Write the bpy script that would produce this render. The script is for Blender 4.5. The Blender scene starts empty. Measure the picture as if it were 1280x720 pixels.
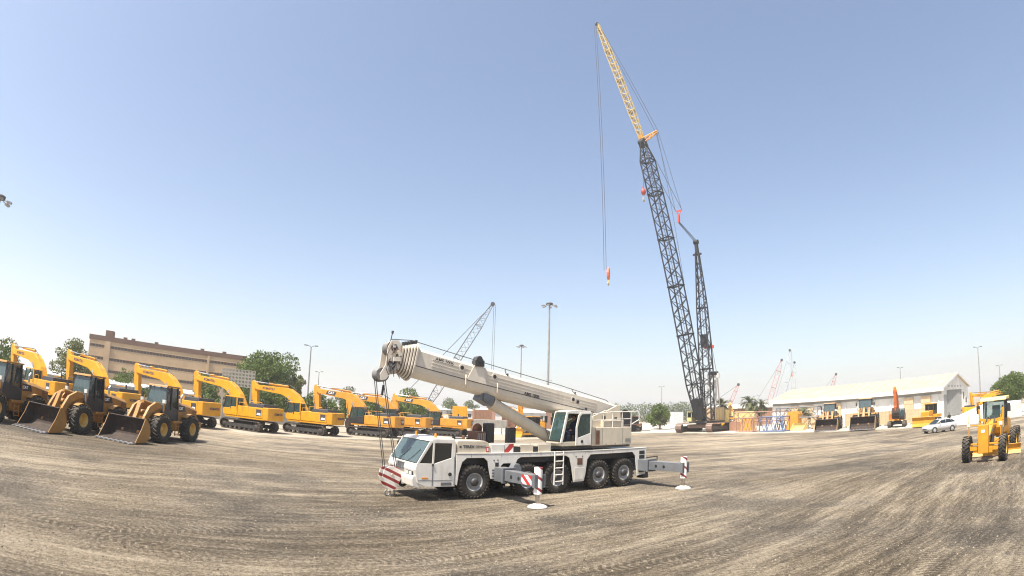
import bpy, bmesh, math, random
from mathutils import Vector, Matrix
random.seed(7)
sc = bpy.context.scene
R = math.radians
PI = math.pi
C = sc.collection

# ------------------------------------------------------------------ camera
cam = bpy.data.cameras.new('camera')
cam.type = 'PANO'
for holder in (cam, getattr(cam, 'cycles', None)):
    try:
        holder.panorama_type = 'FISHEYE_LENS_POLYNOMIAL'
        holder.fisheye_fov = PI
        holder.fisheye_polynomial_k0 = 0.0
        holder.fisheye_polynomial_k1 = -1.0 / (690.0 / 1280.0 * 36.0)
        holder.fisheye_polynomial_k2 = 0.0
        holder.fisheye_polynomial_k3 = 0.0
        holder.fisheye_polynomial_k4 = 0.0
    except Exception:
        pass
cam.sensor_fit = 'HORIZONTAL'
cam.sensor_width = 36.0
cam.clip_start = 0.1
cam.clip_end = 6000.0
cam_obj = bpy.data.objects.new('camera', cam)
C.objects.link(cam_obj)
_p, _r = R(12.95), R(1.8)
_f = Vector((0, math.cos(_p), math.sin(_p)))
_x = Vector((1, 0, 0))
_u = _x.cross(_f)
_X = _x * math.cos(_r) + _u * math.sin(_r)
_U = -_x * math.sin(_r) + _u * math.cos(_r)
cam_obj.matrix_world = Matrix(((_X.x, _U.x, -_f.x, 0), (_X.y, _U.y, -_f.y, 0), (_X.z, _U.z, -_f.z, 3.5), (0, 0, 0, 1)))
sc.camera = cam_obj

# ------------------------------------------------------------------ sky and sun
SUN_EL, SUN_AZ = R(63), R(-137)         # azimuth measured from +Y towards +X: the sun stands high, behind the camera's left shoulder
world = bpy.data.worlds.new('World')
sc.world = world
world.use_nodes = True
wn = world.node_tree
wn.nodes.clear()
sky = wn.nodes.new('ShaderNodeTexSky')
sky.sky_type = 'NISHITA'
sky.sun_disc = False
sky.sun_elevation = SUN_EL
sky.sun_rotation = SUN_AZ
sky.altitude = 0
sky.air_density = 1.0
sky.dust_density = 2.0
sky.ozone_density = 1.6
bg = wn.nodes.new('ShaderNodeBackground')
bg.inputs['Strength'].default_value = 0.103
wo = wn.nodes.new('ShaderNodeOutputWorld')
wb = wn.nodes.new('ShaderNodeMix')      # the camera's warm white balance
wb.data_type = 'RGBA'
wb.blend_type = 'MULTIPLY'
wb.inputs[0].default_value = 1.0
wb.inputs[7].default_value = (1.04, 1.0, 0.97, 1)
wn.links.new(sky.outputs[0], wb.inputs[6])
wn.links.new(wb.outputs[2], bg.inputs[0])
wn.links.new(bg.outputs[0], wo.inputs[0])

sun = bpy.data.lights.new('sun', 'SUN')
sun.energy = 5.0
sun.angle = R(0.53)
sun.color = (1.0, 0.95, 0.87)
sun_obj = bpy.data.objects.new('sun', sun)
C.objects.link(sun_obj)
_d = Vector((math.sin(SUN_AZ) * math.cos(SUN_EL), math.cos(SUN_AZ) * math.cos(SUN_EL), math.sin(SUN_EL)))
sun_obj.rotation_euler = _d.to_track_quat('Z', 'Y').to_euler()
sun_obj.location = (-40, 0, 80)

sc.view_settings.view_transform = 'Standard'
sc.view_settings.look = 'None'
sc.view_settings.exposure = 1.1
sc.view_settings.gamma = 1.0
sc.view_settings.use_curve_mapping = False
try:
    sc.cycles.max_bounces = 6
    sc.cycles.volume_bounces = 2
    sc.cycles.filter_width = 1.15
    sc.cycles.use_denoising = True
    sc.cycles.transparent_max_bounces = 12
except Exception:
    pass

# ------------------------------------------------------------------ materials
M = {}


def nd(t, kind, **kw):
    n = t.nodes.new(kind)
    for k, v in kw.items():
        if k in n.inputs:
            n.inputs[k].default_value = v
        else:
            setattr(n, k, v)
    return n


def math_n(t, op, a, b=None, clamp=False):
    n = t.nodes.new('ShaderNodeMath')
    n.operation = op
    n.use_clamp = clamp
    for i, x in enumerate((a, b)):
        if x is None:
            continue
        if isinstance(x, (int, float)):
            n.inputs[i].default_value = x
        else:
            t.links.new(x, n.inputs[i])
    return n.outputs[0]


def mixc(t, fac, a, b):
    n = t.nodes.new('ShaderNodeMix')
    n.data_type = 'RGBA'
    for i, x in ((0, fac), (6, a), (7, b)):
        if isinstance(x, (int, float)):
            n.inputs[i].default_value = x
        elif isinstance(x, tuple):
            n.inputs[i].default_value = (*x, 1) if len(x) == 3 else x
        else:
            t.links.new(x, n.inputs[i])
    return n.outputs[2]


def ramp(t, fac, lo, hi):
    n = t.nodes.new('ShaderNodeMapRange')
    n.clamp = True
    t.links.new(fac, n.inputs[0])
    n.inputs[1].default_value = lo
    n.inputs[2].default_value = hi
    return n.outputs[0]


def mat(name, col, rough=0.5, metal=0.0, var=0.12, scale=2.0, dust=0.25, grime=0.25, bump=0.0, bscale=40.0, spec=0.5, coat=0.0):
    """painted or bare surface: mottled colour, sand dust that settles on upward faces, streaky grime"""
    m = bpy.data.materials.new(name)
    m.use_nodes = True
    t = m.node_tree
    b = t.nodes['Principled BSDF']
    tc = nd(t, 'ShaderNodeTexCoord')
    n1 = nd(t, 'ShaderNodeTexNoise', Scale=scale, Detail=5.0, Roughness=0.6)
    t.links.new(tc.outputs['Object'], n1.inputs['Vector'])
    dark = tuple(max(0, c * (1 - var * 1.6)) for c in col)
    lite = tuple(min(1, c * (1 + var)) for c in col)
    base = mixc(t, ramp(t, n1.outputs[0], 0.3, 0.7), dark, lite)
    inf = nd(t, 'ShaderNodeObjectInfo')
    hsv = nd(t, 'ShaderNodeHueSaturation')
    t.links.new(base, hsv.inputs['Color'])
    t.links.new(math_n(t, 'ADD', math_n(t, 'MULTIPLY', inf.outputs['Random'], 0.12), 0.94), hsv.inputs['Value'])
    base = hsv.outputs[0]
    if grime:
        mp = nd(t, 'ShaderNodeMapping')
        mp.inputs['Scale'].default_value = (3.0, 3.0, 0.5)
        t.links.new(tc.outputs['Object'], mp.inputs[0])
        n2 = nd(t, 'ShaderNodeTexNoise', Scale=1.6, Detail=6.0, Roughness=0.7)
        t.links.new(mp.outputs[0], n2.inputs['Vector'])
        base = mixc(t, math_n(t, 'MULTIPLY', ramp(t, n2.outputs[0], 0.5, 0.85), grime), base, (0.16, 0.12, 0.085))
    if dust:
        g = nd(t, 'ShaderNodeNewGeometry')
        sx = nd(t, 'ShaderNodeSeparateXYZ')
        t.links.new(g.outputs['Normal'], sx.inputs[0])
        n3 = nd(t, 'ShaderNodeTexNoise', Scale=1.3, Detail=4.0)
        t.links.new(tc.outputs['Object'], n3.inputs['Vector'])
        f = math_n(t, 'ADD', ramp(t, sx.outputs[2], 0.2, 0.95), 0.25)
        f = math_n(t, 'MULTIPLY', f, ramp(t, n3.outputs[0], 0.25, 0.75))
        base = mixc(t, math_n(t, 'MULTIPLY', f, dust, True), base, (0.36, 0.30, 0.22))
    t.links.new(base, b.inputs['Base Color'])
    b.inputs['Metallic'].default_value = metal
    t.links.new(math_n(t, 'ADD', math_n(t, 'MULTIPLY', n1.outputs[0], 0.25), rough - 0.12, True), b.inputs['Roughness'])
    b.inputs['Specular IOR Level'].default_value = spec
    if coat:
        b.inputs['Coat Weight'].default_value = coat
        b.inputs['Coat Roughness'].default_value = 0.12
    if bump:
        nb = nd(t, 'ShaderNodeTexNoise', Scale=bscale, Detail=4.0)
        t.links.new(tc.outputs['Object'], nb.inputs['Vector'])
        bp = nd(t, 'ShaderNodeBump', Strength=bump, Distance=0.02)
        t.links.new(nb.outputs[0], bp.inputs['Height'])
        t.links.new(bp.outputs[0], b.inputs['Normal'])
    M[name] = m
    return m


def stripes(name, a, b_, period, vec, off=0.0, share=0.5):
    m = mat(name, a, 0.45, dust=0.1, grime=0.1)
    t = m.node_tree
    b = t.nodes['Principled BSDF']
    tc = nd(t, 'ShaderNodeTexCoord')
    vm = nd(t, 'ShaderNodeVectorMath', operation='DOT_PRODUCT')
    t.links.new(tc.outputs['Object'], vm.inputs[0])
    vm.inputs[1].default_value = vec
    fr = math_n(t, 'FRACT', math_n(t, 'ADD', math_n(t, 'DIVIDE', vm.outputs['Value'], period), off))
    st = math_n(t, 'GREATER_THAN', fr, share)
    old = b.inputs['Base Color'].links[0].from_socket
    t.links.new(mixc(t, st, old, b_), b.inputs['Base Color'])
    return m


def glass(name, tint, alpha, rough=0.06):
    """window pane: tinted, partly see-through, mirrors the sky"""
    m = bpy.data.materials.new(name)
    m.use_nodes = True
    t = m.node_tree
    b = t.nodes['Principled BSDF']
    b.inputs['Base Color'].default_value = (*tint, 1)
    b.inputs['Roughness'].default_value = rough
    b.inputs['Specular IOR Level'].default_value = 0.9
    tr = nd(t, 'ShaderNodeBsdfTransparent')
    tr.inputs[0].default_value = (0.75, 0.82, 0.8, 1)
    mx = nd(t, 'ShaderNodeMixShader')
    mx.inputs[0].default_value = alpha
    out = t.nodes['Material Output']
    t.links.new(tr.outputs[0], mx.inputs[1])
    t.links.new(b.outputs[0], mx.inputs[2])
    t.links.new(mx.outputs[0], out.inputs[0])
    M[name] = m
    return m


mat('white_paint', (0.671, 0.636, 0.568), 0.38, dust=0.34, grime=0.38, var=0.06)
mat('cream_paint', (0.55, 0.477, 0.361), 0.42, dust=0.22, grime=0.25, var=0.07)
mat('boom_paint', (0.605, 0.543, 0.449), 0.42, dust=0.15, grime=0.22, var=0.06, scale=1.0)
mat('grey_paint', (0.124, 0.133, 0.146), 0.45, dust=0.25, grime=0.3)
mat('dark_steel', (0.035, 0.034, 0.035), 0.55, dust=0.15, grime=0.2)
mat('black_plastic', (0.018, 0.018, 0.02), 0.45, dust=0.12, grime=0.1)
mat('steel', (0.42, 0.42, 0.42), 0.38, 0.6, dust=0.15)
mat('chrome', (0.75, 0.74, 0.72), 0.18, 1.0, dust=0.05, grime=0.05)
mat('rope', (0.07, 0.068, 0.065), 0.6, 0.3, dust=0)
mat('rubber', (0.022, 0.021, 0.020), 0.82, dust=0.35, grime=0.3, spec=0.2, bump=0.25)
mat('rim_grey', (0.36, 0.36, 0.35), 0.45, dust=0.25)
mat('rim_yellow', (0.55, 0.33, 0.06), 0.5, dust=0.3)
mat('kyellow', (0.631, 0.287, 0.00243), 0.42, dust=0.16, grime=0.2, var=0.08)
mat('cyellow', (0.602, 0.258, 0.0172), 0.45, dust=0.26, grime=0.35, var=0.12)
mat('loader_yellow', (0.325, 0.147, 0.0155), 0.5, dust=0.28, grime=0.55, var=0.14)
mat('grader_yellow', (0.602, 0.267, 0.00688), 0.45, dust=0.22, grime=0.2)
mat('pale_yellow', (0.605, 0.47, 0.185), 0.5, dust=0.2, grime=0.3)
mat('orange_paint', (0.571, 0.134, 0.0252), 0.5, dust=0.2, grime=0.35)
mat('red_paint', (0.50, 0.06, 0.035), 0.5, dust=0.15)
mat('hook_red', (0.62, 0.13, 0.04), 0.5, dust=0.1)
mat('rust', (0.16, 0.065, 0.035), 0.8, dust=0.2, grime=0.5, var=0.3, bump=0.3)
mat('worn_bucket', (0.0264, 0.0144, 0.0101), 0.9, 0.0, dust=0.07, grime=0.4, var=0.3, bump=0.2)
mat('track_steel', (0.05, 0.042, 0.037), 0.7, 0.3, dust=0.4, grime=0.4)
mat('track_rust', (0.20, 0.13, 0.10), 0.75, 0.1, dust=0.5, grime=0.3)
mat('lattice_dark', (0.012, 0.013, 0.017), 0.6, dust=0.05, grime=0.1)
mat('lattice_cream', (0.52, 0.385, 0.15), 0.6, dust=0.05, grime=0.25)
mat('lattice_grey', (0.17, 0.17, 0.175), 0.6, dust=0.1)
mat('lattice_blue', (0.07, 0.12, 0.24), 0.6, dust=0.3)
mat('lattice_pink', (0.288, 0.16, 0.116), 0.65, dust=0.3)
mat('lattice_red', (0.45, 0.16, 0.13), 0.6, dust=0.05)
mat('lattice_pale', (0.40, 0.44, 0.46), 0.6, dust=0.05)
mat('lettering', (0.05, 0.045, 0.045), 0.5, dust=0, grime=0)
mat('lettering_white', (0.8, 0.8, 0.78), 0.5, dust=0, grime=0)
mat('lettering_dark_blue', (0.03, 0.03, 0.08), 0.5, dust=0, grime=0)
mat('lamp_glass', (0.55, 0.55, 0.5), 0.15, dust=0.1, grime=0)
mat('lamp_orange', (0.7, 0.25, 0.02), 0.2, dust=0.1, grime=0)
mat('concrete', (0.277, 0.256, 0.218), 0.85, dust=0.2, grime=0.2, var=0.12, bump=0.2)
mat('pale_concrete', (0.42, 0.382, 0.311), 0.85, dust=0.2, grime=0.15, var=0.1, bump=0.2, scale=0.4)
mat('tan_wall', (0.47, 0.336, 0.197), 0.85, dust=0.0, grime=0.12, scale=0.2)
mat('brown_wall', (0.143, 0.0798, 0.0504), 0.85, dust=0.0, grime=0.1, scale=0.3)
mat('white_wall', (0.622, 0.605, 0.563), 0.7, dust=0.1, grime=0.15, scale=0.4)
mat('grey_sheet', (0.26, 0.26, 0.248), 0.6, dust=0.1, grime=0.3)
mat('roof_cream', (0.462, 0.363, 0.218), 0.65, dust=0.08, grime=0.12, scale=0.3)
mat('tan_panel', (0.521, 0.37, 0.218), 0.75, dust=0.2, grime=0.2)
mat('blue_band', (0.10, 0.17, 0.28), 0.6, dust=0.1)
mat('shed_white', (0.571, 0.58, 0.571), 0.6, dust=0.1, grime=0.15)
mat('brown_shed', (0.277, 0.143, 0.084), 0.8, dust=0.2)
mat('timber', (0.28, 0.17, 0.09), 0.85, dust=0.3)
mat('silver_car', (0.50, 0.50, 0.485), 0.30, 0.25, dust=0.15, grime=0.05, var=0.03, coat=0.6)
mat('galvanised', (0.27, 0.265, 0.25), 0.5, 0.3, dust=0.1)
mat('overalls', (0.018, 0.024, 0.06), 0.9, dust=0.02, grime=0)
mat('dark_cloth', (0.012, 0.012, 0.014), 0.9, dust=0.02, grime=0)
mat('skin', (0.30, 0.16, 0.10), 0.6, dust=0, grime=0)
mat('hair', (0.01, 0.008, 0.007), 0.7, dust=0, grime=0)
mat('seat_fabric', (0.03, 0.03, 0.032), 0.9, dust=0.05)
mat('bark', (0.14, 0.095, 0.06), 0.95, dust=0.1, grime=0.3, var=0.3, scale=6, bump=0.6, bscale=12)
mat('palm_bark', (0.17, 0.12, 0.08), 0.95, dust=0.1, grime=0.3, var=0.3, scale=8, bump=0.6, bscale=10)
stripes('stripe_x', (0.80, 0.77, 0.72), (0.42, 0.035, 0.03), 0.42, (0.7071, 0.0, 0.7071))
stripes('stripe_fine', (0.80, 0.77, 0.72), (0.42, 0.035, 0.03), 0.30, (0.6, 0.6, 0.8))
stripes('stripe_hook', (0.78, 0.72, 0.64), (0.28, 0.035, 0.03), 0.27, (-0.42, 0.0, 0.91), 0, 0.58)
stripes('stripe_sleeve', (0.80, 0.77, 0.72), (0.24, 0.03, 0.035), 0.34, (-0.5, 0.3, 0.8), 0.0, 0.74)
glass('dark_glass', (0.012, 0.016, 0.016), 0.92)
glass('far_glass', (0.018, 0.016, 0.014), 0.97, 0.4)
glass('screen_glass', (0.10, 0.14, 0.14), 0.62)
glass('clear_glass', (0.05, 0.09, 0.085), 0.45)


def leaf_mat(name, a, b_):
    m = bpy.data.materials.new(name)
    m.use_nodes = True
    t = m.node_tree
    b = t.nodes['Principled BSDF']
    tc = nd(t, 'ShaderNodeTexCoord')
    n1 = nd(t, 'ShaderNodeTexNoise', Scale=0.9, Detail=5.0)
    t.links.new(tc.outputs['Object'], n1.inputs['Vector'])
    n2 = nd(t, 'ShaderNodeTexWhiteNoise')
    g = nd(t, 'ShaderNodeNewGeometry')
    t.links.new(g.outputs['Random Per Island'], n2.inputs[0])
    f = math_n(t, 'ADD', math_n(t, 'MULTIPLY', ramp(t, n1.outputs[0], 0.3, 0.7), 0.6), math_n(t, 'MULTIPLY', g.outputs['Random Per Island'], 0.4))
    t.links.new(mixc(t, f, a, b_), b.inputs['Base Color'])
    b.inputs['Roughness'].default_value = 0.6
    b.inputs['Specular IOR Level'].default_value = 0.25
    tl = nd(t, 'ShaderNodeBsdfTranslucent')
    tl.inputs[0].default_value = (*b_, 1)
    mx = nd(t, 'ShaderNodeMixShader')
    mx.inputs[0].default_value = 0.22
    t.links.new(b.outputs[0], mx.inputs[1])
    t.links.new(tl.outputs[0], mx.inputs[2])
    t.links.new(mx.outputs[0], t.nodes['Material Output'].inputs[0])
    M[name] = m


leaf_mat('leaf_green', (0.035, 0.060, 0.014), (0.140, 0.185, 0.040))
leaf_mat('leaf_olive', (0.060, 0.078, 0.025), (0.190, 0.200, 0.065))
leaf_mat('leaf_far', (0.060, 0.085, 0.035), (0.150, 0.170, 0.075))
leaf_mat('leaf_palm', (0.055, 0.070, 0.030), (0.170, 0.175, 0.075))


# ------------------------------------------------------------------ mesh helpers
class MB:
    def __init__(s):
        s.v, s.f, s.m, s.sm = [], [], [], []

    def add(s, vs, fs, mi=0, smooth=False):
        o = len(s.v)
        s.v.extend(tuple(v) for v in vs)
        for f in fs:
            s.f.append(tuple(i + o for i in f))
            s.m.append(mi)
            s.sm.append(smooth)
        return s

    def box(s, x0, y0, z0, x1, y1, z1, mi=0):
        vs = [(x, y, z) for z in (z0, z1) for y in (y0, y1) for x in (x0, x1)]
        return s.add(vs, [(0, 2, 3, 1), (4, 5, 7, 6), (0, 1, 5, 4), (2, 6, 7, 3), (0, 4, 6, 2), (1, 3, 7, 5)], mi)

    def beam(s, p0, p1, w, h, up=(0, 0, 1), mi=0, w1=None, h1=None):
        p0, p1 = Vector(p0), Vector(p1)
        d = (p1 - p0).normalized()
        u = Vector(up)
        u = (u - d * u.dot(d))
        if u.length < 1e-4:
            u = Vector((1, 0, 0)) - d * d.x
        u.normalize()
        r = d.cross(u)
        w1 = w if w1 is None else w1
        h1 = h if h1 is None else h1
        vs = []
        for p, ww, hh in ((p0, w, h), (p1, w1, h1)):
            for a, b in ((-1, -1), (1, -1), (1, 1), (-1, 1)):
                vs.append(p + r * a * ww / 2 + u * b * hh / 2)
        return s.add(vs, [(3, 2, 1, 0), (4, 5, 6, 7), (0, 1, 5, 4), (1, 2, 6, 5), (2, 3, 7, 6), (3, 0, 4, 7)], mi)

    def tube(s, p0, p1, r0, r1=None, n=8, mi=0, cap=True):
        p0, p1 = Vector(p0), Vector(p1)
        r1 = r0 if r1 is None else r1
        d = (p1 - p0)
        if d.length < 1e-6:
            return s
        d.normalize()
        a = d.orthogonal().normalized()
        b = d.cross(a)
        vs = []
        for p, r in ((p0, r0), (p1, r1)):
            for i in range(n):
                t = 2 * PI * i / n
                vs.append(p + (a * math.cos(t) + b * math.sin(t)) * r)
        s.add(vs, [(i, (i + 1) % n, n + (i + 1) % n, n + i) for i in range(n)], mi, n > 5)
        if cap:
            s.add(vs, [tuple(range(n - 1, -1, -1)), tuple(range(n, 2 * n))], mi)
        return s

    def path(s, pts, r, n=6, mi=0):
        for a, b in zip(pts, pts[1:]):
            s.tube(a, b, r, None, n, mi)
        return s

    def lathe(s, prof, c, axis='y', n=24, mi=0, smooth=True):
        """prof: (radius, offset along axis)"""
        vs = []
        for r, t in prof:
            for i in range(n):
                a = 2 * PI * i / n
                p, q = r * math.cos(a), r * math.sin(a)
                v = {'x': (t, p, q), 'y': (p, t, q), 'z': (p, q, t)}[axis]
                vs.append((c[0] + v[0], c[1] + v[1], c[2] + v[2]))
        fs = []
        for k in range(len(prof) - 1):
            for i in range(n):
                j = (i + 1) % n
                fs.append((k * n + i, k * n + j, (k + 1) * n + j, (k + 1) * n + i))
        return s.add(vs, fs, mi, smooth)

    def prism(s, pts, axis, a0, a1, mi=0):
        n = len(pts)
        vs = []
        for a in (a0, a1):
            for p, q in pts:
                vs.append({'y': (p, a, q), 'z': (p, q, a), 'x': (a, p, q)}[axis])
        fs = [tuple(range(n)), tuple(range(2 * n - 1, n - 1, -1))]
        fs += [(i, (i + 1) % n, n + (i + 1) % n, n + i) for i in range(n)]
        return s.add(vs, fs, mi)

    def loft(s, rings, mi=0, smooth=False, cap=True):
        n = len(rings[0])
        vs = [v for r in rings for v in r]
        fs = []
        for k in range(len(rings) - 1):
            for i in range(n):
                j = (i + 1) % n
                fs.append((k * n + i, k * n + j, (k + 1) * n + j, (k + 1) * n + i))
        if cap:
            fs += [tuple(range(n - 1, -1, -1)), tuple(range((len(rings) - 1) * n, len(rings) * n))]
        return s.add(vs, fs, mi, smooth)

    def ball(s, c, r, mi=0, n=10, sq=(1, 1, 1)):
        prof = []
        k = n // 2
        vs, fs = [], []
        for i in range(k + 1):
            a = PI * i / k
            for j in range(n):
                b = 2 * PI * j / n
                vs.append((c[0] + r * sq[0] * math.sin(a) * math.cos(b), c[1] + r * sq[1] * math.sin(a) * math.sin(b), c[2] + r * sq[2] * math.cos(a)))
        for i in range(k):
            for j in range(n):
                fs.append((i * n + j, i * n + (j + 1) % n, (i + 1) * n + (j + 1) % n, (i + 1) * n + j))
        return s.add(vs, fs, mi, True)

    def lattice(s, p0, p1, up, w0, h0, w1, h1, bays, rc, rl, mi=0, ends=True):
        p0, p1 = Vector(p0), Vector(p1)
        d = (p1 - p0).normalized()
        u = Vector(up)
        u = (u - d * u.dot(d)).normalized()
        r = d.cross(u)
        st = []
        for i in range(bays + 1):
            t = i / bays
            c = p0.lerp(p1, t)
            w, h = w0 + (w1 - w0) * t, h0 + (h1 - h0) * t
            st.append([c + r * a * w / 2 + u * b * h / 2 for a, b in ((-1, -1), (1, -1), (1, 1), (-1, 1))])
        for k in range(4):
            s.tube(st[0][k], st[-1][k], rc, None, 5, mi)
        for i in range(bays):
            for k in range(4):
                j = (k + 1) % 4
                a, b = (st[i][k], st[i + 1][j]) if (i + k) % 2 == 0 else (st[i][j], st[i + 1][k])
                s.tube(a, b, rl, None, 4, mi, False)
        for i in ((0, bays) if ends else ()):
            for k in range(4):
                s.tube(st[i][k], st[i][(k + 1) % 4], rc * 0.9, None, 4, mi, False)
        return s

    def mesh(s, name, mats, bevel=0.0, segs=2):
        me = bpy.data.meshes.new(name)
        me.from_pydata(s.v, [], s.f)
        for m in mats:
            me.materials.append(M[m])
        for p, mi, sm in zip(me.polygons, s.m, s.sm):
            p.material_index = mi
            p.use_smooth = sm
        bm = bmesh.new()
        bm.from_mesh(me)
        bmesh.ops.recalc_face_normals(bm, faces=bm.faces)
        if bevel:
            ed = [e for e in bm.edges if len(e.link_faces) == 2 and e.calc_face_angle(0) > 0.5]
            try:
                bmesh.ops.bevel(bm, geom=ed, offset=bevel, segments=segs, profile=0.6, affect='EDGES', clamp_overlap=True)
            except Exception:
                pass
        bm.to_mesh(me)
        bm.free()
        me.update()
        return me

    def pieces(s):
        par = list(range(len(s.v)))

        def find(i):
            while par[i] != i:
                par[i] = par[par[i]]
                i = par[i]
            return i
        for f in s.f:
            for i in f[1:]:
                par[find(i)] = find(f[0])
        out = {}
        for f, m, sm in zip(s.f, s.m, s.sm):
            out.setdefault(find(f[0]), []).append((f, m, sm))
        for fl in out.values():
            b = MB()
            ids = {}
            for f, m, sm in fl:
                b.f.append(tuple(ids.setdefault(i, len(ids)) for i in f))
                b.m.append(m)
                b.sm.append(sm)
            b.v = [s.v[i] for i in ids]
            yield b

    def build_each(s, name, mats, parent=None, bevel=0.0):
        for b in s.pieces():
            b.build(name, mats, parent, bevel=bevel)

    def build(s, name, mats, parent=None, loc=None, rot=None, bevel=0.0, segs=2):
        if isinstance(mats, str):
            mats = [mats]
        return obj(name, s.mesh(name, mats, bevel, segs), parent, loc, rot)


def obj(name, me, parent=None, loc=None, rot=None):
    o = bpy.data.objects.new(name, me)
    C.objects.link(o)
    if parent is not None:
        o.parent = parent
        KIDS.setdefault(parent.name, []).append(o)
    if loc is not None:
        o.location = loc
    if rot is not None:
        o.rotation_euler = rot
    return o


KIDS = {}


def tag(o, label=None, cat=None, group=None, kind=None):
    for k, v in (('label', label), ('category', cat), ('group', group), ('kind', kind)):
        if v:
            o[k] = v
    return o


def thing(name, label, cat, loc=(0, 0, 0), rz=0.0, group=None):
    o = obj(name, None, None, loc, (0, 0, rz))
    o.empty_display_size = 0.3
    return tag(o, label, cat, group)


def copy_tree(o, parent=None):
    c = o.copy()
    C.objects.link(c)
    if parent is not None:
        c.parent = parent
    for ch in KIDS.get(o.name, []):
        KIDS.setdefault(c.name, []).append(copy_tree(ch, c))
    return c


def place(proto, loc, rz, label, scale=None):
    c = copy_tree(proto)
    c.location = loc
    c.rotation_euler = (0, 0, rz)
    if scale:
        c.scale = (scale, scale, scale)
    c['label'] = label
    return c


def local(root, w):
    d = Vector(w) - root.location
    a = -root.rotation_euler.z
    return Vector((d.x * math.cos(a) - d.y * math.sin(a), d.x * math.sin(a) + d.y * math.cos(a), d.z))


_text_cache = {}


def text(body, size, m, parent, origin, xdir, ydir, name='lettering', bold=0.0, depth=0.003, stretch=1.0, align='CENTER'):
    """flat lettering laid on a surface; origin is the middle of the word"""
    cu = bpy.data.curves.new(name, 'FONT')
    cu.body = body
    cu.size = size
    cu.align_x = align
    cu.align_y = 'CENTER'
    cu.extrude = depth
    cu.offset = bold
    tmp = bpy.data.objects.new(name, cu)
    C.objects.link(tmp)
    dg = bpy.context.evaluated_depsgraph_get()
    me = bpy.data.meshes.new_from_object(tmp.evaluated_get(dg))
    bpy.data.objects.remove(tmp)
    bpy.data.curves.remove(cu)
    X, Y = Vector(xdir).normalized(), Vector(ydir).normalized()
    Z = X.cross(Y).normalized()
    Y = Z.cross(X)
    o = Vector(origin)
    for v in me.vertices:
        c = v.co.copy()
        v.co = o + X * c.x * stretch + Y * c.y + Z * c.z
    me.materials.clear()
    me.materials.append(M[m])
    return obj(name, me, parent)


def tyre_mesh(rad, rim, w, lugs=0, lug_h=0.04, wide=True):
    b = MB()
    h = w / 2
    b.lathe([(rim, -h * 0.80), (rim + 0.02, -h * 0.92), ((rim + rad) / 2, -h), (rad - 0.07, -h * 0.93), (rad - 0.015, -h * 0.74), (rad, -h * 0.4), (rad, h * 0.4), (rad - 0.015, h * 0.74), (rad - 0.07, h * 0.93), ((rim + rad) / 2, h), (rim + 0.02, h * 0.92), (rim, h * 0.80)], (0, 0, 0), 'y', 36)
    for i in range(lugs):
        for sd in (-1, 1):
            a = 2 * PI * (i + (0.5 if sd > 0 else 0)) / lugs
            ca, sa = math.cos(a), math.sin(a)
            a2 = a + 0.55 * 2 * PI / lugs
            rr = rad + lug_h * 0.3
            p0 = Vector((math.cos(a2) * rr, 0.02 * sd, math.sin(a2) * rr))
            p1 = Vector((ca * rr, sd * h * 0.86, sa * rr))
            p2 = Vector((ca * (rad - 0.10), sd * h * 1.0, sa * (rad - 0.10)))
            ww = 2 * PI * rad / lugs * 0.42
            b.beam(p0, p1, ww, lug_h, (ca, 0, sa))
            b.beam(p1, p2, ww, lug_h, (ca * 0.3, sd, sa * 0.3))
    return b


def rim_mesh(rim, w, face=0.6, bolts=10, dish=0.10):
    """outer face towards +y"""
    b = MB()
    h = w / 2
    f = h * face
    b.lathe([(rim + 0.015, h * 0.78), (rim + 0.025, h * 0.88), (rim - 0.02, h * 0.86), (rim - 0.045, f), (rim * 0.72, f - dish), (rim * 0.5, f - dish), (rim * 0.46, f - dish + 0.05), (rim * 0.3, f - dish + 0.09), (0.001, f - dish + 0.10)], (0, 0, 0), 'y', 30)
    b.lathe([(rim + 0.015, h * 0.78), (rim + 0.01, -h * 0.8), (0.001, -h * 0.6)], (0, 0, 0), 'y', 20)
    for i in range(bolts):
        a = 2 * PI * i / bolts
        p = Vector((math.cos(a) * rim * 0.6, f - dish, math.sin(a) * rim * 0.6))
        b.tube(p, p + Vector((0, 0.03, 0)), 0.022, None, 6)
    return b


def wheel(parent, loc, tyre_me, rim_me, flip=False, name='wheel', rx=0.0):
    w = obj(name, None, parent, loc, (rx, 0, PI if flip else 0))
    w.empty_display_size = 0.2
    obj('tyre', tyre_me, w)
    obj('rim', rim_me, w)
    return w

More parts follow.
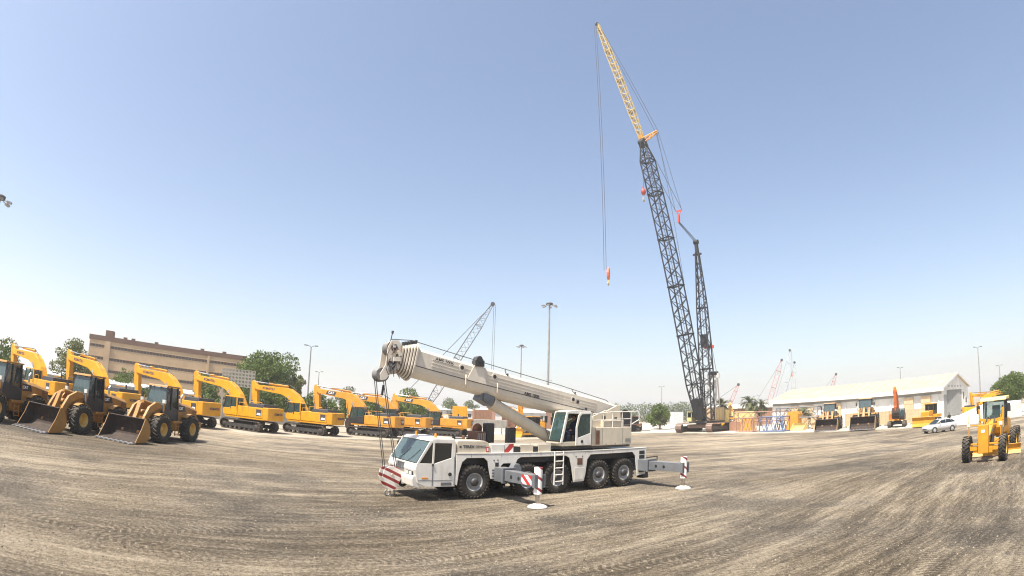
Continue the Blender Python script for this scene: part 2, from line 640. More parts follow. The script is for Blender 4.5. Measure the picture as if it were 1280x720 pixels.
# ------------------------------------------------------------------ ground
def ground_material():
    m = bpy.data.materials.new('yard_ground')
    m.use_nodes = True
    t = m.node_tree
    b = t.nodes['Principled BSDF']
    tc = nd(t, 'ShaderNodeTexCoord')
    P = tc.outputs['Object']

    def noise(vec, scale, detail=4.0, rough=0.55, dist=0.0):
        n = nd(t, 'ShaderNodeTexNoise', Scale=scale, Detail=detail, Roughness=rough, Distortion=dist)
        t.links.new(vec, n.inputs['Vector'])
        return n.outputs[0]

    # wheel tracks: long streaks in three main driving directions, bent a little by a slow warp
    wob = nd(t, 'ShaderNodeTexNoise', Scale=0.045, Detail=2.0)
    t.links.new(P, wob.inputs['Vector'])
    wsc = nd(t, 'ShaderNodeVectorMath', operation='SCALE')
    t.links.new(wob.outputs['Color'], wsc.inputs[0])
    wsc.inputs['Scale'].default_value = 3.5
    wad = nd(t, 'ShaderNodeVectorMath', operation='ADD')
    t.links.new(P, wad.inputs[0])
    t.links.new(wsc.outputs[0], wad.inputs[1])
    PW = wad.outputs[0]

    def straight(deg, ka, kb):
        mp = nd(t, 'ShaderNodeMapping')
        mp.vector_type = 'TEXTURE'
        mp.inputs['Rotation'].default_value = (0, 0, R(deg))
        mp.inputs['Scale'].default_value = (1 / ka, 1 / kb, 1)
        t.links.new(PW, mp.inputs[0])
        return mp.outputs[0]

    def layer(deg):
        w = ramp(t, noise(straight(deg, 0.05, 0.55), 1.0, 3.0, 0.5), 0.42, 0.62)
        n = ramp(t, noise(straight(deg + 3, 0.16, 2.6), 1.0, 5.0, 0.65), 0.40, 0.66)
        v = ramp(t, noise(straight(deg - 4, 0.45, 8.0), 1.0, 5.0, 0.75), 0.40, 0.62)
        return math_n(t, 'ADD', math_n(t, 'MULTIPLY', w, 0.32), math_n(t, 'ADD', math_n(t, 'MULTIPLY', n, 0.40), math_n(t, 'MULTIPLY', v, 0.34)))

    def mixf(f_, a_, b_):
        mx = nd(t, 'ShaderNodeMix')
        t.links.new(f_, mx.inputs[0])
        t.links.new(a_, mx.inputs[2])
        t.links.new(b_, mx.inputs[3])
        return mx.outputs[0]

    sp = nd(t, 'ShaderNodeSeparateXYZ')
    t.links.new(PW, sp.inputs[0])
    big = noise(P, 0.055, 3.0)
    big2 = noise(P, 0.16, 5.0, 0.62)
    mid = noise(P, 0.9, 6.0, 0.68)
    grit = noise(P, 9.0, 6.0, 0.82)
    grit2 = noise(P, 34.0, 3.0, 0.75)
    streak = mixf(ramp(t, sp.outputs[0], -13.0, -5.0), layer(50), layer(32))
    streak = mixf(ramp(t, sp.outputs[1], 26.0, 34.0), streak, layer(14))
    # bare gravel lies where nobody drives: patches without streaks
    bare = math_n(t, 'MULTIPLY', ramp(t, big2, 0.52, 0.64), 0.75)
    streak = math_n(t, 'MULTIPLY', streak, math_n(t, 'SUBTRACT', 1.0, bare))
    # prints of tyre lugs along some of the tracks
    def tread(deg, off, per, pitch, slant):
        mp = nd(t, 'ShaderNodeMapping')
        mp.vector_type = 'TEXTURE'
        mp.inputs['Rotation'].default_value = (0, 0, R(deg))
        t.links.new(PW, mp.inputs[0])
        sq = nd(t, 'ShaderNodeSeparateXYZ')
        t.links.new(mp.outputs[0], sq.inputs[0])
        v = math_n(t, 'MULTIPLY', math_n(t, 'SUBTRACT', math_n(t, 'FRACT', math_n(t, 'ADD', math_n(t, 'DIVIDE', sq.outputs[1], per), off)), 0.5), per)
        av = math_n(t, 'ABSOLUTE', v)
        band = math_n(t, 'LESS_THAN', av, 0.30)
        ph = math_n(t, 'ADD', math_n(t, 'MULTIPLY', sq.outputs[0], 6.283 / pitch), math_n(t, 'MULTIPLY', av, slant))
        lug = math_n(t, 'GREATER_THAN', math_n(t, 'SINE', ph), 0.1)
        msk = ramp(t, noise(mp.outputs[0], 0.22, 2.0), 0.50, 0.60)
        return math_n(t, 'MULTIPLY', math_n(t, 'MULTIPLY', band, msk), math_n(t, 'SUBTRACT', lug, 0.55))

    tr = math_n(t, 'ADD', tread(30, 0.1, 5.3, 0.19, 14.0), math_n(t, 'ADD', tread(12, 0.4, 6.1, 0.22, -13.0), tread(52, 0.7, 7.3, 0.20, 12.0)))
    g1 = math_n(t, 'SUBTRACT', ramp(t, grit, 0.40, 0.60), 0.5)
    g2 = math_n(t, 'SUBTRACT', ramp(t, grit2, 0.40, 0.60), 0.5)
    g0 = math_n(t, 'SUBTRACT', ramp(t, mid, 0.30, 0.70), 0.5)
    bg_ = math_n(t, 'SUBTRACT', ramp(t, big, 0.38, 0.62), 0.5)
    f = math_n(t, 'ADD', 0.17, math_n(t, 'MULTIPLY', streak, 0.70))
    for src, k in ((bg_, 0.26), (g0, 0.22), (g1, 0.46), (g2, 0.42), (tr, 0.20)):
        f = math_n(t, 'ADD', f, math_n(t, 'MULTIPLY', src, k))
    # the busiest part of the yard, behind the crane, is ground to pale dust
    dusty = math_n(t, 'MULTIPLY', ramp(t, sp.outputs[1], 19.0, 34.0), 0.11)
    f = math_n(t, 'ADD', f, dusty)
    f = math_n(t, 'MAXIMUM', math_n(t, 'MINIMUM', f, 1.0), 0.0)
    dark = mixc(t, ramp(t, big2, 0.35, 0.65), (0.062, 0.049, 0.033), (0.058, 0.049, 0.038))
    midc = mixc(t, ramp(t, big2, 0.40, 0.60), (0.188, 0.146, 0.096), (0.178, 0.147, 0.110))
    lite = mixc(t, bare, (0.49, 0.405, 0.288), (0.41, 0.37, 0.30))
    col = mixc(t, ramp(t, f, 0.0, 0.5), dark, midc)
    col = mixc(t, ramp(t, f, 0.42, 1.0), col, lite)
    # small tar or oil stains
    oil = ramp(t, noise(P, 0.55, 4.0, 0.6), 0.66, 0.76)
    col = mixc(t, math_n(t, 'MULTIPLY', oil, 0.45), col, (0.075, 0.063, 0.05))
    t.links.new(col, b.inputs['Base Color'])
    b.inputs['Roughness'].default_value = 0.93
    b.inputs['Specular IOR Level'].default_value = 0.15
    h = math_n(t, 'ADD', math_n(t, 'MULTIPLY', g1, 0.45), math_n(t, 'MULTIPLY', streak, 0.8))
    h = math_n(t, 'ADD', h, math_n(t, 'MULTIPLY', g2, 0.16))
    h = math_n(t, 'ADD', h, math_n(t, 'MULTIPLY', tr, 0.4))
    bp = nd(t, 'ShaderNodeBump', Strength=0.85, Distance=0.10)
    t.links.new(h, bp.inputs['Height'])
    t.links.new(bp.outputs[0], b.inputs['Normal'])
    M['yard_ground'] = m


ground_material()


def desert_material():
    m = mat('far_sand', (0.47, 0.40, 0.30), 0.95, var=0.2, scale=0.03, dust=0, grime=0)
    m = mat('pale_sand', (0.292, 0.253, 0.19), 0.95, var=0.14, scale=0.5, dust=0, grime=0.15, bump=0.3, bscale=8)


desert_material()


def sheet(name, pts, z, m, h=0.0):
    b = MB()
    if h:
        b.prism(pts, 'z', z - h, z)
    else:
        b.add([(x, y, z) for x, y in pts], [tuple(range(len(pts)))])
    return tag(b.build(name, m), kind='structure')


# the yard is one rolled sheet that reaches the horizon
b = MB()
b.add([(-2500, -300, 0), (2500, -300, 0), (2500, 3000, 0), (-2500, 3000, 0)], [(0, 1, 2, 3)])
tag(b.build('ground', 'yard_ground'), kind='structure')
# pale sand the machines on the left are parked on, concrete apron behind the kerb on the right
random.seed(3)


def ragged(pts, amp, step):
    out = []
    for (x0, y0), (x1, y1) in zip(pts, pts[1:] + pts[:1]):
        n = max(1, int(math.hypot(x1 - x0, y1 - y0) / step))
        for i in range(n):
            u = i / n
            out.append((x0 + (x1 - x0) * u + random.uniform(-amp, amp), y0 + (y1 - y0) * u + random.uniform(-amp, amp)))
    return out


sheet('sand_strip', ragged([(-40, 44), (-30, 45.5), (-23, 46.5), (-17, 52), (-12, 58.5), (-4, 66), (6, 78), (14, 88), (8, 150), (-75, 110), (-62, 52)], 0.55, 1.6), 0.004, 'pale_sand')
sheet('concrete_apron', [(14.0, 104.6), (31.9, 99.3), (44.7, 77.6), (52.6, 66.2), (55.2, 60.6), (60.5, 53.5), (90, 62), (130, 90), (170, 190), (10, 190)], 0.11, 'pale_concrete', 0.16)


# loose stones lying about on the near part of the yard
def gravel():
    rnd = random.Random(21)
    vs, fs = [], []
    heaps = [(rnd.uniform(-22, 24), rnd.uniform(8, 30), rnd.uniform(1.2, 4.0)) for _ in range(46)]
    for k in range(30000):
        if k % 3:
            hx, hy, hr = heaps[rnd.randrange(len(heaps))]
            x, y = rnd.gauss(hx, hr * 1.5), rnd.gauss(hy, hr * 0.7)
        else:
            y = 7 + 26 * rnd.random() ** 1.3
            x = rnd.uniform(-1.5, 1.5) * y
        if y < 6.5:
            continue
        s_ = 0.008 + 0.028 * rnd.random() ** 4
        a = rnd.uniform(0, 6.28)
        ca, sa = math.cos(a) * s_, math.sin(a) * s_
        k1, k2, kz = rnd.uniform(0.7, 1.3), rnd.uniform(0.7, 1.3), s_ * rnd.uniform(0.7, 1.2)
        o_ = len(vs)
        vs += [(x + ca, y + sa, 0.0), (x - sa * k1, y + ca * k1, 0.0), (x - ca, y - sa, 0.0), (x + sa * k2, y - ca * k2, 0.0), (x + ca * 0.3, y + sa * 0.3, kz), (x - ca * 0.35, y - sa * 0.2, kz * 0.9)]
        fs += [(o_, o_ + 1, o_ + 4), (o_ + 1, o_ + 2, o_ + 5), (o_ + 1, o_ + 5, o_ + 4), (o_ + 2, o_ + 3, o_ + 5), (o_ + 3, o_, o_ + 4), (o_ + 3, o_ + 4, o_ + 5)]
    me = bpy.data.meshes.new('gravel')
    me.from_pydata(vs, [], fs)
    m = bpy.data.materials.new('gravel_stone')
    m.use_nodes = True
    t = m.node_tree
    g = nd(t, 'ShaderNodeNewGeometry')
    b = t.nodes['Principled BSDF']
    t.links.new(mixc(t, g.outputs['Random Per Island'], (0.0553, 0.0435, 0.03), (0.261, 0.217, 0.154)), b.inputs['Base Color'])
    b.inputs['Roughness'].default_value = 0.95
    me.materials.append(m)
    tag(obj('gravel', me), 'loose stones scattered over the yard', 'gravel', None, 'stuff')


gravel()

# ------------------------------------------------------------------ white mobile crane in the middle of the yard
HD = R(213.5)
crane = thing('mobile_crane', 'white five-axle mobile crane with raised telescopic boom in the middle of the yard', 'crane', (-1.96, 22.94, 0), HD)
# local axes: +x ahead, +y the driver's side (towards the camera), axle one at x = 0
YS = 1.375
b = MB()
b.box(-9.55, -0.52, 0.72, 0.75, 0.52, 1.38)
b.box(-9.5, -0.95, 1.38, 0.8, 0.95, 1.70)
for ax in (0.0, -2.53, -4.13, -6.56, -8.21):
    b.tube((ax, -1.0, 0.69), (ax, 1.0, 0.69), 0.16, None, 10)
    b.ball((ax, 0, 0.69), 0.30)
b.tube((-9.2, 0, 0.85), (0, 0, 0.85), 0.07)
b.build('chassis_frame', 'dark_steel', crane)
b = MB()
b.box(-9.72, -YS + 0.03, 1.74, 0.86, YS - 0.03, 1.815)
b.build('deck', 'grey_paint', crane, bevel=0.01)
for sd in (1, -1):
    b = MB()
    prof = [(0.86, 1.80), (0.86, 0.62), (0.80, 0.58), (0.74, 1.05), (0.60, 1.50), (0.40, 1.66), (-0.38, 1.66), (-0.55, 1.52), (-0.66, 1.05), (-0.72, 0.80), (-1.14, 0.80), (-1.18, 1.32), (-1.30, 1.42), (-1.64, 1.42), (-1.70, 1.34), (-1.86, 1.34),
            (-1.98, 1.58), (-2.15, 1.66), (-4.55, 1.66), (-4.75, 1.55), (-4.90, 1.10), (-5.02, 0.46), (-5.62, 0.46), (-5.70, 0.75), (-5.80, 1.45), (-6.00, 1.66), (-8.75, 1.66), (-8.95, 1.45), (-9.06, 0.80), (-9.12, 0.46), (-9.70, 0.52), (-9.74, 1.80)]
    y0, y1 = (YS - 0.05, YS) if sd > 0 else (-YS, -YS + 0.05)
    b.prism(prof, 'y', y0, y1)
    b.build('side_skirt', 'white_paint', crane, bevel=0.008)
    b = MB()      # wheel arch liners
    for x0, x1 in ((0.74, -0.66), (-1.98, -4.9), (-5.8, -9.0)):
        b.box(x1, min(sd * 0.55, sd * 1.31), 1.685, x0, max(sd * 0.55, sd * 1.31), 1.725)
        b.box(x1, min(sd * 0.50, sd * 0.55), 0.75, x0, max(sd * 0.50, sd * 0.55), 1.725)
    b.build_each('wheel_arch_liner', 'black_plastic', crane)
    b = MB()      # thin raised edge along the deck
    b.box(-9.74, sd * 1.30 - 0.075, 1.818, 0.86, sd * 1.30 + 0.085, 1.86)
    b.build('deck_edge', 'white_paint', crane, bevel=0.006)
# skirt furniture on the near side
b = MB()
b.box(-5.50, YS + 0.002, 1.22, -5.20, YS + 0.016, 1.52)
b.build('skirt_vent', 'rust', crane)
b = MB()
b.box(-5.58, YS + 0.002, 0.55, -5.05, YS + 0.02, 1.10)
b.build('tool_locker', 'white_paint', crane, bevel=0.008)
b = MB()
b.box(-1.06, YS + 0.002, 1.30, -0.90, YS + 0.015, 1.46)
b.build('fuel_flap', 'black_plastic', crane)
for k in range(3):
    b = MB()
    b.box(-1.10, YS + 0.002, 0.88 + k * 0.12, -0.76, YS + 0.012, 0.945 + k * 0.12)
    b.build('vent_slat', 'grey_paint', crane)

for x in (0.20, -1.20, -2.6, -3.7, -5.0, -5.66, -7.4):      # joints between the skirt plates
    b = MB()
    b.box(x - 0.006, YS + 0.001, 1.67, x + 0.006, YS + 0.004, 1.79)
    b.build('plate_joint', 'grey_paint', crane)
for x in (-5.12, -5.5, -0.84, -1.02, -9.3):
    b = MB()
    b.tube((x, YS + 0.001, 1.60 if x < -5 else 1.56), (x, YS + 0.012, 1.60 if x < -5 else 1.56), 0.03, None, 8)
    b.build('plate_bolt', 'dark_steel', crane)
# engine and equipment covers on the deck
b = MB()
b.prism([(0.83, 1.82), (0.83, 2.31), (0.78, 2.34), (-0.40, 2.34), (-0.58, 2.27), (-0.66, 2.10), (-0.67, 1.82)], 'y', 0.42, 1.335)
cover = b.build('engine_cover', 'cream_paint', crane, bevel=0.025)
text('TEREX', 0.15, 'lettering', cover, (0.315, 1.339, 2.10), (-1, 0, 0), (0, 0, 1), bold=0.006, stretch=1.15)
text('DEMAG', 0.145, 'lettering', cover, (-0.235, 1.339, 2.10), (-1, 0, 0), (0, 0, 1), stretch=0.95)
b = MB()
b.box(0.635, 1.338, 2.055, 0.725, 1.342, 2.145)
b.build('emblem', 'lettering', cover)
b = MB()
b.box(-0.62, 1.338, 1.90, -0.47, 1.344, 2.09)
ex = b.build('fire_extinguisher_box', 'red_paint', cover)
b = MB()
b.box(-0.58, 1.346, 1.94, -0.51, 1.350, 2.05)
b.build('box_label', 'lettering_white', ex)
b = MB()
b.prism([(0.83, 1.82), (0.83, 2.31), (0.78, 2.34), (-0.40, 2.34), (-0.66, 2.10), (-0.67, 1.82)], 'y', -1.335, -0.42)
b.build('engine_cover', 'cream_paint', crane, bevel=0.025)
b = MB()
b.box(-0.60, -0.40, 1.82, 0.82, 0.40, 2.12)
b.build('engine_hood', 'dark_steel', crane, bevel=0.02)
for k in range(4):     # roof beacons and fittings on top of the engine
    b = MB()
    x = 0.66 - k * 0.33
    b.tube((x, 0.3 - 0.2 * (k % 2), 2.12), (x, 0.3 - 0.2 * (k % 2), 2.40 + 0.05 * (k % 3)), 0.07, None, 8)
    b.build('engine_fitting', 'black_plastic' if k % 2 else 'rust', crane)
b = MB()
b.box(-1.36, 0.72, 1.82, -0.72, 1.325, 2.20)
b.build('deck_locker', 'white_paint', crane, bevel=0.02)
b = MB()
b.box(-1.80, 0.74, 1.862, -1.38, 1.31, 2.20)
b.build('warning_board', 'stripe_x', crane)
for x0, x1, mm in ((-2.14, -1.84, 'black_plastic'), (-2.80, -2.16, 'cream_paint'), (-3.04, -2.82, 'black_plastic'), (-3.72, -3.06, 'cream_paint')):
    b = MB()
    b.box(x0, 0.78, 1.82, x1, 1.318, 2.18 if mm == 'cream_paint' else 2.10)
    b.build('deck_locker', mm, crane, bevel=0.015)
b = MB()
b.path([(-0.70, 1.30, 1.86), (-0.70, 1.30, 2.24), (-3.72, 1.30, 2.22), (-3.72, 1.30, 1.86)], 0.018)
b.build('hand_rail', 'white_paint', crane)
# black air cleaner and exhaust stacks, a finned cooler
b = MB()
b.box(-1.85, -0.62, 1.82, -1.45, -0.25, 3.02)
b.build('air_cleaner', 'black_plastic', crane, bevel=0.05)
b = MB()
b.box(-3.00, -0.62, 1.82, -2.62, -0.28, 2.84)
b.build('exhaust_stack', 'dark_steel', crane, bevel=0.05)
b = MB()
b.box(-1.20, -0.7, 1.82, -0.76, 0.10, 2.66)
cool = b.build('oil_cooler', 'rust', crane, bevel=0.02)
for k in range(5):
    b = MB()
    b.box(-1.17 + k * 0.085, 0.104, 1.95, -1.13 + k * 0.085, 0.12, 2.60)
    b.build('cooler_fin', 'galvanised', cool)
b = MB()
b.tube((-1.3, -0.9, 2.75), (-1.3, -0.8, 2.75), 0.24, None, 16)
b.tube((-1.3, -0.95, 1.8), (-1.3, -0.85, 2.75), 0.04)
b.build('hose_reel', 'rust', crane)

# wheels
t_me = tyre_mesh(0.685, 0.36, 0.44, 26, 0.028).mesh('tyre', ['rubber'])
r_me = rim_mesh(0.36, 0.44, 0.55, 10, 0.11).mesh('rim', ['rim_grey'])
for ax in (0.0, -2.53, -4.13, -6.56, -8.21):
    for sd in (1, -1):
        w = wheel(crane, (ax, sd * 1.145, 0.688), t_me, r_me, sd < 0)
        b = MB()
        b.lathe([(0.17, 0.16), (0.16, 0.24), (0.10, 0.27), (0.001, 0.27)], (0, 0, 0), 'y', 14)
        b.build('hub', 'dark_steel', w)

# driver's cab: hollow shell with panes
cabp = obj('driver_cab', None, crane)
cabp.empty_display_size = 0.3
side = [(0.90, 2.30), (0.90, 0.55), (2.10, 0.55), (2.46, 0.70), (2.58, 1.20), (2.52, 1.46), (2.00, 2.28), (1.86, 2.36), (1.00, 2.38)]
b = MB()
for sd in (1, -1):
    y0, y1 = (YS - 0.06, YS - 0.005) if sd > 0 else (-YS + 0.005, -YS + 0.06)
    # lower side panel, pillars and roof rail leave the windows open
    b.prism([(0.90, 0.55), (2.10, 0.55), (2.46, 0.70), (2.58, 1.20), (2.50, 1.46), (1.80, 1.44), (0.90, 1.72)], 'y', y0, y1)
    b.prism([(0.90, 1.72), (1.06, 1.67), (1.06, 2.23), (1.92, 2.23), (1.98, 2.30), (1.86, 2.36), (1.00, 2.38), (0.90, 2.30)], 'y', y0, y1)
    b.prism([(1.80, 1.44), (1.88, 1.44), (1.86, 2.23), (1.78, 2.23)], 'y', y0, y1)
    b.prism([(2.40, 1.46), (2.50, 1.46), (1.99, 2.29), (1.90, 2.23)], 'y', y0, y1)
b.build_each('side_panel', 'white_paint', cabp, bevel=0.012)
b = MB()
b.box(0.90, -YS + 0.062, 0.56, 0.96, YS - 0.062, 2.34)
b.build('rear_wall', 'white_paint', cabp)
b = MB()
b.prism([(0.92, 2.375), (1.0, 2.43), (1.86, 2.41), (2.02, 2.31), (1.96, 2.27), (1.84, 2.335), (1.0, 2.355), (0.92, 2.35)], 'y', -YS + 0.02, YS - 0.02)
b.build('roof', 'white_paint', cabp, bevel=0.012)
b = MB()
b.prism([(2.47, 0.72), (2.585, 1.20), (2.53, 1.44), (2.46, 1.44), (2.50, 1.20), (2.40, 0.74)], 'y', -YS + 0.062, YS - 0.062)
b.build('front_panel', 'white_paint', cabp, bevel=0.01)
b = MB()
b.prism([(2.505, 1.475), (1.985, 2.285), (1.965, 2.272), (2.485, 1.462)], 'y', -YS + 0.10, YS - 0.10)
b.build('windscreen', 'screen_glass', cabp)
for y in (-1.30, 1.30, -0.02):
    pass
for y in (0.55, -0.35):
    b = MB()
    b.path([(2.54, y, 1.48), (2.36, y + 0.28, 1.74), (2.22, y + 0.48, 1.97)], 0.012, 5)
    b.build('wiper', 'black_plastic', cabp)
for sd in (1, -1):
    b = MB()
    y = sd * (YS - 0.035)
    b.prism([(1.06, 1.67), (1.78, 1.445), (1.78, 2.23), (1.06, 2.23)], 'y', y - 0.008, y + 0.008)
    b.build('door_window', 'dark_glass', cabp)
    b = MB()
    b.prism([(1.88, 1.445), (2.40, 1.465), (1.90, 2.23), (1.86, 2.23)], 'y', y - 0.008, y + 0.008)
    b.build('quarter_window', 'dark_glass', cabp)
    b = MB()
    b.path([(1.98, sd * 1.37, 2.20), (2.10, sd * 1.52, 2.14), (2.08, sd * 1.54, 1.70)], 0.016, 5)
    b.box(2.04, sd * 1.54 - 0.10, 1.72, 2.10, sd * 1.54 + 0.10, 2.10)
    if sd < 0:
        b.build('mirror', 'black_plastic', cabp)
b = MB()
b.box(1.83, YS - 0.003, 1.36, 1.89, YS + 0.03, 1.44)
b.build('door_handle', 'black_plastic', cabp)
b = MB()
b.tube((1.12, YS - 0.01, 1.03), (1.12, YS + 0.012, 1.03), 0.075, None, 14)
b.build('filler_cap', 'black_plastic', cabp)
b = MB()
b.prism([(1.84, 0.60), (1.88, 0.60), (1.87, 1.42), (1.83, 1.42)], 'y', YS - 0.004, YS + 0.004)
b.prism([(0.93, 0.60), (0.955, 0.60), (0.955, 1.70), (0.93, 1.70)], 'y', YS - 0.004, YS + 0.004)
b.prism([(1.0, 0.80), (2.45, 0.80), (2.45, 0.815), (1.0, 0.815)], 'y', YS - 0.004, YS + 0.003)
b.build_each('door_seam', 'grey_paint', cabp)
b = MB()
b.box(1.05, YS - 0.002, 0.60, 1.50, YS + 0.012, 0.72)
b.build('step_plate', 'grey_paint', cabp, bevel=0.01)
b = MB()
b.box(2.04, YS - 0.004, 0.86, 2.30, YS + 0.01, 0.92)
b.build('side_marker', 'lamp_orange', cabp)
b = MB()
b.prism([(2.36, 0.50), (2.62, 0.58), (2.66, 0.86), (2.60, 0.98), (2.48, 0.98), (2.34, 0.60)], 'y', -1.30, 1.30)
bump_o = b.build('bumper', 'white_paint', cabp, bevel=0.02)
for y in (1.02, 0.72, -0.72, -1.02):
    b = MB()
    b.box(2.56, y - 0.11, 0.99, 2.625, y + 0.11, 1.12)
    b.box(2.565, y - 0.135, 0.975, 2.60, y + 0.135, 1.135, 1)
    b.build('headlight', ['lamp_glass', 'black_plastic'], cabp)
for k in range(6):
    b = MB()
    z = 1.12 + k * 0.05
    b.box(2.52, -0.42, z, 2.605, 0.30, z + 0.024)
    b.build('grille_slat', 'grey_paint', cabp)
b = MB()
b.box(0.97, -1.28, 1.0, 1.5, 1.28, 1.15)
b.box(1.2, 0.35, 1.15, 1.75, 0.95, 1.35)
b.box(1.05, 0.35, 1.3, 1.22, 0.95, 2.05)
b.box(1.2, -0.95, 1.15, 1.75, -0.35, 1.35)
b.box(1.05, -0.95, 1.3, 1.22, -0.35, 2.05)
b.box(2.1, -1.25, 0.9, 2.4, 1.25, 1.42)
b.build_each('seat', 'seat_fabric', cabp)
for y in (0.9, -0.9):
    b = MB()
    b.tube((1.55, y, 2.41), (1.55, y, 2.45), 0.06, None, 10)
    b.tube((1.55, y, 2.45), (1.55, y, 2.58), 0.05, 0.04, 10)
    b.build('beacon', 'lamp_orange', cabp)
b = MB()
b.tube((2.0, -1.2, 2.3), (2.08, -1.24, 2.56), 0.015)
b.box(1.98, -1.32, 2.50, 2.06, -1.14, 2.66)
b.build('camera_mirror', 'black_plastic', cabp)

# ladder halfway, ladder well at the back
def ladder(parent, x0, x1, y, z0, z1, n, m='white_paint', r=0.022):
    b = MB()
    b.tube((x0, y, z0), (x0, y, z1), r)
    b.tube((x1, y, z0), (x1, y, z1), r)
    for k in range(n):
        z = z0 + (z1 - z0) * (k + 0.5) / n
        b.tube((x0, y, z), (x1, y, z), r * 0.9)
    return b.build('ladder', m, parent)


ladder(crane, -4.32, -3.84, YS + 0.10, 0.40, 1.88, 5, r=0.03)
b = MB()
for k in range(5):
    b.box(-9.60, YS + 0.002, 0.62 + k * 0.225, -9.22, YS + 0.012, 0.80 + k * 0.225)
b.build_each('step_opening', 'black_plastic', crane)
b = MB()
b.box(-9.95, -1.2, 0.75, -9.56, 1.2, 1.35)
b.build('tail_frame', 'dark_steel', crane, bevel=0.02)
b = MB()
b.prism([(-9.55, 0.30), (-9.95, 0.30), (-9.9, 0.75), (-9.55, 0.75)], 'y', 0.95, 1.36)
b.build('mud_flap', 'dark_steel', crane)


def outrigger(x, sd, reach, plate=True, name='outrigger'):
    """two-stage beam, jack leg with striped sleeve, round float"""
    o = obj(name, None, crane)
    o.empty_display_size = 0.2

    def yy(v):
        return sd * v
    b = MB()
    b.box(x - 0.27, min(yy(0.3), yy(2.05)), 0.72, x + 0.27, max(yy(0.3), yy(2.05)), 1.28)
    b.box(x - 0.31, min(yy(1.95), yy(2.05)), 0.69, x + 0.31, max(yy(1.95), yy(2.05)), 1.31)
    b.build('beam_sleeve', 'grey_paint', o, bevel=0.012)
    b = MB()
    b.box(x - 0.21, min(yy(2.0), yy(reach + 0.12)), 0.80, x + 0.21, max(yy(2.0), yy(reach + 0.12)), 1.22)
    b.box(x - 0.25, min(yy(reach - 0.02), yy(reach + 0.12)), 0.76, x + 0.25, max(yy(reach - 0.02), yy(reach + 0.12)), 1.26)
    bm_ = b.build('extending_beam', 'grey_paint', o, bevel=0.01)
    for sx in (-1, 1):
        b = MB()
        for v in (2.5, 3.0):
            b.tube((x + sx * 0.208, yy(v), 1.0), (x + sx * 0.218, yy(v), 1.0), 0.075, None, 12)
        b.build_each('beam_hole', 'black_plastic', bm_)
        if not plate:
            continue
        b = MB()
        b.box(x + sx * 0.214 - 0.004, min(yy(reach - 0.75), yy(reach - 0.12)), 0.83, x + sx * 0.214 + 0.004, max(yy(reach - 0.75), yy(reach - 0.12)), 1.19)
        b.build('warning_plate', 'stripe_fine', bm_)
    b = MB()
    b.tube((x, yy(reach), 0.52), (x, yy(reach), 1.52), 0.155, None, 16)
    b.build('jack_sleeve', 'stripe_sleeve', o)
    b = MB()
    b.tube((x, yy(reach), 0.10), (x, yy(reach), 0.54), 0.085, None, 12)
    b.build('jack_ram', 'chrome', o)
    b = MB()
    b.lathe([(0.001, 0.16), (0.12, 0.16), (0.30, 0.10), (0.37, 0.05), (0.37, 0.004), (0.001, 0.004)], (x, yy(reach), 0), 'z', 24)
    b.build('float_pad', 'white_paint', o)
    return o


outrigger(-1.14, 1, 3.95)
outrigger(-9.42, 1, 4.05, False)
outrigger(-1.14, -1, 3.95)
outrigger(-9.42, -1, 4.05)
# round cast shoulder over the front beam
b = MB()
b.prism([(-1.95, 0.75), (-1.95, 1.25), (-1.85, 1.42), (-1.62, 1.42), (-1.52, 1.25), (-1.52, 0.75)], 'y', 1.42, 1.72)
b.build('beam_lock', 'grey_paint', crane, bevel=0.02)
b = MB()
b.path([(-9.75, 1.3, 1.3), (-9.85, 1.9, 1.42), (-9.75, 2.1, 1.42), (-9.70, 2.12, 1.05)], 0.03)
b.build('hydraulic_hose', 'black_plastic', crane)

# ---- superstructure
b = MB()
b.lathe([(0.95, 1.82), (0.95, 2.02), (0.001, 2.02)], (-6.1, 0, 0), 'z', 32)
b.box(-8.7, -1.2, 1.93, -4.4, 1.2, 2.04)
b.build('slew_ring', 'dark_steel', crane)
b = MB()
b.box(-8.72, -1.30, 2.045, -6.10, 1.30, 2.90)
house = b.build('machine_housing', 'cream_paint', crane, bevel=0.03)
b = MB()
b.box(-6.58, 1.302, 2.10, -6.36, 1.315, 2.76)
b.build('cooling_grille', 'rust', house)
b = MB()
b.box(-8.64, 1.302, 2.18, -8.28, 1.312, 2.34)
b.build('vent_panel', 'galvanised', house)
b = MB()
for x in (-6.32, -6.75, -8.10):
    b.box(x - 0.008, 1.301, 2.08, x + 0.008, 1.306, 2.86)
for x in (-7.0, -7.6, -8.2):
    b.tube((x, 1.30, 2.10), (x, 1.318, 2.10), 0.03, None, 8)
b.build_each('panel_seam', 'grey_paint', house)
for sd in (1, -1):
    b = MB()
    b.prism([(-4.9, 2.05), (-6.12, 3.10), (-8.25, 3.95), (-8.45, 3.95), (-8.55, 2.90), (-8.5, 2.06)], 'y', sd * 0.70 - 0.05, sd * 0.70 + 0.05)
    b.prism([(-6.10, 2.90), (-6.10, 3.30), (-7.25, 3.72), (-7.25, 2.90)], 'y', sd * 0.98 - 0.04, sd * 0.98 + 0.04)
    b.build('boom_cheek', 'cream_paint', crane, bevel=0.015)
b = MB()
for y in (1.25, -1.25):
    b.path([(-6.20, y, 2.90), (-6.20, y, 3.52), (-7.4, y, 3.62), (-9.30, y, 3.66), (-9.30, y, 3.25), (-8.75, y, 3.02)], 0.022)
    b.path([(-6.20, y, 3.22), (-8.75, y, 3.30)], 0.018)
    for x in (-6.85, -7.45, -8.1, -8.72):
        b.tube((x, y, 2.90), (x, y, 3.64), 0.02)
b.path([(-9.30, -1.25, 3.66), (-9.30, 1.25, 3.66)], 0.022)
b.build('guard_rail', 'white_paint', crane)
b = MB()
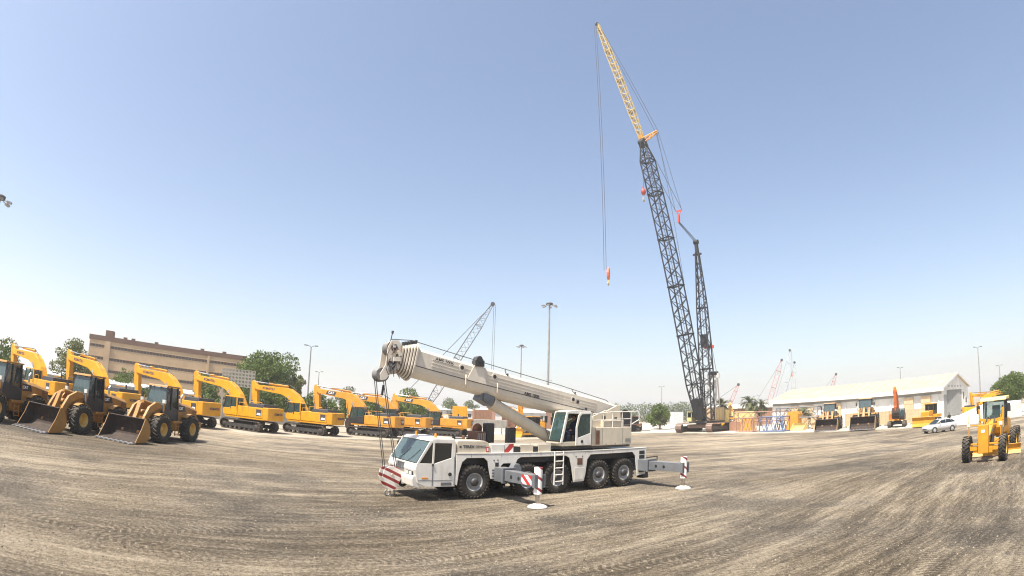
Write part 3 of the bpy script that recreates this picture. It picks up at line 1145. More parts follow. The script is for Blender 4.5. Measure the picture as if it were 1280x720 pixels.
b.tube((-8.95, -0.55, 3.28), (-8.95, 0.55, 3.28), 0.36, None, 20)
b.tube((-8.95, -0.62, 3.28), (-8.95, -0.55, 3.28), 0.46, None, 20)
b.tube((-8.95, 0.55, 3.28), (-8.95, 0.62, 3.28), 0.46, None, 20)
b.build('winch_drum', 'dark_steel', crane)
b = MB()
b.box(-9.35, -1.05, 2.70, -8.74, 1.05, 3.0)
b.build('winch_frame', 'dark_steel', crane, bevel=0.03)
b = MB()
b.box(-8.3, 0.78, 2.905, -6.9, 1.18, 3.22)
b.build('oil_tank', 'cream_paint', crane, bevel=0.03)
b = MB()
b.tube((-7.1, 1.0, 3.22), (-7.1, 1.0, 3.42), 0.10, None, 10)
b.tube((-7.9, 1.0, 3.22), (-7.9, 1.0, 3.38), 0.07, None, 10)
b.build_each('breather', 'dark_steel', crane)

# operator's cab with its door slid open
oc = obj('operator_cab', None, crane)
oc.empty_display_size = 0.3
Y0, Y1 = 0.46, 1.34


def q(x):
    return x


b = MB()
b.prism([(-4.30, 2.07), (-4.10, 2.20), (-4.10, 2.26), (-6.02, 2.26), (-6.02, 2.07)], 'y', Y0, Y1)
b.build('cab_floor', 'cream_paint', oc, bevel=0.015)
b = MB()
b.prism([(-4.62, 3.55), (-4.58, 3.62), (-4.95, 3.68), (-5.95, 3.66), (-6.02, 3.58), (-6.02, 3.52), (-4.7, 3.52)], 'y', Y0 - 0.01, Y1 + 0.01)
b.build('cab_roof', 'white_paint', oc, bevel=0.02)
for y in (Y0 + 0.02, Y1 - 0.05):
    b = MB()
    b.prism([(-4.34, 2.20), (-4.24, 2.24), (-4.56, 3.58), (-4.66, 3.56)], 'y', y, y + 0.06)
    b.build('front_pillar', 'white_paint', oc, bevel=0.01)
    b = MB()
    b.prism([(-5.94, 2.20), (-6.02, 2.20), (-6.02, 3.56), (-5.94, 3.56)], 'y', y, y + 0.06)
    b.build('rear_pillar', 'white_paint', oc, bevel=0.01)
b = MB()
b.prism([(-4.24, 2.30), (-4.22, 2.30), (-4.55, 3.54), (-4.57, 3.54)], 'y', Y0 + 0.08, Y1 - 0.06)
b.build('front_pane', 'clear_glass', oc)
b = MB()
b.box(-4.30, Y0 + 0.04, 2.20, -4.18, Y1 - 0.04, 2.34)
b.build('front_sill', 'black_plastic', oc, bevel=0.01)
b = MB()
b.box(-5.99, Y0 + 0.05, 2.2, -5.95, Y1 - 0.06, 3.54)
b.build('rear_wall', 'cream_paint', oc)
b = MB()
b.box(-5.94, Y0 + 0.02, 2.25, -4.40, Y0 + 0.035, 3.53)
b.build('far_pane', 'clear_glass', oc)
# sliding door, pushed back
dr = obj('sliding_door', None, oc)
b = MB()
b.prism([(-5.10, 2.10), (-5.97, 2.10), (-5.97, 2.66), (-5.13, 2.42)], 'y', Y1 + 0.022, Y1 + 0.06)
b.prism([(-5.06, 2.10), (-5.16, 2.10), (-5.16, 2.9), (-5.30, 3.40), (-5.42, 3.50), (-5.97, 3.52), (-5.97, 3.60), (-5.34, 3.58), (-5.20, 3.45), (-5.06, 2.9)], 'y', Y1 + 0.022, Y1 + 0.06)
b.prism([(-5.92, 2.6), (-5.985, 2.6), (-5.985, 3.60), (-5.92, 3.60)], 'y', Y1 + 0.020, Y1 + 0.058)
b.build('door_frame', 'white_paint', dr, bevel=0.008)
b = MB()
b.prism([(-5.16, 2.44), (-5.92, 2.66), (-5.92, 3.51), (-5.42, 3.50), (-5.30, 3.40), (-5.16, 2.9)], 'y', Y1 + 0.036, Y1 + 0.046)
b.build('door_pane', 'clear_glass', dr)
b = MB()
b.tube((-5.42, Y1 + 0.055, 2.27), (-5.42, Y1 + 0.075, 2.27), 0.07, None, 12)
b.build('door_lock', 'black_plastic', dr)
b = MB()
b.box(-5.80, 0.62, 2.26, -5.10, 1.16, 2.56)
b.box(-5.86, 0.64, 2.5, -5.66, 1.14, 3.30)
b.box(-4.62, 0.6, 2.26, -4.46, 1.2, 2.85)
b.box(-5.7, 0.5, 2.5, -4.95, 0.6, 2.75)
b.build_each('seat', 'seat_fabric', oc, bevel=0.03)
b = MB()
b.box(-4.52, 0.86, 2.85, -4.46, 1.16, 3.08)
b.build('display_panel', 'lamp_glass', oc)
b = MB()
b.tube((-5.8, 1.2, 3.66), (-5.8, 1.2, 3.80), 0.06, None, 10)
b.build('cab_beacon', 'black_plastic', oc)
b = MB()
b.path([(-4.20, 0.55, 2.40), (-4.05, 0.45, 2.9), (-4.15, 0.42, 3.3)], 0.015, 5)
b.box(-4.17, 0.30, 3.1, -4.12, 0.46, 3.4)
b.build('cab_mirror', 'black_plastic', oc)

# ---- telescopic boom, built along its own axis then tilted
BA = R(9.6)
bx, bz = Vector((math.cos(BA), 0, math.sin(BA))), Vector((-math.sin(BA), 0, math.cos(BA)))
B0 = Vector((-8.35, 0, 3.50))        # rear end of the boom, centre of its box


def bp(s_, y, h):
    return B0 + bx * s_ + bz * h + Vector((0, y, 0))


def ring(s_, w, top, bot, k=1.0, flat=0.62):
    pts = []
    for y, h in ((-w, top * 0.80), (-w * 0.80, top), (w * 0.80, top), (w, top * 0.80)):
        pts.append(bp(s_, y * k, h * k))
    for i in range(0, 9):
        a = PI * i / 8
        pts.append(bp(s_, w * math.cos(a) * k, (-bot * 0.25 - bot * 0.75 * math.sin(a) ** 0.85) * k))
    return pts


LEN = 10.85
boom = obj('telescopic_boom', None, crane)
b = MB()
b.loft([ring(-0.1, 0.40, 0.50, 0.42), ring(1.2, 0.46, 0.58, 0.58), ring(LEN, 0.46, 0.58, 0.58)], 0, False)
base = b.build('base_section', 'boom_paint', boom)
for sd in (1, -1):
    b = MB()
    y = sd * 0.463
    for h, hh in ((0.30, 0.014), (0.16, 0.014), (0.03, 0.014)):
        b.beam(bp(1.3, y, h), bp(LEN - 0.7, y, h), 0.036, hh * 1.8, bz)
    b.build_each('stiffening_rib', 'boom_paint', base)
    b = MB()
    b.beam(bp(1.4, sd * 0.462, -0.13), bp(LEN - 0.02, sd * 0.462, -0.13), 0.012, 0.032, bz)
    b.build('weld_seam', 'dark_steel', base)
    b = MB()
    for s_, h in ((7.2, 0.30), (8.8, 0.30), (2.8, 0.22)):
        b.tube(bp(s_, sd * 0.46, h), bp(s_, sd * 0.49, h), 0.14, None, 14)
    b.build_each('pin_boss', 'boom_paint', base)
    b = MB()
    for s_, h in ((7.2, 0.30), (8.8, 0.30), (2.8, 0.22), (2.5, 0.16)):
        b.tube(bp(s_, sd * 0.485, h), bp(s_, sd * 0.50, h), 0.085, None, 12)
    b.build_each('pin_hole', 'black_plastic', base)
    b = MB()
    for s_ in (8.55, 7.0):
        b.path([bp(s_, sd * 0.47, 0.06), bp(s_ + 0.02, sd * 0.56, -0.1), bp(s_ - 0.02, sd * 0.56, -0.34), bp(s_ - 0.12, sd * 0.48, -0.46)], 0.03)
    b.build_each('jib_hook', 'cream_paint', base)
    b = MB()
    b.add([bp(7.55, sd * 0.475, -0.12), bp(8.5, sd * 0.475, -0.12), bp(8.22, sd * 0.475, 0.66), bp(7.88, sd * 0.475, 0.66), bp(7.55, sd * 0.52, -0.12), bp(8.5, sd * 0.52, -0.12), bp(8.22, sd * 0.52, 0.66), bp(7.88, sd * 0.52, 0.66)], [(0, 1, 2, 3), (4, 5, 6, 7), (0, 1, 5, 4), (1, 2, 6, 5), (2, 3, 7, 6), (3, 0, 4, 7)])
    b.build('jib_bracket', 'boom_paint', base)
for body, s_, h in (('AMS 1006', 9.62, 0.335), ('AMS 1006', 5.15, -0.055)):
    text(body, 0.20, 'lettering', base, bp(s_, 0.472, h), -bx, bz, bold=0.004)
b = MB()
b.ball(bp(8.05, 0.42, 0.72), 0.24, 0, 12, (1, 0.7, 1))
b.beam(bp(7.85, 0.42, 0.70), bp(8.28, 0.42, 0.62), 0.3, 0.25, bz)
b.tube(bp(8.12, 0.25, 0.83), bp(8.12, 0.60, 0.83), 0.13, None, 12)
b.build('deflector_winch', 'dark_steel', boom)
# nested sections show as a stack of collars, each a little smaller and further out
for k in range(6):
    s0 = LEN + 0.02 + k * 0.105
    kk = 1.26 - k * 0.075
    b = MB()
    b.loft([ring(s0, 0.46, 0.58, 0.60, kk), ring(s0 + 0.055, 0.46, 0.58, 0.60, kk)])
    b.loft([ring(s0 + 0.055, 0.46, 0.58, 0.60, kk - 0.16), ring(s0 + 0.105, 0.46, 0.58, 0.60, kk - 0.16)], 1)
    b.build('section_collar', ['boom_paint', 'track_rust'], boom)
    b = MB()
    b.box(-0.04, -0.06, 0, 0.04, 0.06, 0.14)
    b.build('collar_pad', 'dark_steel', boom, bp(s0 + 0.03, 0.2, 0.60 * kk), (0, -BA, 0))
# boom head: cheek plates, sheaves above and below
hs = LEN + 0.62
head = obj('boom_head', None, boom)
for sd in (1, -1):
    b = MB()
    y = sd * 0.30
    o1 = [bp(hs - 0.72 * 0.06, y, -0.46), bp(hs + 0.72 * 0.30, y, -0.62), bp(hs + 0.72 * 0.55, y, -0.95), bp(hs + 0.72 * 0.80, y, -1.02), bp(hs + 0.72 * 0.92, y, -0.80), bp(hs + 0.72 * 0.72, y, -0.40), bp(hs + 0.72 * 0.80, y, 0.30), bp(hs + 0.72 * 0.68, y, 0.58), bp(hs + 0.72 * 0.30, y, 0.66), bp(hs - 0.72 * 0.06, y, 0.45)]
    o2 = [p + Vector((0, sd * 0.05, 0)) for p in o1]
    b.loft([o1, o2])
    b.build('cheek_plate', 'boom_paint', head)
    b = MB()
    b.tube(bp(hs + 0.72 * 0.45, sd * 0.35, 0.32), bp(hs + 0.72 * 0.45, sd * 0.40, 0.32), 0.13, None, 12)
    b.tube(bp(hs + 0.72 * 0.50, sd * 0.35, -0.30), bp(hs + 0.72 * 0.50, sd * 0.40, -0.30), 0.10, None, 12)
    b.beam(bp(hs + 0.72 * 0.20, sd * 0.38, 0.30), bp(hs + 0.72 * 0.30, sd * 0.38, -0.50), 0.05, 0.05, bx)
    b.build_each('sheave_pin', 'dark_steel', head)
for k, y in enumerate((-0.18, -0.06, 0.06, 0.18)):
    for (s_, h, rr) in ((hs + 0.32, 0.32, 0.30), (hs + 0.52, -0.78, 0.28)):
        p = bp(s_, y, h)
        b = MB()
        b.lathe([(0.08, -0.05), (rr - 0.06, -0.03), (rr, -0.05), (rr - 0.05, 0), (rr, 0.05), (rr - 0.06, 0.03), (0.08, 0.05)], (0, 0, 0), 'y', 22)
        b.build('sheave', 'galvanised', head, p)
b = MB()
b.path([bp(hs + 0.72 * 0.10, 0.40, 0.50), bp(hs + 0.72 * 0.05, 0.46, 0.10), bp(hs + 0.72 * 0.22, 0.44, -0.25), bp(hs + 0.72 * 0.12, 0.42, -0.55)], 0.025)
b.path([bp(hs + 0.72 * 0.62, 0.38, 0.50), bp(hs + 0.72 * 0.80, 0.42, 0.0), bp(hs + 0.72 * 0.66, 0.40, -0.40)], 0.02)
b.build('cable_loop', 'track_rust', head)
b = MB()
b.tube(bp(hs + 0.72 * 0.62, 0.1, 0.6), bp(hs + 0.72 * 0.62, 0.1, 0.98), 0.02)
b.tube(bp(hs + 0.72 * 0.62, 0.1, 0.9), bp(hs + 0.72 * 0.62, 0.1, 1.0), 0.05)
b.build('anemometer', 'dark_steel', head)
b = MB()
b.beam(bp(hs + 0.72 * 0.02, 0, -0.55), bp(hs + 0.72 * 0.55, 0, -0.62), 0.50, 0.16, bz)
b.beam(bp(hs + 0.72 * 0.02, 0, 0.52), bp(hs + 0.72 * 0.35, 0, 0.60), 0.5, 0.1, bz)
b.beam(bp(hs + 0.72 * 0.02, 0.42, -0.05), bp(hs + 0.72 * 0.4, 0.42, -0.12), 0.14, 0.16, bz)
b.beam(bp(hs + 0.72 * 0.1, 0.40, 0.20), bp(hs + 0.72 * 0.22, 0.40, 0.12), 0.16, 0.22, bz)
b.build('head_frame', 'boom_paint', head)
rr_ = random.Random(9)
for k in range(9):      # hydraulic lines, plates and clamps crowd the side of the head
    b = MB()
    s0 = hs + rr_.uniform(0.0, 0.5)
    h0 = rr_.uniform(-0.5, 0.5)
    b.path([bp(s0, 0.37, h0), bp(s0 + rr_.uniform(-0.1, 0.15), 0.42, h0 - 0.16), bp(s0 + rr_.uniform(-0.15, 0.1), 0.40, h0 - 0.36)], 0.016, 5)
    b.build('hydraulic_line', 'track_rust' if k % 2 else 'dark_steel', head)
    b = MB()
    s0, h0 = hs + rr_.uniform(0.02, 0.5), rr_.uniform(-0.55, 0.5)
    b.beam(bp(s0, 0.37, h0), bp(s0 + 0.11, 0.37, h0 + rr_.uniform(-0.05, 0.05)), 0.10, 0.09, bz)
    b.build('clamp', ('boom_paint', 'track_rust', 'grey_paint')[k % 3], head)
# hoist rope over the boom with its two guides
b = MB()
b.path([bp(-0.75, 0.1, 0.12), bp(0.35, 0.1, 0.66), bp(3.4, 0.12, 0.78), bp(LEN + 0.2, 0.12, 0.86), bp(hs + 0.45, 0.12, 0.66)], 0.017, 6)
b.build('hoist_rope', 'rope', boom)
for s_, L_ in ((6.55, 0.82), (2.70, 0.76)):
    b = MB()
    b.tube(bp(s_, 0.40, 0.42), bp(s_ + 0.02, 0.16, L_), 0.022)
    b.tube(bp(s_, 0.40, 0.36), bp(s_, 0.44, 0.60), 0.035)
    b.ball(bp(s_ + 0.05, 0.38, 0.55), 0.04)
    b.build('rope_guide', 'dark_steel', boom)
# luffing ram
p0, p1 = Vector((-4.75, 0, 2.35)), bp(7.35, 0, -0.62)
d_ = (p1 - p0).normalized()
ram = obj('luffing_cylinder', None, crane)
b = MB()
b.tube(p0, p1 - d_ * 0.55, 0.265, None, 22)
b.tube(p1 - d_ * 0.62, p1 - d_ * 0.5, 0.29, None, 22)
b.build('ram_barrel', 'cream_paint', ram)
b = MB()
b.tube(p1 - d_ * 0.55, p1, 0.19, None, 18)
b.build('ram_rod', 'chrome', ram)
b = MB()
b.beam(p1 - d_ * 0.42, p1 + d_ * 0.22, 0.66, 0.42, bz)
b.tube(p1 + Vector((0, -0.42, 0)), p1 + Vector((0, 0.42, 0)), 0.16, None, 14)
b.build('ram_clevis', 'grey_paint', ram, bevel=0.03)
# hoist lines to the hook
HK = Vector((3.02, 0.0, 1.10))
b = MB()
for y in (-0.10, 0.10):
    b.path([bp(hs + 0.72 * 1.02, y, -0.86), HK + Vector((0.26, y, 0.0))], 0.017, 6)
    b.path([bp(hs + 0.72 * 0.46, y, -0.90), HK + Vector((-0.24, y, 0.0))], 0.017, 6)
b.build('hook_line', 'rope', crane)
b = MB()
b.tube(bp(hs + 0.72 * 0.47, 0.1, -1.15), bp(hs + 0.72 * 0.44, 0.1, -1.55), 0.05, None, 8)
b.build('limit_weight', 'black_plastic', crane)

hook = thing('hook_block', 'red and white striped hook block hanging in front of the white crane cab', 'hook block', tuple(crane.matrix_world @ HK if False else Vector((-1.96 + HK.x * math.cos(HD) - HK.y * math.sin(HD), 22.94 + HK.x * math.sin(HD) + HK.y * math.cos(HD), 0.16))), HD)
for y in (-0.24, 0.20):
    b = MB()
    b.prism([(-0.34, 0.92), (-0.40, 0.62), (-0.20, 0.20), (0.0, 0.06), (0.20, 0.20), (0.40, 0.62), (0.34, 0.92), (0.16, 1.04), (-0.16, 1.04)], 'y', y, y + 0.04)
    b.build('cheek_plate', 'stripe_hook', hook, bevel=0.008)
for y in (-0.10, 0.02, 0.14):
    b = MB()
    b.lathe([(0.05, -0.04), (0.24, -0.025), (0.28, -0.045), (0.24, 0), (0.28, 0.045), (0.24, 0.025), (0.05, 0.04)], (0, y, 0.72), 'y', 20)
    b.build('sheave', 'galvanised', hook)
b = MB()
b.tube((0, -0.30, 0.72), (0, 0.30, 0.72), 0.05, None, 10)
b.tube((0, 0, 0.05), (0, 0, 0.24), 0.06, None, 8)
b.build_each('sheave_pin', 'cream_paint', hook)
b = MB()
arcp = [(0.0, 0.0, 0.10)] + [(0.10 + 0.11 * math.cos(a), 0, -0.02 + 0.11 * math.sin(a)) for a in [PI - i * PI * 1.35 / 8 * -1 for i in range(9)]]
b.path(arcp, 0.035, 7)
arcp = [(-p[0], p[1], p[2]) for p in arcp]
b.path(arcp, 0.035, 7)
b.build('hook', 'galvanised', hook)
b = MB()
tor = [(-0.50 + 0.14 * math.cos(i * PI / 8), 0.1, 0.42 + 0.14 * math.sin(i * PI / 8)) for i in range(17)]
b.path(tor, 0.06, 8)
b.tube((-0.38, 0.1, 0.42), (-0.2, 0.1, 0.42), 0.05)
b.build('tie_ring', 'black_plastic', hook)


# ---- people
def skinned(name, joints, edges, mats, parent=None, sub=2, loc=None, rot=None):
    me = bpy.data.meshes.new(name)
    me.from_pydata([j[0] for j in joints], edges, [])
    o = bpy.data.objects.new(name, me)
    C.objects.link(o)
    sk = o.modifiers.new('skin', 'SKIN')
    for i, j in enumerate(joints):
        me.skin_vertices[0].data[i].radius = (j[1], j[1] if len(j) < 3 else j[2])
    me.skin_vertices[0].data[0].use_root = True
    sk.use_smooth_shade = True
    ss = o.modifiers.new('sub', 'SUBSURF')
    ss.levels = ss.render_levels = sub
    dg = bpy.context.evaluated_depsgraph_get()
    me2 = bpy.data.meshes.new_from_object(o.evaluated_get(dg))
    bpy.data.objects.remove(o)
    me2.materials.clear()
    for m in mats:
        me2.materials.append(M[m])
    return obj(name, me2, parent, loc, rot)


def head_mesh(parent, c, yaw, sk='skin', hair='hair'):
    """head with face, looking along local +x"""
    b = MB()
    b.ball((0, 0, 0), 0.1, 0, 16, (0.98, 0.78, 1.18))
    b.ball((0.02, 0, -0.075), 0.068, 0, 12, (0.95, 0.85, 0.8))
    b.beam((0.092, 0, 0.02), (0.115, 0, -0.025), 0.026, 0.02, (1, 0, 0))
    for s_ in (-1, 1):
        b.ball((0.0, s_ * 0.08, -0.005), 0.026, 0, 8, (0.7, 0.4, 1.1))
        b.ball((0.083, s_ * 0.034, 0.012), 0.012, 1, 8)
    b.beam((0.094, -0.024, -0.058), (0.094, 0.024, -0.058), 0.008, 0.010, (0, 0, 1), 1)
    b.ball((-0.018, 0, 0.034), 0.102, 1, 14, (0.98, 0.82, 1.0))
    return b.build('head', [sk, hair], parent, c, (0, 0, yaw))


def hands(parent, places):
    for c, d, fw in places:
        b = MB()
        c, d = Vector(c), Vector(d).normalized()
        s_ = Vector(fw).normalized()
        b.beam(c, c + d * 0.09, 0.03, 0.08, s_)
        for k in range(4):
            o = c + d * 0.085 + s_ * (-0.03 + 0.02 * k)
            L_ = (0.066, 0.078, 0.074, 0.058)[k]
            dn = (d + d.cross(s_) * 0.5).normalized()
            b.path([o, o + d * L_ * 0.5, o + d * L_ * 0.5 + dn * L_ * 0.5], 0.0085, 6)
        o = c + d * 0.03 - s_ * 0.04
        b.path([o, o - s_ * 0.03 + d * 0.025, o - s_ * 0.035 + d * 0.06], 0.010, 6)
        b.build('hand', 'skin', parent)


ca = Vector((-5.40, 0.90, 2.56))
wp = Vector((-1.96 + ca.x * math.cos(HD) - ca.y * math.sin(HD), 22.94 + ca.x * math.sin(HD) + ca.y * math.cos(HD), ca.z))
person = thing('person', 'person in dark blue overalls sitting at the controls of the white crane', 'person', tuple(wp), HD)
J = [((0, 0, 0.10), 0.15, 0.13), ((-0.02, 0, 0.28), 0.13, 0.15), ((0.0, 0, 0.46), 0.13, 0.18), ((0.02, 0, 0.58), 0.06, 0.07), ((0.03, 0, 0.66), 0.05),
     ((0.02, 0.19, 0.52), 0.065), ((0.10, 0.25, 0.28), 0.05), ((0.34, 0.22, 0.22), 0.036),
     ((0.02, -0.19, 0.52), 0.065), ((0.10, -0.25, 0.28), 0.05), ((0.34, -0.22, 0.22), 0.036),
     ((0.05, 0.10, 0.09), 0.095), ((0.46, 0.14, 0.12), 0.07), ((0.54, 0.14, -0.24), 0.05), ((0.66, 0.14, -0.27), 0.045),
     ((0.05, -0.10, 0.09), 0.095), ((0.46, -0.14, 0.12), 0.07), ((0.54, -0.14, -0.24), 0.05), ((0.66, -0.14, -0.27), 0.045)]
Ed = [(0, 1), (1, 2), (2, 3), (3, 4), (2, 5), (5, 6), (6, 7), (2, 8), (8, 9), (9, 10), (0, 11), (11, 12), (12, 13), (13, 14), (0, 15), (15, 16), (16, 17), (17, 18)]
skinned('body', J, Ed, ['overalls'], person, 2)
head_mesh(person, (0.05, 0, 0.78), 0.2)
hands(person, [((0.36, 0.22, 0.22), (1, 0, -0.1), (0, 1, 0)), ((0.36, -0.22, 0.22), (1, 0, -0.1), (0, -1, 0))])

# ------------------------------------------------------------------ wheel loaders
def logo_cat(parent, origin, xdir, ydir, size, plate=None):
    X, Y = Vector(xdir).normalized(), Vector(ydir).normalized()
    Z = X.cross(Y)
    o = Vector(origin)
    if plate:
        b = MB()
        w, h = plate
        b.beam(o - X * w / 2, o + X * w / 2, 0.006, h, Y)
        b.build('logo_plate', 'lettering', parent)
    text('CAT', size, 'lettering_white', parent, o + Z * 0.006, X, Y, bold=size * 0.03)
    b = MB()
    c = o + Z * 0.0085 - Y * size * 0.30
    b.add([c - X * size * 0.28, c + X * size * 0.28, c + Y * size * 0.30], [(0, 1, 2)])
    b.build('logo_triangle', 'rim_yellow', parent)


lt_me = tyre_mesh(0.83, 0.40, 0.66, 22, 0.07).mesh('loader_tyre', ['rubber'])
lr_me = rim_mesh(0.40, 0.66, 0.45, 12, 0.10).mesh('loader_rim', ['rim_yellow'])


def make_loader(label, loc, rz, group, ym='loader_yellow'):
    """articulated wheel loader; +x ahead, front axle at x = 0"""
    t = thing('wheel_loader', label, 'wheel loader', loc, rz, group)
    # bucket
    bk = obj('bucket', None, t)
    W = 1.45
    sec = [(3.25, 0.06), (2.10, 0.10), (1.72, 0.30), (1.58, 0.70), (1.72, 1.15), (2.02, 1.45), (2.12, 1.42), (1.84, 1.10), (1.70, 0.72), (1.82, 0.38), (2.14, 0.20), (3.22, 0.11)]
    b = MB()
    b.prism(sec, 'y', -W, W)
    b.build('bucket_shell', 'worn_bucket', bk)
    for s_ in (-1, 1):
        b = MB()
        b.prism([(3.10, 0.07), (2.10, 0.10), (1.72, 0.30), (1.58, 0.70), (1.72, 1.15), (2.02, 1.45), (2.16, 1.46), (2.50, 0.85)], 'y', min(s_ * W, s_ * W + s_ * 0.03), max(s_ * W, s_ * W + s_ * 0.03))
        b.build('side_plate', ym, bk)
        b = MB()
        b.prism([(3.10, 0.072), (2.10, 0.10), (1.75, 0.30), (1.62, 0.70), (1.75, 1.15), (2.04, 1.43), (2.15, 1.44), (2.49, 0.85)], 'y', min(s_ * W - s_ * 0.025, s_ * W - s_ * 0.003), max(s_ * W - s_ * 0.025, s_ * W - s_ * 0.003))
        b.build('wear_plate', 'worn_bucket', bk)
    b = MB()
    b.box(3.10, -W - 0.02, 0.03, 3.40, W + 0.02, 0.075)
    b.build('cutting_edge', 'steel', bk)
    for k in range(8):
        b = MB()
        y = -W + 0.12 + k * (2 * W - 0.24) / 7
        b.beam((3.20, y, 0.085), (3.58, y, 0.045), 0.11, 0.09, (0, 0, 1), 0, 0.07, 0.03)
        b.build('tooth', 'steel', bk)
    # front frame and arms
    b = MB()
    b.box(-0.95, -0.42, 0.65, 0.55, 0.42, 1.55)
    b.prism([(-0.9, 1.5), (0.45, 1.5), (0.30, 2.05), (-0.10, 2.42), (-0.55, 2.42), (-0.80, 2.0)], 'y', -0.48, -0.36)
    b.prism([(-0.9, 1.5), (0.45, 1.5), (0.30, 2.05), (-0.10, 2.42), (-0.55, 2.42), (-0.80, 2.0)], 'y', 0.36, 0.48)
    b.build('front_frame', ym, t, bevel=0.03)
    for s_ in (-1, 1):
        b = MB()
        y = s_ * 0.62
        b.prism([(-0.55, 2.10), (-0.45, 2.38), (0.10, 2.40), (0.75, 2.12), (1.20, 1.55), (1.50, 0.95), (1.78, 0.62), (1.72, 0.34), (1.50, 0.36), (1.15, 0.85), (0.85, 1.40), (0.45, 1.78), (0.0, 1.98)], 'y', y - 0.09, y + 0.09)
        b.build('lift_arm', ym, t, bevel=0.02)
        b = MB()
        b.tube((-0.5, s_ * 0.46, 1.0), (0.5, s_ * 0.50, 1.32), 0.10, None, 12)
        b.tube((0.5, s_ * 0.50, 1.32), (1.0, s_ * 0.52, 1.42), 0.055, None, 10, 1)
        b.build('lift_cylinder', [ym, 'chrome'], t)
        # front fender
        b = MB()
        pts = [(0.95 * math.cos(a), 0.83 + 0.97 * math.sin(a)) for a in [R(58 + i * 11) for i in range(11)]]
        inn = [(0.92 * math.cos(a), 0.83 + 0.93 * math.sin(a)) for a in [R(58 + i * 11) for i in range(11)]]
        for i in range(10):
            b.prism([pts[i], pts[i + 1], inn[i + 1], inn[i]], 'y', min(s_ * 0.80, s_ * 1.30), max(s_ * 0.80, s_ * 1.30))
        b.build('front_fender', ym, t)
        b = MB()
        b.tube((-0.55, s_ * 0.9, 1.9), (-0.55, s_ * 0.9, 2.45), 0.04)
        b.box(-0.60, s_ * 0.9 - 0.12, 2.40, -0.48, s_ * 0.9 + 0.12, 2.62, 1)
        b.build('work_light', [ym, 'lamp_glass'], t)
    b = MB()
    b.prism([(0.72, 2.35), (0.95, 2.30), (1.25, 1.70), (1.62, 1.02), (1.50, 0.92), (1.05, 1.50)], 'y', -0.14, 0.14)
    b.tube((-0.35, 0, 2.25), (0.62, 0, 2.38), 0.12, None, 12)
    b.tube((0.50, -0.62, 1.75), (0.50, 0.62, 1.75), 0.14, None, 12)
    b.build('tilt_linkage', ym, t, bevel=0.015)
    # rear frame, hood
    b = MB()
    b.box(-4.75, -0.48, 0.62, -0.95, 0.48, 1.30)
    b.tube((-1.1, 0, 0.75), (-1.1, 0, 1.5), 0.28, None, 12)
    b.build('rear_frame', ym, t, bevel=0.03)
    b = MB()
    b.loft([[(x, -w, 1.25), (x, w, 1.25), (x, w, z - 0.18), (x, w - 0.22, z), (x, -w + 0.22, z), (x, -w, z - 0.18)] for x, w, z in ((-2.45, 0.80, 2.52), (-3.6, 0.80, 2.42), (-4.85, 0.76, 2.20))])
    hood = b.build('engine_hood', ym, t, bevel=0.03)
    for s_ in (-1, 1):
        b = MB()
        b.box(-4.70, s_ * 0.80 - 0.015, 1.50, -4.28, s_ * 0.80 + 0.012, 2.05)
        b.build('side_grille', 'rust', hood)
        for k in range(5):
            b = MB()
            b.box(-4.68, s_ * 0.816 - 0.012, 1.54 + k * 0.10, -4.30, s_ * 0.816 + 0.012, 1.58 + k * 0.10)
            b.build('grille_slat', ym, hood)
        b = MB()
        b.prism([(-2.48, 1.92), (-3.32, 1.92), (-3.18, 2.30), (-2.48, 2.36)], 'y', s_ * 0.803 - 0.01, s_ * 0.803 + 0.01)
        b.build('model_panel', 'black_plastic', hood)
        logo_cat(hood, (-2.70, s_ * 0.817, 2.13), (-s_, 0, 0), (0, 0, 1), 0.24)
        # rear fender and steps
        b = MB()
        pts = [(-3.45 + 1.0 * math.cos(a), 0.83 + 1.0 * math.sin(a)) for a in [R(50 + i * 10) for i in range(11)]]
        inn = [(-3.45 + 0.94 * math.cos(a), 0.83 + 0.94 * math.sin(a)) for a in [R(50 + i * 10) for i in range(11)]]
        for i in range(10):
            b.prism([pts[i], pts[i + 1], inn[i + 1], inn[i]], 'y', min(s_ * 0.78, s_ * 1.30), max(s_ * 0.78, s_ * 1.30))
        b.build('rear_fender', ym, t)
        b = MB()
        b.box(-2.30, min(s_ * 0.85, s_ * 1.22), 1.22, -1.35, max(s_ * 0.85, s_ * 1.22), 1.34)
        for k in range(3):
            b.box(-1.95, min(s_ * 1.10, s_ * 1.25), 0.45 + k * 0.26, -1.55, max(s_ * 1.10, s_ * 1.25), 0.49 + k * 0.26)
        b.box(-1.98, s_ * 1.18 - 0.03, 0.42, -1.94, s_ * 1.18 + 0.03, 1.25)
        b.box(-1.56, s_ * 1.18 - 0.03, 0.42, -1.52, s_ * 1.18 + 0.03, 1.25)
        b.build('step', ym, t)
        b = MB()
        b.box(-2.2, min(s_ * 0.5, s_ * 0.95), 0.75, -1.3, max(s_ * 0.5, s_ * 0.95), 1.22)
        b.build('tank', ym, t, bevel=0.04)
    b = MB()
    b.box(-5.15, -1.0, 0.72, -4.80, 1.0, 1.30)
    b.build('counterweight', ym, t, bevel=0.06)
    b = MB()
    b.tube((-3.35, 0.35, 2.40), (-3.35, 0.35, 2.82), 0.075, None, 12)
    b.tube((-3.35, 0.35, 2.82), (-3.50, 0.35, 3.0), 0.075, 0.07, 12)
    b.build('exhaust_pipe', 'steel', t)
    b = MB()
    b.tube((-2.75, -0.3, 2.45), (-2.75, -0.3, 2.9), 0.10, None, 12)
    b.tube((-2.75, -0.3, 2.9), (-2.75, -0.3, 3.05), 0.16, 0.14, 12)
    b.build('air_intake', 'black_plastic', t)
    # cab
    cb = obj('cab', None, t)
    b = MB()
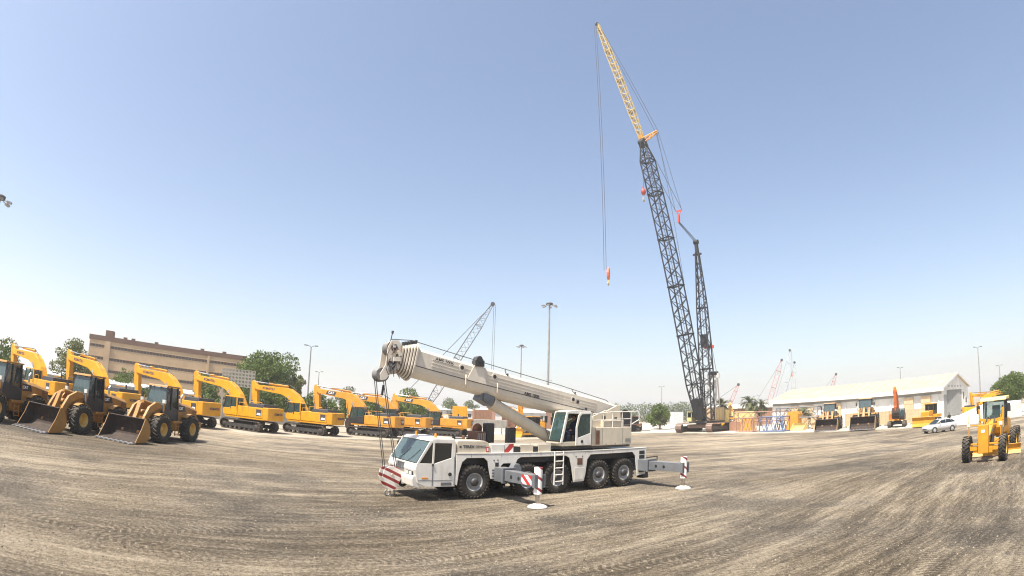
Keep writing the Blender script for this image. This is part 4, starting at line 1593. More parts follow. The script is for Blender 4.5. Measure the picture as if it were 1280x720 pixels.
    b.prism([(-2.42, 1.32), (-0.95, 1.32), (-0.72, 1.62), (-0.86, 2.30), (-1.0, 2.34), (-2.42, 2.05)], 'y', -0.78, 0.78)
    b.build('cab_base', 'black_plastic', cb, bevel=0.04)
    for x0, x1, w0, w1 in ((-0.90, -1.10, 0.76, 0.70), (-1.50, -1.56, 0.79, 0.73), (-2.38, -2.34, 0.76, 0.70)):
        for s_ in (-1, 1):
            b = MB()
            b.beam((x0, s_ * w0, 2.0), (x1, s_ * w1, 3.40), 0.09, 0.09, (1, 0, 0))
            b.build('pillar', 'black_plastic', cb)
    b = MB()
    b.loft([[(-0.92, -0.80, 3.40), (-2.50, -0.80, 3.40), (-2.50, 0.80, 3.40), (-0.92, 0.80, 3.40)], [(-0.98, -0.78, 3.52), (-2.46, -0.78, 3.50), (-2.46, 0.78, 3.50), (-0.98, 0.78, 3.52)]])
    b.build('cab_roof', ym, cb, bevel=0.03)
    b = MB()
    b.add([(-0.86, -0.72, 2.10), (-0.86, 0.72, 2.10), (-1.06, 0.68, 3.38), (-1.06, -0.68, 3.38)], [(0, 1, 2, 3)])
    b.build('windscreen', 'screen_glass', cb)
    for s_ in (-1, 1):
        b = MB()
        b.add([(-0.96, s_ * 0.755, 2.2), (-1.48, s_ * 0.775, 1.75), (-1.52, s_ * 0.72, 3.38), (-1.12, s_ * 0.695, 3.38)], [(0, 1, 2, 3)])
        b.build('door_pane', 'dark_glass', cb)
        b = MB()
        b.add([(-1.56, s_ * 0.775, 1.75), (-2.34, s_ * 0.755, 2.0), (-2.32, s_ * 0.695, 3.38), (-1.6, s_ * 0.72, 3.38)], [(0, 1, 2, 3)])
        b.build('side_pane', 'dark_glass', cb)
        b = MB()
        b.path([(-1.0, s_ * 0.76, 3.2), (-0.75, s_ * 1.05, 3.15), (-0.75, s_ * 1.08, 2.85)], 0.02, 5)
        b.box(-0.78, s_ * 1.08 - 0.09, 2.62, -0.73, s_ * 1.08 + 0.09, 2.98)
        b.build('mirror', 'black_plastic', cb)
    b = MB()
    b.add([(-2.40, -0.72, 2.1), (-2.40, 0.72, 2.1), (-2.36, 0.68, 3.38), (-2.36, -0.68, 3.38)], [(0, 1, 2, 3)])
    b.build('rear_pane', 'dark_glass', cb)
    b = MB()
    b.box(-2.1, -0.3, 2.0, -1.6, 0.3, 2.3)
    b.box(-2.15, -0.28, 2.3, -1.98, 0.28, 2.95)
    b.tube((-1.25, 0, 2.0), (-1.35, 0, 2.5), 0.04)
    b.tube((-1.32, 0, 2.5), (-1.36, 0, 2.53), 0.19, None, 14)
    b.build('seat', 'seat_fabric', cb, bevel=0.03)
    for x, y in ((0, 1), (0, -1), (-3.45, 1), (-3.45, -1)):
        wheel(t, (x, y * 1.08, 0.835), lt_me, lr_me, y < 0)
    b = MB()
    b.tube((0, -1, 0.83), (0, 1, 0.83), 0.2, None, 10)
    b.tube((-3.45, -1, 0.83), (-3.45, 1, 0.83), 0.2, None, 10)
    b.build_each('axle', 'dark_steel', t)
    return t


LG = 'wheel loaders parked on the left'
loader3 = make_loader('yellow wheel loader with open bucket on the sand, nearest the white crane', (-21.85, 29.0, 0), R(270.5), LG)
loader2 = place(loader3, (-25.55, 25.5, 0), R(269.5), 'yellow wheel loader standing between two other loaders at the left, bucket lowered')
loader1 = place(loader3, (-29.1, 21.3, 0), R(270), 'yellow wheel loader cut off by the left edge of the picture')
RG = 'wheel loaders in front of the hangar'
place(loader3, (50.1, 77.2, 0.11), R(229), 'loader with dark brown bucket in front of the hangar, left one of two', 1.22)['group'] = RG
place(loader3, (52.9, 71.0, 0.11), R(227), 'loader with dark brown bucket in front of the hangar, right one of two', 1.32)['group'] = RG


# ------------------------------------------------------------------ crawler tracks
def track(parent, cx, cy, L_, H_, W_, m, pads=46, frame_m='dark_steel', rollers=7):
    """one crawler track along x, standing on z = 0"""
    t = obj('track', None, parent)
    r = H_ / 2
    st = (L_ - H_) / 2
    tot = 4 * st + 2 * PI * r

    def at(s_):
        s_ %= tot
        if s_ < 2 * st:
            return (-st + s_, H_, 0.0)
        s_ -= 2 * st
        if s_ < PI * r:
            a = s_ / r
            return (st + r * math.sin(a), r + r * math.cos(a), -a)
        s_ -= PI * r
        if s_ < 2 * st:
            return (st - s_, 0.0, PI)
        s_ -= 2 * st
        a = s_ / r
        return (-st - r * math.sin(a), r - r * math.cos(a), PI - a)
    b = MB()
    for k in range(pads):
        x, z, a = at(k * tot / pads)
        tx, tz = math.cos(a), math.sin(a)
        nx, nz = -tz, tx
        w = tot / pads * 0.46
        th = 0.05
        c = Vector((cx + x, cy, z))
        T, N = Vector((tx, 0, tz)), Vector((nx, 0, nz))
        p0 = c - N * th
        b.beam(p0 - T * w, p0 + T * w, W_, th * 1.4, N)
        b.beam(p0 - T * w * 0.85 + N * 0.03, p0 - T * w * 0.55 + N * 0.03, W_, 0.07, N)
    tag(b.build('track_shoes', m, t), kind='stuff')
    b = MB()
    b.box(cx - st - 0.1, cy - W_ * 0.30, H_ * 0.28, cx + st + 0.1, cy + W_ * 0.30, H_ * 0.66)
    b.build('track_frame', frame_m, t, bevel=0.03)
    for sx in (-1, 1):
        b = MB()
        b.lathe([(0.001, W_ * 0.34), (r * 0.45, W_ * 0.34), (r * 0.55, W_ * 0.26), (r - 0.12, W_ * 0.26), (r - 0.12, -W_ * 0.26), (r * 0.55, -W_ * 0.26), (r * 0.45, -W_ * 0.34), (0.001, -W_ * 0.34)], (cx + sx * st, cy, r), 'y', 20)
        b.build('sprocket' if sx < 0 else 'idler', 'track_steel', t)
    for k in range(rollers):
        b = MB()
        x = cx - st * 0.85 + k * st * 1.7 / (rollers - 1)
        b.tube((x, cy - W_ * 0.33, H_ * 0.16), (x, cy + W_ * 0.33, H_ * 0.16), H_ * 0.11, None, 10)
        b.build('roller', 'track_steel', t)
    return t


# ------------------------------------------------------------------ excavators
def make_excavator(label, loc, rz, group, ym, brand, cabm, boom_pose=0, name='excavator'):
    t = thing(name, label, 'excavator', loc, rz, group)
    for s_ in (-1, 1):
        track(t, 0, s_ * 1.30, 4.95, 0.98, 0.62, 'track_steel')
    b = MB()
    b.box(-1.2, -1.0, 0.45, 1.2, 1.0, 0.95)
    b.tube((0, 0, 0.9), (0, 0, 1.14), 0.72, None, 20)
    b.build('undercarriage', 'dark_steel', t)
    b = MB()
    b.box(-2.75, -1.42, 1.14, 2.05, 1.42, 1.32)
    b.build('turntable', ym if brand == 'KOMATSU' else 'cyellow', t, bevel=0.03)
    b = MB()
    b.box(-2.60, 0.50, 1.32, 0.42, 1.46, 2.28)
    b.box(-2.60, -1.46, 1.32, 1.30, -0.50, 2.28)
    house_ = [x.build('side_housing', ym, t, bevel=0.05) for x in b.pieces()][0]
    b = MB()
    b.box(-2.60, -0.49, 1.33, -0.65, 0.49, 2.20)
    b.build('engine_bay', ym, t)
    b = MB()
    b.loft([[(-2.55, -1.10, 2.26), (-0.60, -1.10, 2.26), (-0.60, 1.20, 2.26), (-2.55, 1.20, 2.26)], [(-2.50, -1.05, 2.62), (-0.75, -1.05, 2.62), (-0.75, 1.12, 2.62), (-2.50, 1.12, 2.62)]])
    b.build('engine_hood', 'black_plastic', t, bevel=0.04)
    # rounded counterweight
    cwp = [(-2.62, -1.47)] + [(-2.62 - 0.86 * math.cos(a) ** 0.7, 1.47 * math.sin(a)) for a in [R(-62 + i * 15.5) for i in range(9)]] + [(-2.62, 1.47)]
    b = MB()
    b.prism(cwp, 'z', 1.16, 2.34)
    cw = b.build('counterweight', ym, t, bevel=0.06)
    b = MB()
    b.box(-2.46, 1.462, 1.52, -1.86, 1.475, 2.12)
    pn = b.build('number_panel', 'lettering', house_)
    b = MB()
    b.prism([(-2.40, 1.58), (-1.92, 1.62), (-2.05, 1.80), (-2.38, 1.78)], 'y', 1.476, 1.48)
    b.build('panel_flash', 'lettering_white', pn)
    if brand == 'KOMATSU':
        text('KOMATSU', 0.30, 'lettering_dark_blue', cw, (-3.486, 0, 1.78), (0, -1, 0), (0, 0, 1), bold=0.008)
    elif brand == 'CAT':
        b = MB()
        b.box(-3.495, -0.42, 1.45, -3.482, 0.42, 2.05)
        b.build('logo_plate', 'lettering', cw)
        logo_cat(cw, (-3.50, 0, 1.78), (0, -1, 0), (0, 0, 1), 0.36)
    b = MB()
    for x in (-1.6, -0.9, -0.2):
        b.box(x - 0.008, 1.461, 1.36, x + 0.008, 1.467, 2.24)
    b.build_each('panel_seam', 'grey_paint', house_)
    b = MB()
    b.path([(1.15, -1.40, 2.28), (1.15, -1.40, 2.75), (-0.4, -1.40, 2.75), (-0.4, -1.40, 2.28)], 0.025)
    b.build('hand_rail', ym, t)
    b = MB()
    b.path([(0.30, 1.40, 2.28), (0.30, 1.40, 2.6), (-0.4, 1.40, 2.6), (-0.4, 1.40, 2.28)], 0.022)
    b.build('hand_rail', ym, t)
    b = MB()
    b.tube((-1.4, -0.5, 2.60), (-1.4, -0.5, 2.95), 0.08, None, 10)
    b.build('exhaust_pipe', 'dark_steel', t)
    # cab
    cb = obj('cab', None, t)
    b = MB()
    b.prism([(0.46, 1.33), (2.15, 1.33), (2.28, 1.55), (2.28, 1.95), (1.5, 1.98), (1.3, 2.12), (0.46, 2.12)], 'y', 0.46, 1.46)
    b.build('cab_base', ym if cabm == 'yellow' else 'black_plastic', cb, bevel=0.03)
    fm = ym if cabm == 'yellow' else 'black_plastic'
    for y in (0.50, 1.42):
        for p0, p1 in (((2.24, 1.9), (1.98, 3.02)), ((1.30, 1.9), (1.28, 3.04)), ((0.52, 1.9), (0.56, 3.02))):
            b = MB()
            b.beam((p0[0], y, p0[1]), (p1[0], y, p1[1]), 0.08, 0.10, (1, 0, 0))
            b.build('pillar', fm if p0[0] < 1 else 'black_plastic', cb)
        b = MB()
        b.prism([(1.36, 1.96), (2.18, 1.96), (1.94, 2.98), (1.36, 3.0)], 'y', y - 0.006, y + 0.006)
        b.build('door_pane', 'clear_glass', cb)
        b = MB()
        b.prism([(0.58, 2.10), (1.24, 2.10), (1.24, 3.0), (0.60, 2.98)], 'y', y - 0.006, y + 0.006)
        b.build('side_pane', 'clear_glass', cb)
    b = MB()
    b.add([(2.25, 0.53, 1.95), (2.25, 1.40, 1.95), (1.99, 1.40, 3.0), (1.99, 0.53, 3.0)], [(0, 1, 2, 3)])
    b.build('windscreen', 'clear_glass', cb)
    b = MB()
    b.add([(0.50, 0.55, 2.12), (0.50, 1.38, 2.12), (0.54, 1.38, 3.0), (0.54, 0.55, 3.0)], [(0, 1, 2, 3)])
    b.build('rear_pane', 'clear_glass', cb)
    b = MB()
    b.prism([(0.46, 3.02), (2.06, 3.02), (1.98, 3.11), (0.56, 3.13)], 'y', 0.45, 1.47)
    b.build('cab_roof', fm if cabm == 'yellow' else 'black_plastic', cb, bevel=0.03)
    b = MB()
    b.box(0.7, 0.68, 1.98, 1.35, 1.24, 2.2)
    b.box(0.66, 0.70, 2.2, 0.82, 1.22, 2.85)
    b.build('seat', 'seat_fabric', cb, bevel=0.03)
    # boom, stick, bucket
    A_ = [(0.55, 1.75), (1.85, 3.62), (3.05, 4.38), (6.35, 4.86)] if boom_pose == 0 else [(0.55, 1.75), (1.0, 3.6), (1.9, 4.9), (4.2, 6.0)]
    bm_ = obj('boom', None, t)
    b = MB()
    if boom_pose == 0:
        prof = [(0.42, 1.55), (0.30, 1.90), (1.15, 3.35), (1.80, 3.98), (2.60, 4.45), (3.25, 4.55), (7.05, 4.70), (7.38, 4.56), (7.34, 4.32), (6.95, 4.18), (3.65, 3.82), (3.0, 3.56), (2.35, 3.05), (0.95, 1.70), (0.70, 1.50)]
    else:
        prof = [(0.42, 1.55), (0.30, 1.90), (0.55, 3.6), (0.90, 4.5), (1.50, 5.2), (1.9, 5.4), (4.1, 6.25), (4.4, 6.1), (4.4, 5.9), (4.1, 5.75), (2.2, 4.75), (1.7, 4.3), (1.35, 3.5), (0.95, 1.70), (0.70, 1.50)]
    b.prism(prof, 'y', -0.36, 0.36)
    bs = b.build('boom_box', ym, bm_, bevel=0.04)
    if boom_pose == 0:
        if brand == 'KOMATSU':
            text('KOMATSU', 0.34, 'lettering_dark_blue', bs, (5.35, 0.366, 4.34), (-1, 0, -0.06), (-0.06, 0, 1), bold=0.010)
            text('KOMATSU', 0.34, 'lettering_dark_blue', bs, (5.35, -0.366, 4.34), (1, 0, 0.06), (-0.06, 0, 1), bold=0.010)
        else:
            for s_ in (1, -1):
                b = MB()
                b.prism([(4.85, 4.06), (6.05, 4.20), (5.80, 4.60), (4.65, 4.54)], 'y', s_ * 0.366 - 0.004, s_ * 0.366 + 0.004)
                b.build('logo_plate', 'lettering', bs)
                logo_cat(bs, (5.33, s_ * 0.374, 4.36), (-s_, 0, -0.06 * s_), (-0.06, 0, 1), 0.38)
        jt, st_top, st_bot = (7.2, 4.46), (7.62, 5.06), (6.95, 1.9)
    else:
        jt, st_top, st_bot = (4.25, 6.0), (4.6, 6.7), (4.0, 3.2)
    for s_ in (-1, 1):
        b = MB()
        m0, m1 = (1.30, 1.45), ((2.65, 3.72) if boom_pose == 0 else (1.55, 4.4))
        mm = (m0[0] + (m1[0] - m0[0]) * 0.62, m0[1] + (m1[1] - m0[1]) * 0.62)
        b.tube((m0[0], s_ * 0.48, m0[1]), (mm[0], s_ * 0.48, mm[1]), 0.10, None, 12)
        b.tube((mm[0], s_ * 0.48, mm[1]), (m1[0], s_ * 0.48, m1[1]), 0.055, None, 10, 1)
        b.build('boom_cylinder', [ym, 'chrome'], bm_)
    b = MB()
    c0 = (3.0, 4.68) if boom_pose == 0 else (1.9, 5.55)
    cm = (c0[0] + (st_top[0] - c0[0]) * 0.55, c0[1] + (st_top[1] - c0[1]) * 0.55)
    b.tube((c0[0], 0, c0[1]), (cm[0], 0, cm[1]), 0.11, None, 12)
    b.tube((cm[0], 0, cm[1]), (st_top[0] - 0.1, 0, st_top[1]), 0.06, None, 10, 1)
    b.build('stick_cylinder', [ym, 'chrome'], bm_)
    b = MB()
    b.path([(c0[0] - 1.2, 0.25, c0[1] - 0.35), (c0[0] - 0.3, 0.2, c0[1] + 0.16), (c0[0] + 0.5, 0.18, c0[1] + 0.22), (jt[0] - 0.6, 0.2, jt[1] + 0.42)], 0.035, 6)
    b.build('hydraulic_hose', 'black_plastic', bm_)
    sk = obj('stick', None, t)
    sx, sz = st_bot[0], st_bot[1]
    b = MB()
    b.prism([(st_top[0] - 0.30, st_top[1] - 0.08), (st_top[0] - 0.05, st_top[1] + 0.12), (st_top[0] + 0.16, st_top[1] - 0.05), (jt[0] + 0.52, jt[1] + 0.05), (jt[0] + 0.40, jt[1] - 0.7), (sx + 0.28, sz), (sx + 0.05, sz - 0.18), (sx - 0.16, sz), (jt[0] - 0.22, jt[1] - 0.5), (jt[0] - 0.26, jt[1] + 0.1)], 'y', -0.24, 0.24)
    b.build('stick_box', ym, sk, bevel=0.03)
    b = MB()
    b.tube((jt[0] + 0.62, 0, jt[1] + 0.25), (sx + 0.75, 0, sz + 1.1), 0.10, None, 12)
    b.tube((sx + 0.75, 0, sz + 1.1), (sx + 0.62, 0, sz + 0.25), 0.055, None, 10, 1)
    b.beam((sx + 0.62, 0, sz + 0.25), (sx + 0.05, 0, sz + 0.42), 0.40, 0.14)
    b.beam((sx + 0.62, 0, sz + 0.25), (sx + 0.45, 0, sz - 0.35), 0.30, 0.16)
    b.build('bucket_cylinder', [ym, 'chrome'], sk)
    b = MB()
    bp_ = [(0.0, 0.12), (0.50, -0.18), (0.72, -0.70), (0.60, -1.25), (0.18, -1.62), (-0.42, -1.72), (-0.50, -1.66), (-0.02, -1.28), (0.02, -0.60)]
    b.prism([(sx + p, max(0.03, sz + q_)) for p, q_ in bp_], 'y', -0.66, 0.66)
    bk = b.build('bucket', 'worn_bucket', t, bevel=0.02)
    for k in range(5):
        b = MB()
        y = -0.55 + k * 0.275
        b.beam((sx - 0.40, y, sz - 1.70), (sx - 0.68, y, sz - 1.62), 0.12, 0.09, (0, 0, 1), 0, 0.06, 0.03)
        b.build('tooth', 'steel', bk)
    return t


EG = 'yellow excavators parked in a row'
K = [((-25.8, 51.7), 180, 'first bright yellow excavator to the right of the three loaders, on pale sand'),
     ((-20.9, 56.9), 180.5, 'bright yellow excavator beside the darker yellow ones, last of the bright row'),
     ((-30.4, 46.8), 181, 'bright yellow excavator half hidden behind the loader nearest the white crane'),
     ((-34.9, 40.4), 180, 'bright yellow excavator half hidden behind the middle loader at the left'),
     ((-41.6, 38.3), 181, 'leftmost bright yellow excavator, its boom above the loader cut by the edge')]
proto = None
for (x, y), a, lab in K:
    if proto is None:
        proto = make_excavator(lab, (x, y, 0.004), R(a - 11), EG, 'kyellow', 'KOMATSU', 'yellow')
        proto.scale = (1.05, 1.05, 1.05)
    else:
        place(proto, (x, y, 0.004), R(a - 11), lab)
EG2 = 'orange-yellow excavators with black cabs'
K = [((-15.4, 62.6), 180, 'orange-yellow excavator with black cab next to the bright yellow row'),
     ((-12.9, 68.8), 181, 'orange-yellow excavator with black cab, middle one of three'),
     ((-8.3, 75.6), 179, 'orange-yellow excavator with black cab just left above the white crane cab')]
proto2 = None
for (x, y), a, lab in K:
    if proto2 is None:
        proto2 = make_excavator(lab, (x, y, 0.004), R(a - 11), EG2, 'cyellow', 'CAT', 'black')
        proto2.scale = (1.05, 1.05, 1.05)
    else:
        place(proto2, (x, y, 0.004), R(a - 11), lab)
orx = make_excavator('orange-red excavator with upright boom facing the yard in front of the hangar', (56.6, 67.4, 0.11), R(226), None, 'orange_paint', 'NONE', 'black', 1)
orx.scale = (0.86, 0.86, 0.86)


def lift_arm(root, deg):
    """tilt boom, stick and bucket together about the boom foot pin"""
    a = R(deg)
    c, s_ = math.cos(a), math.sin(a)
    px_, pz_ = 0.55, 1.75
    for ch in KIDS.get(root.name, []):
        if ch.name.split('.')[0] in ('boom', 'stick', 'bucket'):
            ch.rotation_euler = (0, -a, 0)
            ch.location = (px_ - (c * px_ - s_ * pz_), 0, pz_ - (s_ * px_ + c * pz_))


for o_, dg in zip([o for o in bpy.data.objects if o.name.split('.')[0] == 'excavator' and o.parent is None], (0.8, -1.2, 0.0, 1.6, -0.8, 1.2, -1.5, 0.4)):
    if o_ is not orx:
        lift_arm(o_, dg)


# ------------------------------------------------------------------ bulldozers
def make_dozer(label, loc, rz, group=None, ym='grader_yellow'):
    t = thing('bulldozer', label, 'bulldozer', loc, rz, group)
    for s_ in (-1, 1):
        track(t, 0, s_ * 1.05, 3.6, 1.05, 0.56, 'track_steel', 36)
    b = MB()
    b.prism([(-1.6, 0.7), (1.9, 0.7), (1.95, 1.95), (1.7, 2.05), (0.2, 2.1), (-1.6, 1.6)], 'y', -0.62, 0.62)
    b.build('engine_hood', ym, t, bevel=0.04)
    for s_ in (-1, 1):
        b = MB()
        b.box(-1.7, s_ * 1.02 - 0.32, 1.12, 0.4, s_ * 1.02 + 0.32, 1.55)
        b.build('fender', ym, t, bevel=0.04)
        b = MB()
        b.beam((0.0, s_ * 1.42, 0.55), (2.5, s_ * 1.42, 0.45), 0.18, 0.28)
        b.build('push_arm', ym, t)
        b = MB()
        b.tube((1.4, s_ * 0.5, 1.9), (2.45, s_ * 0.55, 0.9), 0.07, None, 10)
        b.build('blade_cylinder', 'chrome', t)
    b = MB()
    b.prism([(2.62, 0.05), (2.78, 0.02), (2.60, 0.45), (2.58, 0.85), (2.80, 1.30), (2.70, 1.36), (2.46, 0.9), (2.46, 0.4)], 'y', -1.75, 1.75)
    b.build('blade', ym, t)
    cb = obj('cab', None, t)
    b = MB()
    b.box(-1.45, -0.70, 1.55, 0.10, 0.70, 2.05)
    b.build('cab_base', 'black_plastic', cb, bevel=0.03)
    for x in (-1.38, -0.6, 0.03):
        for y in (-0.64, 0.64):
            b = MB()
            b.box(x - 0.05, y - 0.05, 2.0, x + 0.05, y + 0.05, 2.95)
            b.build('pillar', 'black_plastic', cb)
    b = MB()
    b.box(-1.55, -0.80, 2.95, 0.18, 0.80, 3.08)
    b.build('cab_roof', ym, cb, bevel=0.04)
    for y in (-0.64, 0.64):
        b = MB()
        b.box(-1.32, y - 0.005, 2.06, -0.02, y + 0.005, 2.94)
        b.build('side_pane', 'dark_glass', cb)
    b = MB()
    b.box(0.028, -0.58, 2.06, 0.036, 0.58, 2.94)
    b.build('windscreen', 'dark_glass', cb)
    b = MB()
    b.tube((1.2, 0.3, 2.05), (1.2, 0.3, 2.75), 0.06, None, 10)
    b.build('exhaust_pipe', 'dark_steel', t)
    b = MB()
    b.beam((-1.7, 0, 1.2), (-2.5, 0, 1.5), 0.6, 0.3)
    b.beam((-2.45, 0, 1.5), (-2.6, 0, 0.35), 0.15, 0.25, (1, 0, 0))
    b.build('ripper', ym, t)
    return t


dz = make_dozer('yellow bulldozer with raised blade behind the silver car', (57.6, 61.0, 0.11), R(206))
place(dz, (3.2, 82.0, 0.004), R(215), 'yellow bulldozer seen under the boom of the white crane, left one')
place(dz, (7.0, 94.0, 0.004), R(190), 'yellow bulldozer seen under the boom of the white crane, right one')


# ------------------------------------------------------------------ motor grader
gt_me = tyre_mesh(0.68, 0.33, 0.42, 20, 0.06).mesh('grader_tyre', ['rubber'])
gr_me = rim_mesh(0.33, 0.42, 0.4, 10, 0.08).mesh('grader_rim', ['rim_yellow'])


def make_grader():
    ym = 'grader_yellow'
    t = thing('motor_grader', 'yellow motor grader facing the camera near the right edge of the yard', 'grader', (24.95, 21.65, 0), R(211))
    for s_ in (-1, 1):
        wheel(t, (0, s_ * 1.08, 0.69), gt_me, gr_me, s_ < 0)
        for x in (-5.2, -6.75):
            wheel(t, (x, s_ * 1.05, 0.69), gt_me, gr_me, s_ < 0)
        b = MB()
        b.box(-6.9, s_ * 0.72 - 0.10, 0.5, -5.05, s_ * 0.72 + 0.10, 0.92)
        b.build('tandem_case', ym, t, bevel=0.05)
    b = MB()
    b.beam((0, -0.9, 0.72), (0, 0.9, 0.72), 0.22, 0.24)
    b.beam((0.12, -0.85, 0.95), (0.12, 0.85, 0.95), 0.08, 0.10)
    b.beam((0, -0.45, 0.62), (0, 0.45, 0.62), 0.34, 0.3)
    b.build('front_axle', ym, t, bevel=0.02)
    b = MB()
    b.box(0.30, -0.34, 0.48, 0.62, 0.28, 1.98)
    front = b.build('front_plate', ym, t, bevel=0.04)
    b = MB()
    b.box(0.622, -0.13, 1.58, 0.632, 0.07, 1.72)
    b.build('name_plate', 'lettering_white', front)
    b = MB()
    pts = [(0.3, 1.0), (-0.6, 1.15), (-1.5, 1.55), (-2.6, 1.85), (-3.6, 1.85), (-4.3, 1.4)]
    for (x0, z0), (x1, z1) in zip(pts, pts[1:]):
        b.beam((x0, 0, z0), (x1, 0, z1), 0.34, 0.36)
    b.build('gooseneck_frame', ym, t, bevel=0.02)
    # drawbar, circle and mouldboard
    b = MB()
    b.beam((-0.3, 0, 0.8), (-2.5, -0.45, 0.95), 0.14, 0.14)
    b.beam((-0.3, 0, 0.8), (-2.5, 0.45, 0.95), 0.14, 0.14)
    b.beam((-2.2, -0.6, 0.95), (-2.2, 0.6, 0.95), 0.2, 0.16)
    b.lathe([(0.62, 0.82), (0.75, 0.82), (0.75, 0.92), (0.62, 0.92), (0.62, 0.82)], (-2.6, 0, 0), 'z', 24)
    b.beam((-2.9, -0.6, 0.85), (-2.8, -0.6, 0.35), 0.12, 0.2)
    b.beam((-2.9, 0.6, 0.85), (-2.8, 0.6, 0.35), 0.12, 0.2)
    b.build('drawbar_circle', ym, t)
    sec = [(0.10, 0.06), (0.0, 0.10), (-0.08, 0.25), (-0.06, 0.45), (0.06, 0.62), (0.11, 0.60), (-0.01, 0.44), (-0.03, 0.26), (0.04, 0.13)]
    b = MB()
    ca, sa = math.cos(R(18)), math.sin(R(18))
    b.loft([[(-2.55 + px * ca - y * sa, px * sa + y * ca, pz) for px, pz in sec] for y in (-1.85, 1.85)])
    b.build('mouldboard', ym, t)
    for s_ in (-1, 1):
        b = MB()
        b.tube((-2.2, s_ * 0.62, 0.95), (-2.2, s_ * 0.72, 1.95), 0.05, None, 10)
        b.tube((-2.2, s_ * 0.72, 1.75), (-2.2, s_ * 0.76, 2.75), 0.075, None, 10, 1)
        b.build('lift_cylinder', ['chrome', ym], t)
        b = MB()
        b.beam((-2.2, s_ * 0.15, 2.05), (-2.2, s_ * 0.78, 2.15), 0.18, 0.16)
        b.beam((0.2, s_ * 0.3, 1.95), (0.2, s_ * 1.05, 1.98), 0.06, 0.06)
        b.build_each('cross_arm', ym, t)
        b = MB()
        b.tube((0.2, s_ * 0.95, 0.95), (0.2, s_ * 0.95, 2.45), 0.03, None, 8)
        b.box(0.16, s_ * 0.95 - 0.10, 1.90, 0.26, s_ * 0.95 + 0.10, 2.08, 1)
        b.build('head_lamp', [ym, 'lamp_glass'], t)
    b = MB()
    b.box(-1.5, -0.35, 0.7, -0.9, 0.30, 1.35)
    b.path([(-0.4, 0.2, 1.3), (-1.2, 0.3, 1.7), (-2.2, 0.2, 2.2), (-3.2, 0.2, 2.1)], 0.04)
    b.path([(-0.4, -0.2, 1.3), (-1.2, -0.3, 1.75), (-2.2, -0.25, 2.25), (-3.2, -0.2, 2.1)], 0.04)
    b.build('steering_gear', 'dark_steel', t)
    cb = obj('cab', None, t)
    b = MB()
    b.prism([(-3.3, 1.25), (-3.15, 1.6), (-3.25, 2.1), (-4.6, 2.1), (-4.6, 1.25)], 'y', -0.66, 0.66)
    b.build('cab_base', ym, cb, bevel=0.03)
    for x0, x1 in ((-3.28, -3.38), (-4.0, -4.02), (-4.55, -4.55)):
        for s_ in (-1, 1):
            b = MB()
            b.beam((x0, s_ * 0.66, 1.6), (x1, s_ * 0.70, 3.15), 0.07, 0.08, (1, 0, 0))
            b.build('pillar', 'black_plastic', cb)
    b = MB()
    b.prism([(-3.05, 3.14), (-3.15, 3.32), (-4.6, 3.36), (-4.75, 3.16)], 'y', -0.86, 0.86)
    b.build('cab_roof', 'pale_yellow', cb, bevel=0.04)
    b = MB()
    b.add([(-3.24, -0.62, 1.65), (-3.24, 0.62, 1.65), (-3.34, 0.66, 3.13), (-3.34, -0.66, 3.13)], [(0, 1, 2, 3)])
    b.build('windscreen', 'clear_glass', cb)
    b = MB()
    b.add([(-4.57, -0.62, 2.12), (-4.57, 0.62, 2.12), (-4.57, 0.66, 3.13), (-4.57, -0.66, 3.13)], [(0, 1, 2, 3)])
    b.build('rear_pane', 'clear_glass', cb)
    for s_ in (-1, 1):
        b = MB()
        b.add([(-3.32, s_ * 0.67, 2.12), (-4.52, s_ * 0.67, 2.12), (-4.52, s_ * 0.70, 3.13), (-3.4, s_ * 0.70, 3.13)], [(0, 1, 2, 3)])
        b.build('side_pane', 'clear_glass', cb)
        b = MB()
        b.path([(-3.3, s_ * 0.75, 3.0), (-3.15, s_ * 0.98, 2.95), (-3.15, s_ * 1.0, 2.7)], 0.02, 5)
        b.box(-3.18, s_ * 1.0 - 0.12, 2.45, -3.12, s_ * 1.0 + 0.12, 2.92)
        b.build('mirror', 'black_plastic', cb)
    b = MB()
    b.box(-4.35, -0.28, 1.9, -3.8, 0.28, 2.15)
    b.box(-4.4, -0.26, 2.1, -4.25, 0.26, 2.85)
    b.box(-3.45, -0.3, 1.6, -3.35, 0.3, 2.3)
    b.tube((-3.55, 0, 2.3), (-3.58, 0, 2.33), 0.2, None, 14)
    b.build('seat', 'seat_fabric', cb, bevel=0.03)
    b = MB()
    b.loft([[(x, -w, 1.0), (x, w, 1.0), (x, w, z - 0.12), (x, w - 0.15, z), (x, -w + 0.15, z), (x, -w, z - 0.12)] for x, w, z in ((-4.62, 0.62, 2.15), (-6.2, 0.62, 2.1), (-7.3, 0.58, 1.95))])
    b.build('engine_hood', ym, t, bevel=0.03)
    b = MB()
    b.box(-7.9, -0.5, 0.75, -7.25, 0.5, 1.25)
    b.build('ripper_frame', ym, t, bevel=0.04)
    b = MB()
    b.tube((-5.6, 0.25, 2.1), (-5.6, 0.25, 2.8), 0.06, None, 10)
    b.build('exhaust_pipe', 'dark_steel', t)
    return t


make_grader()


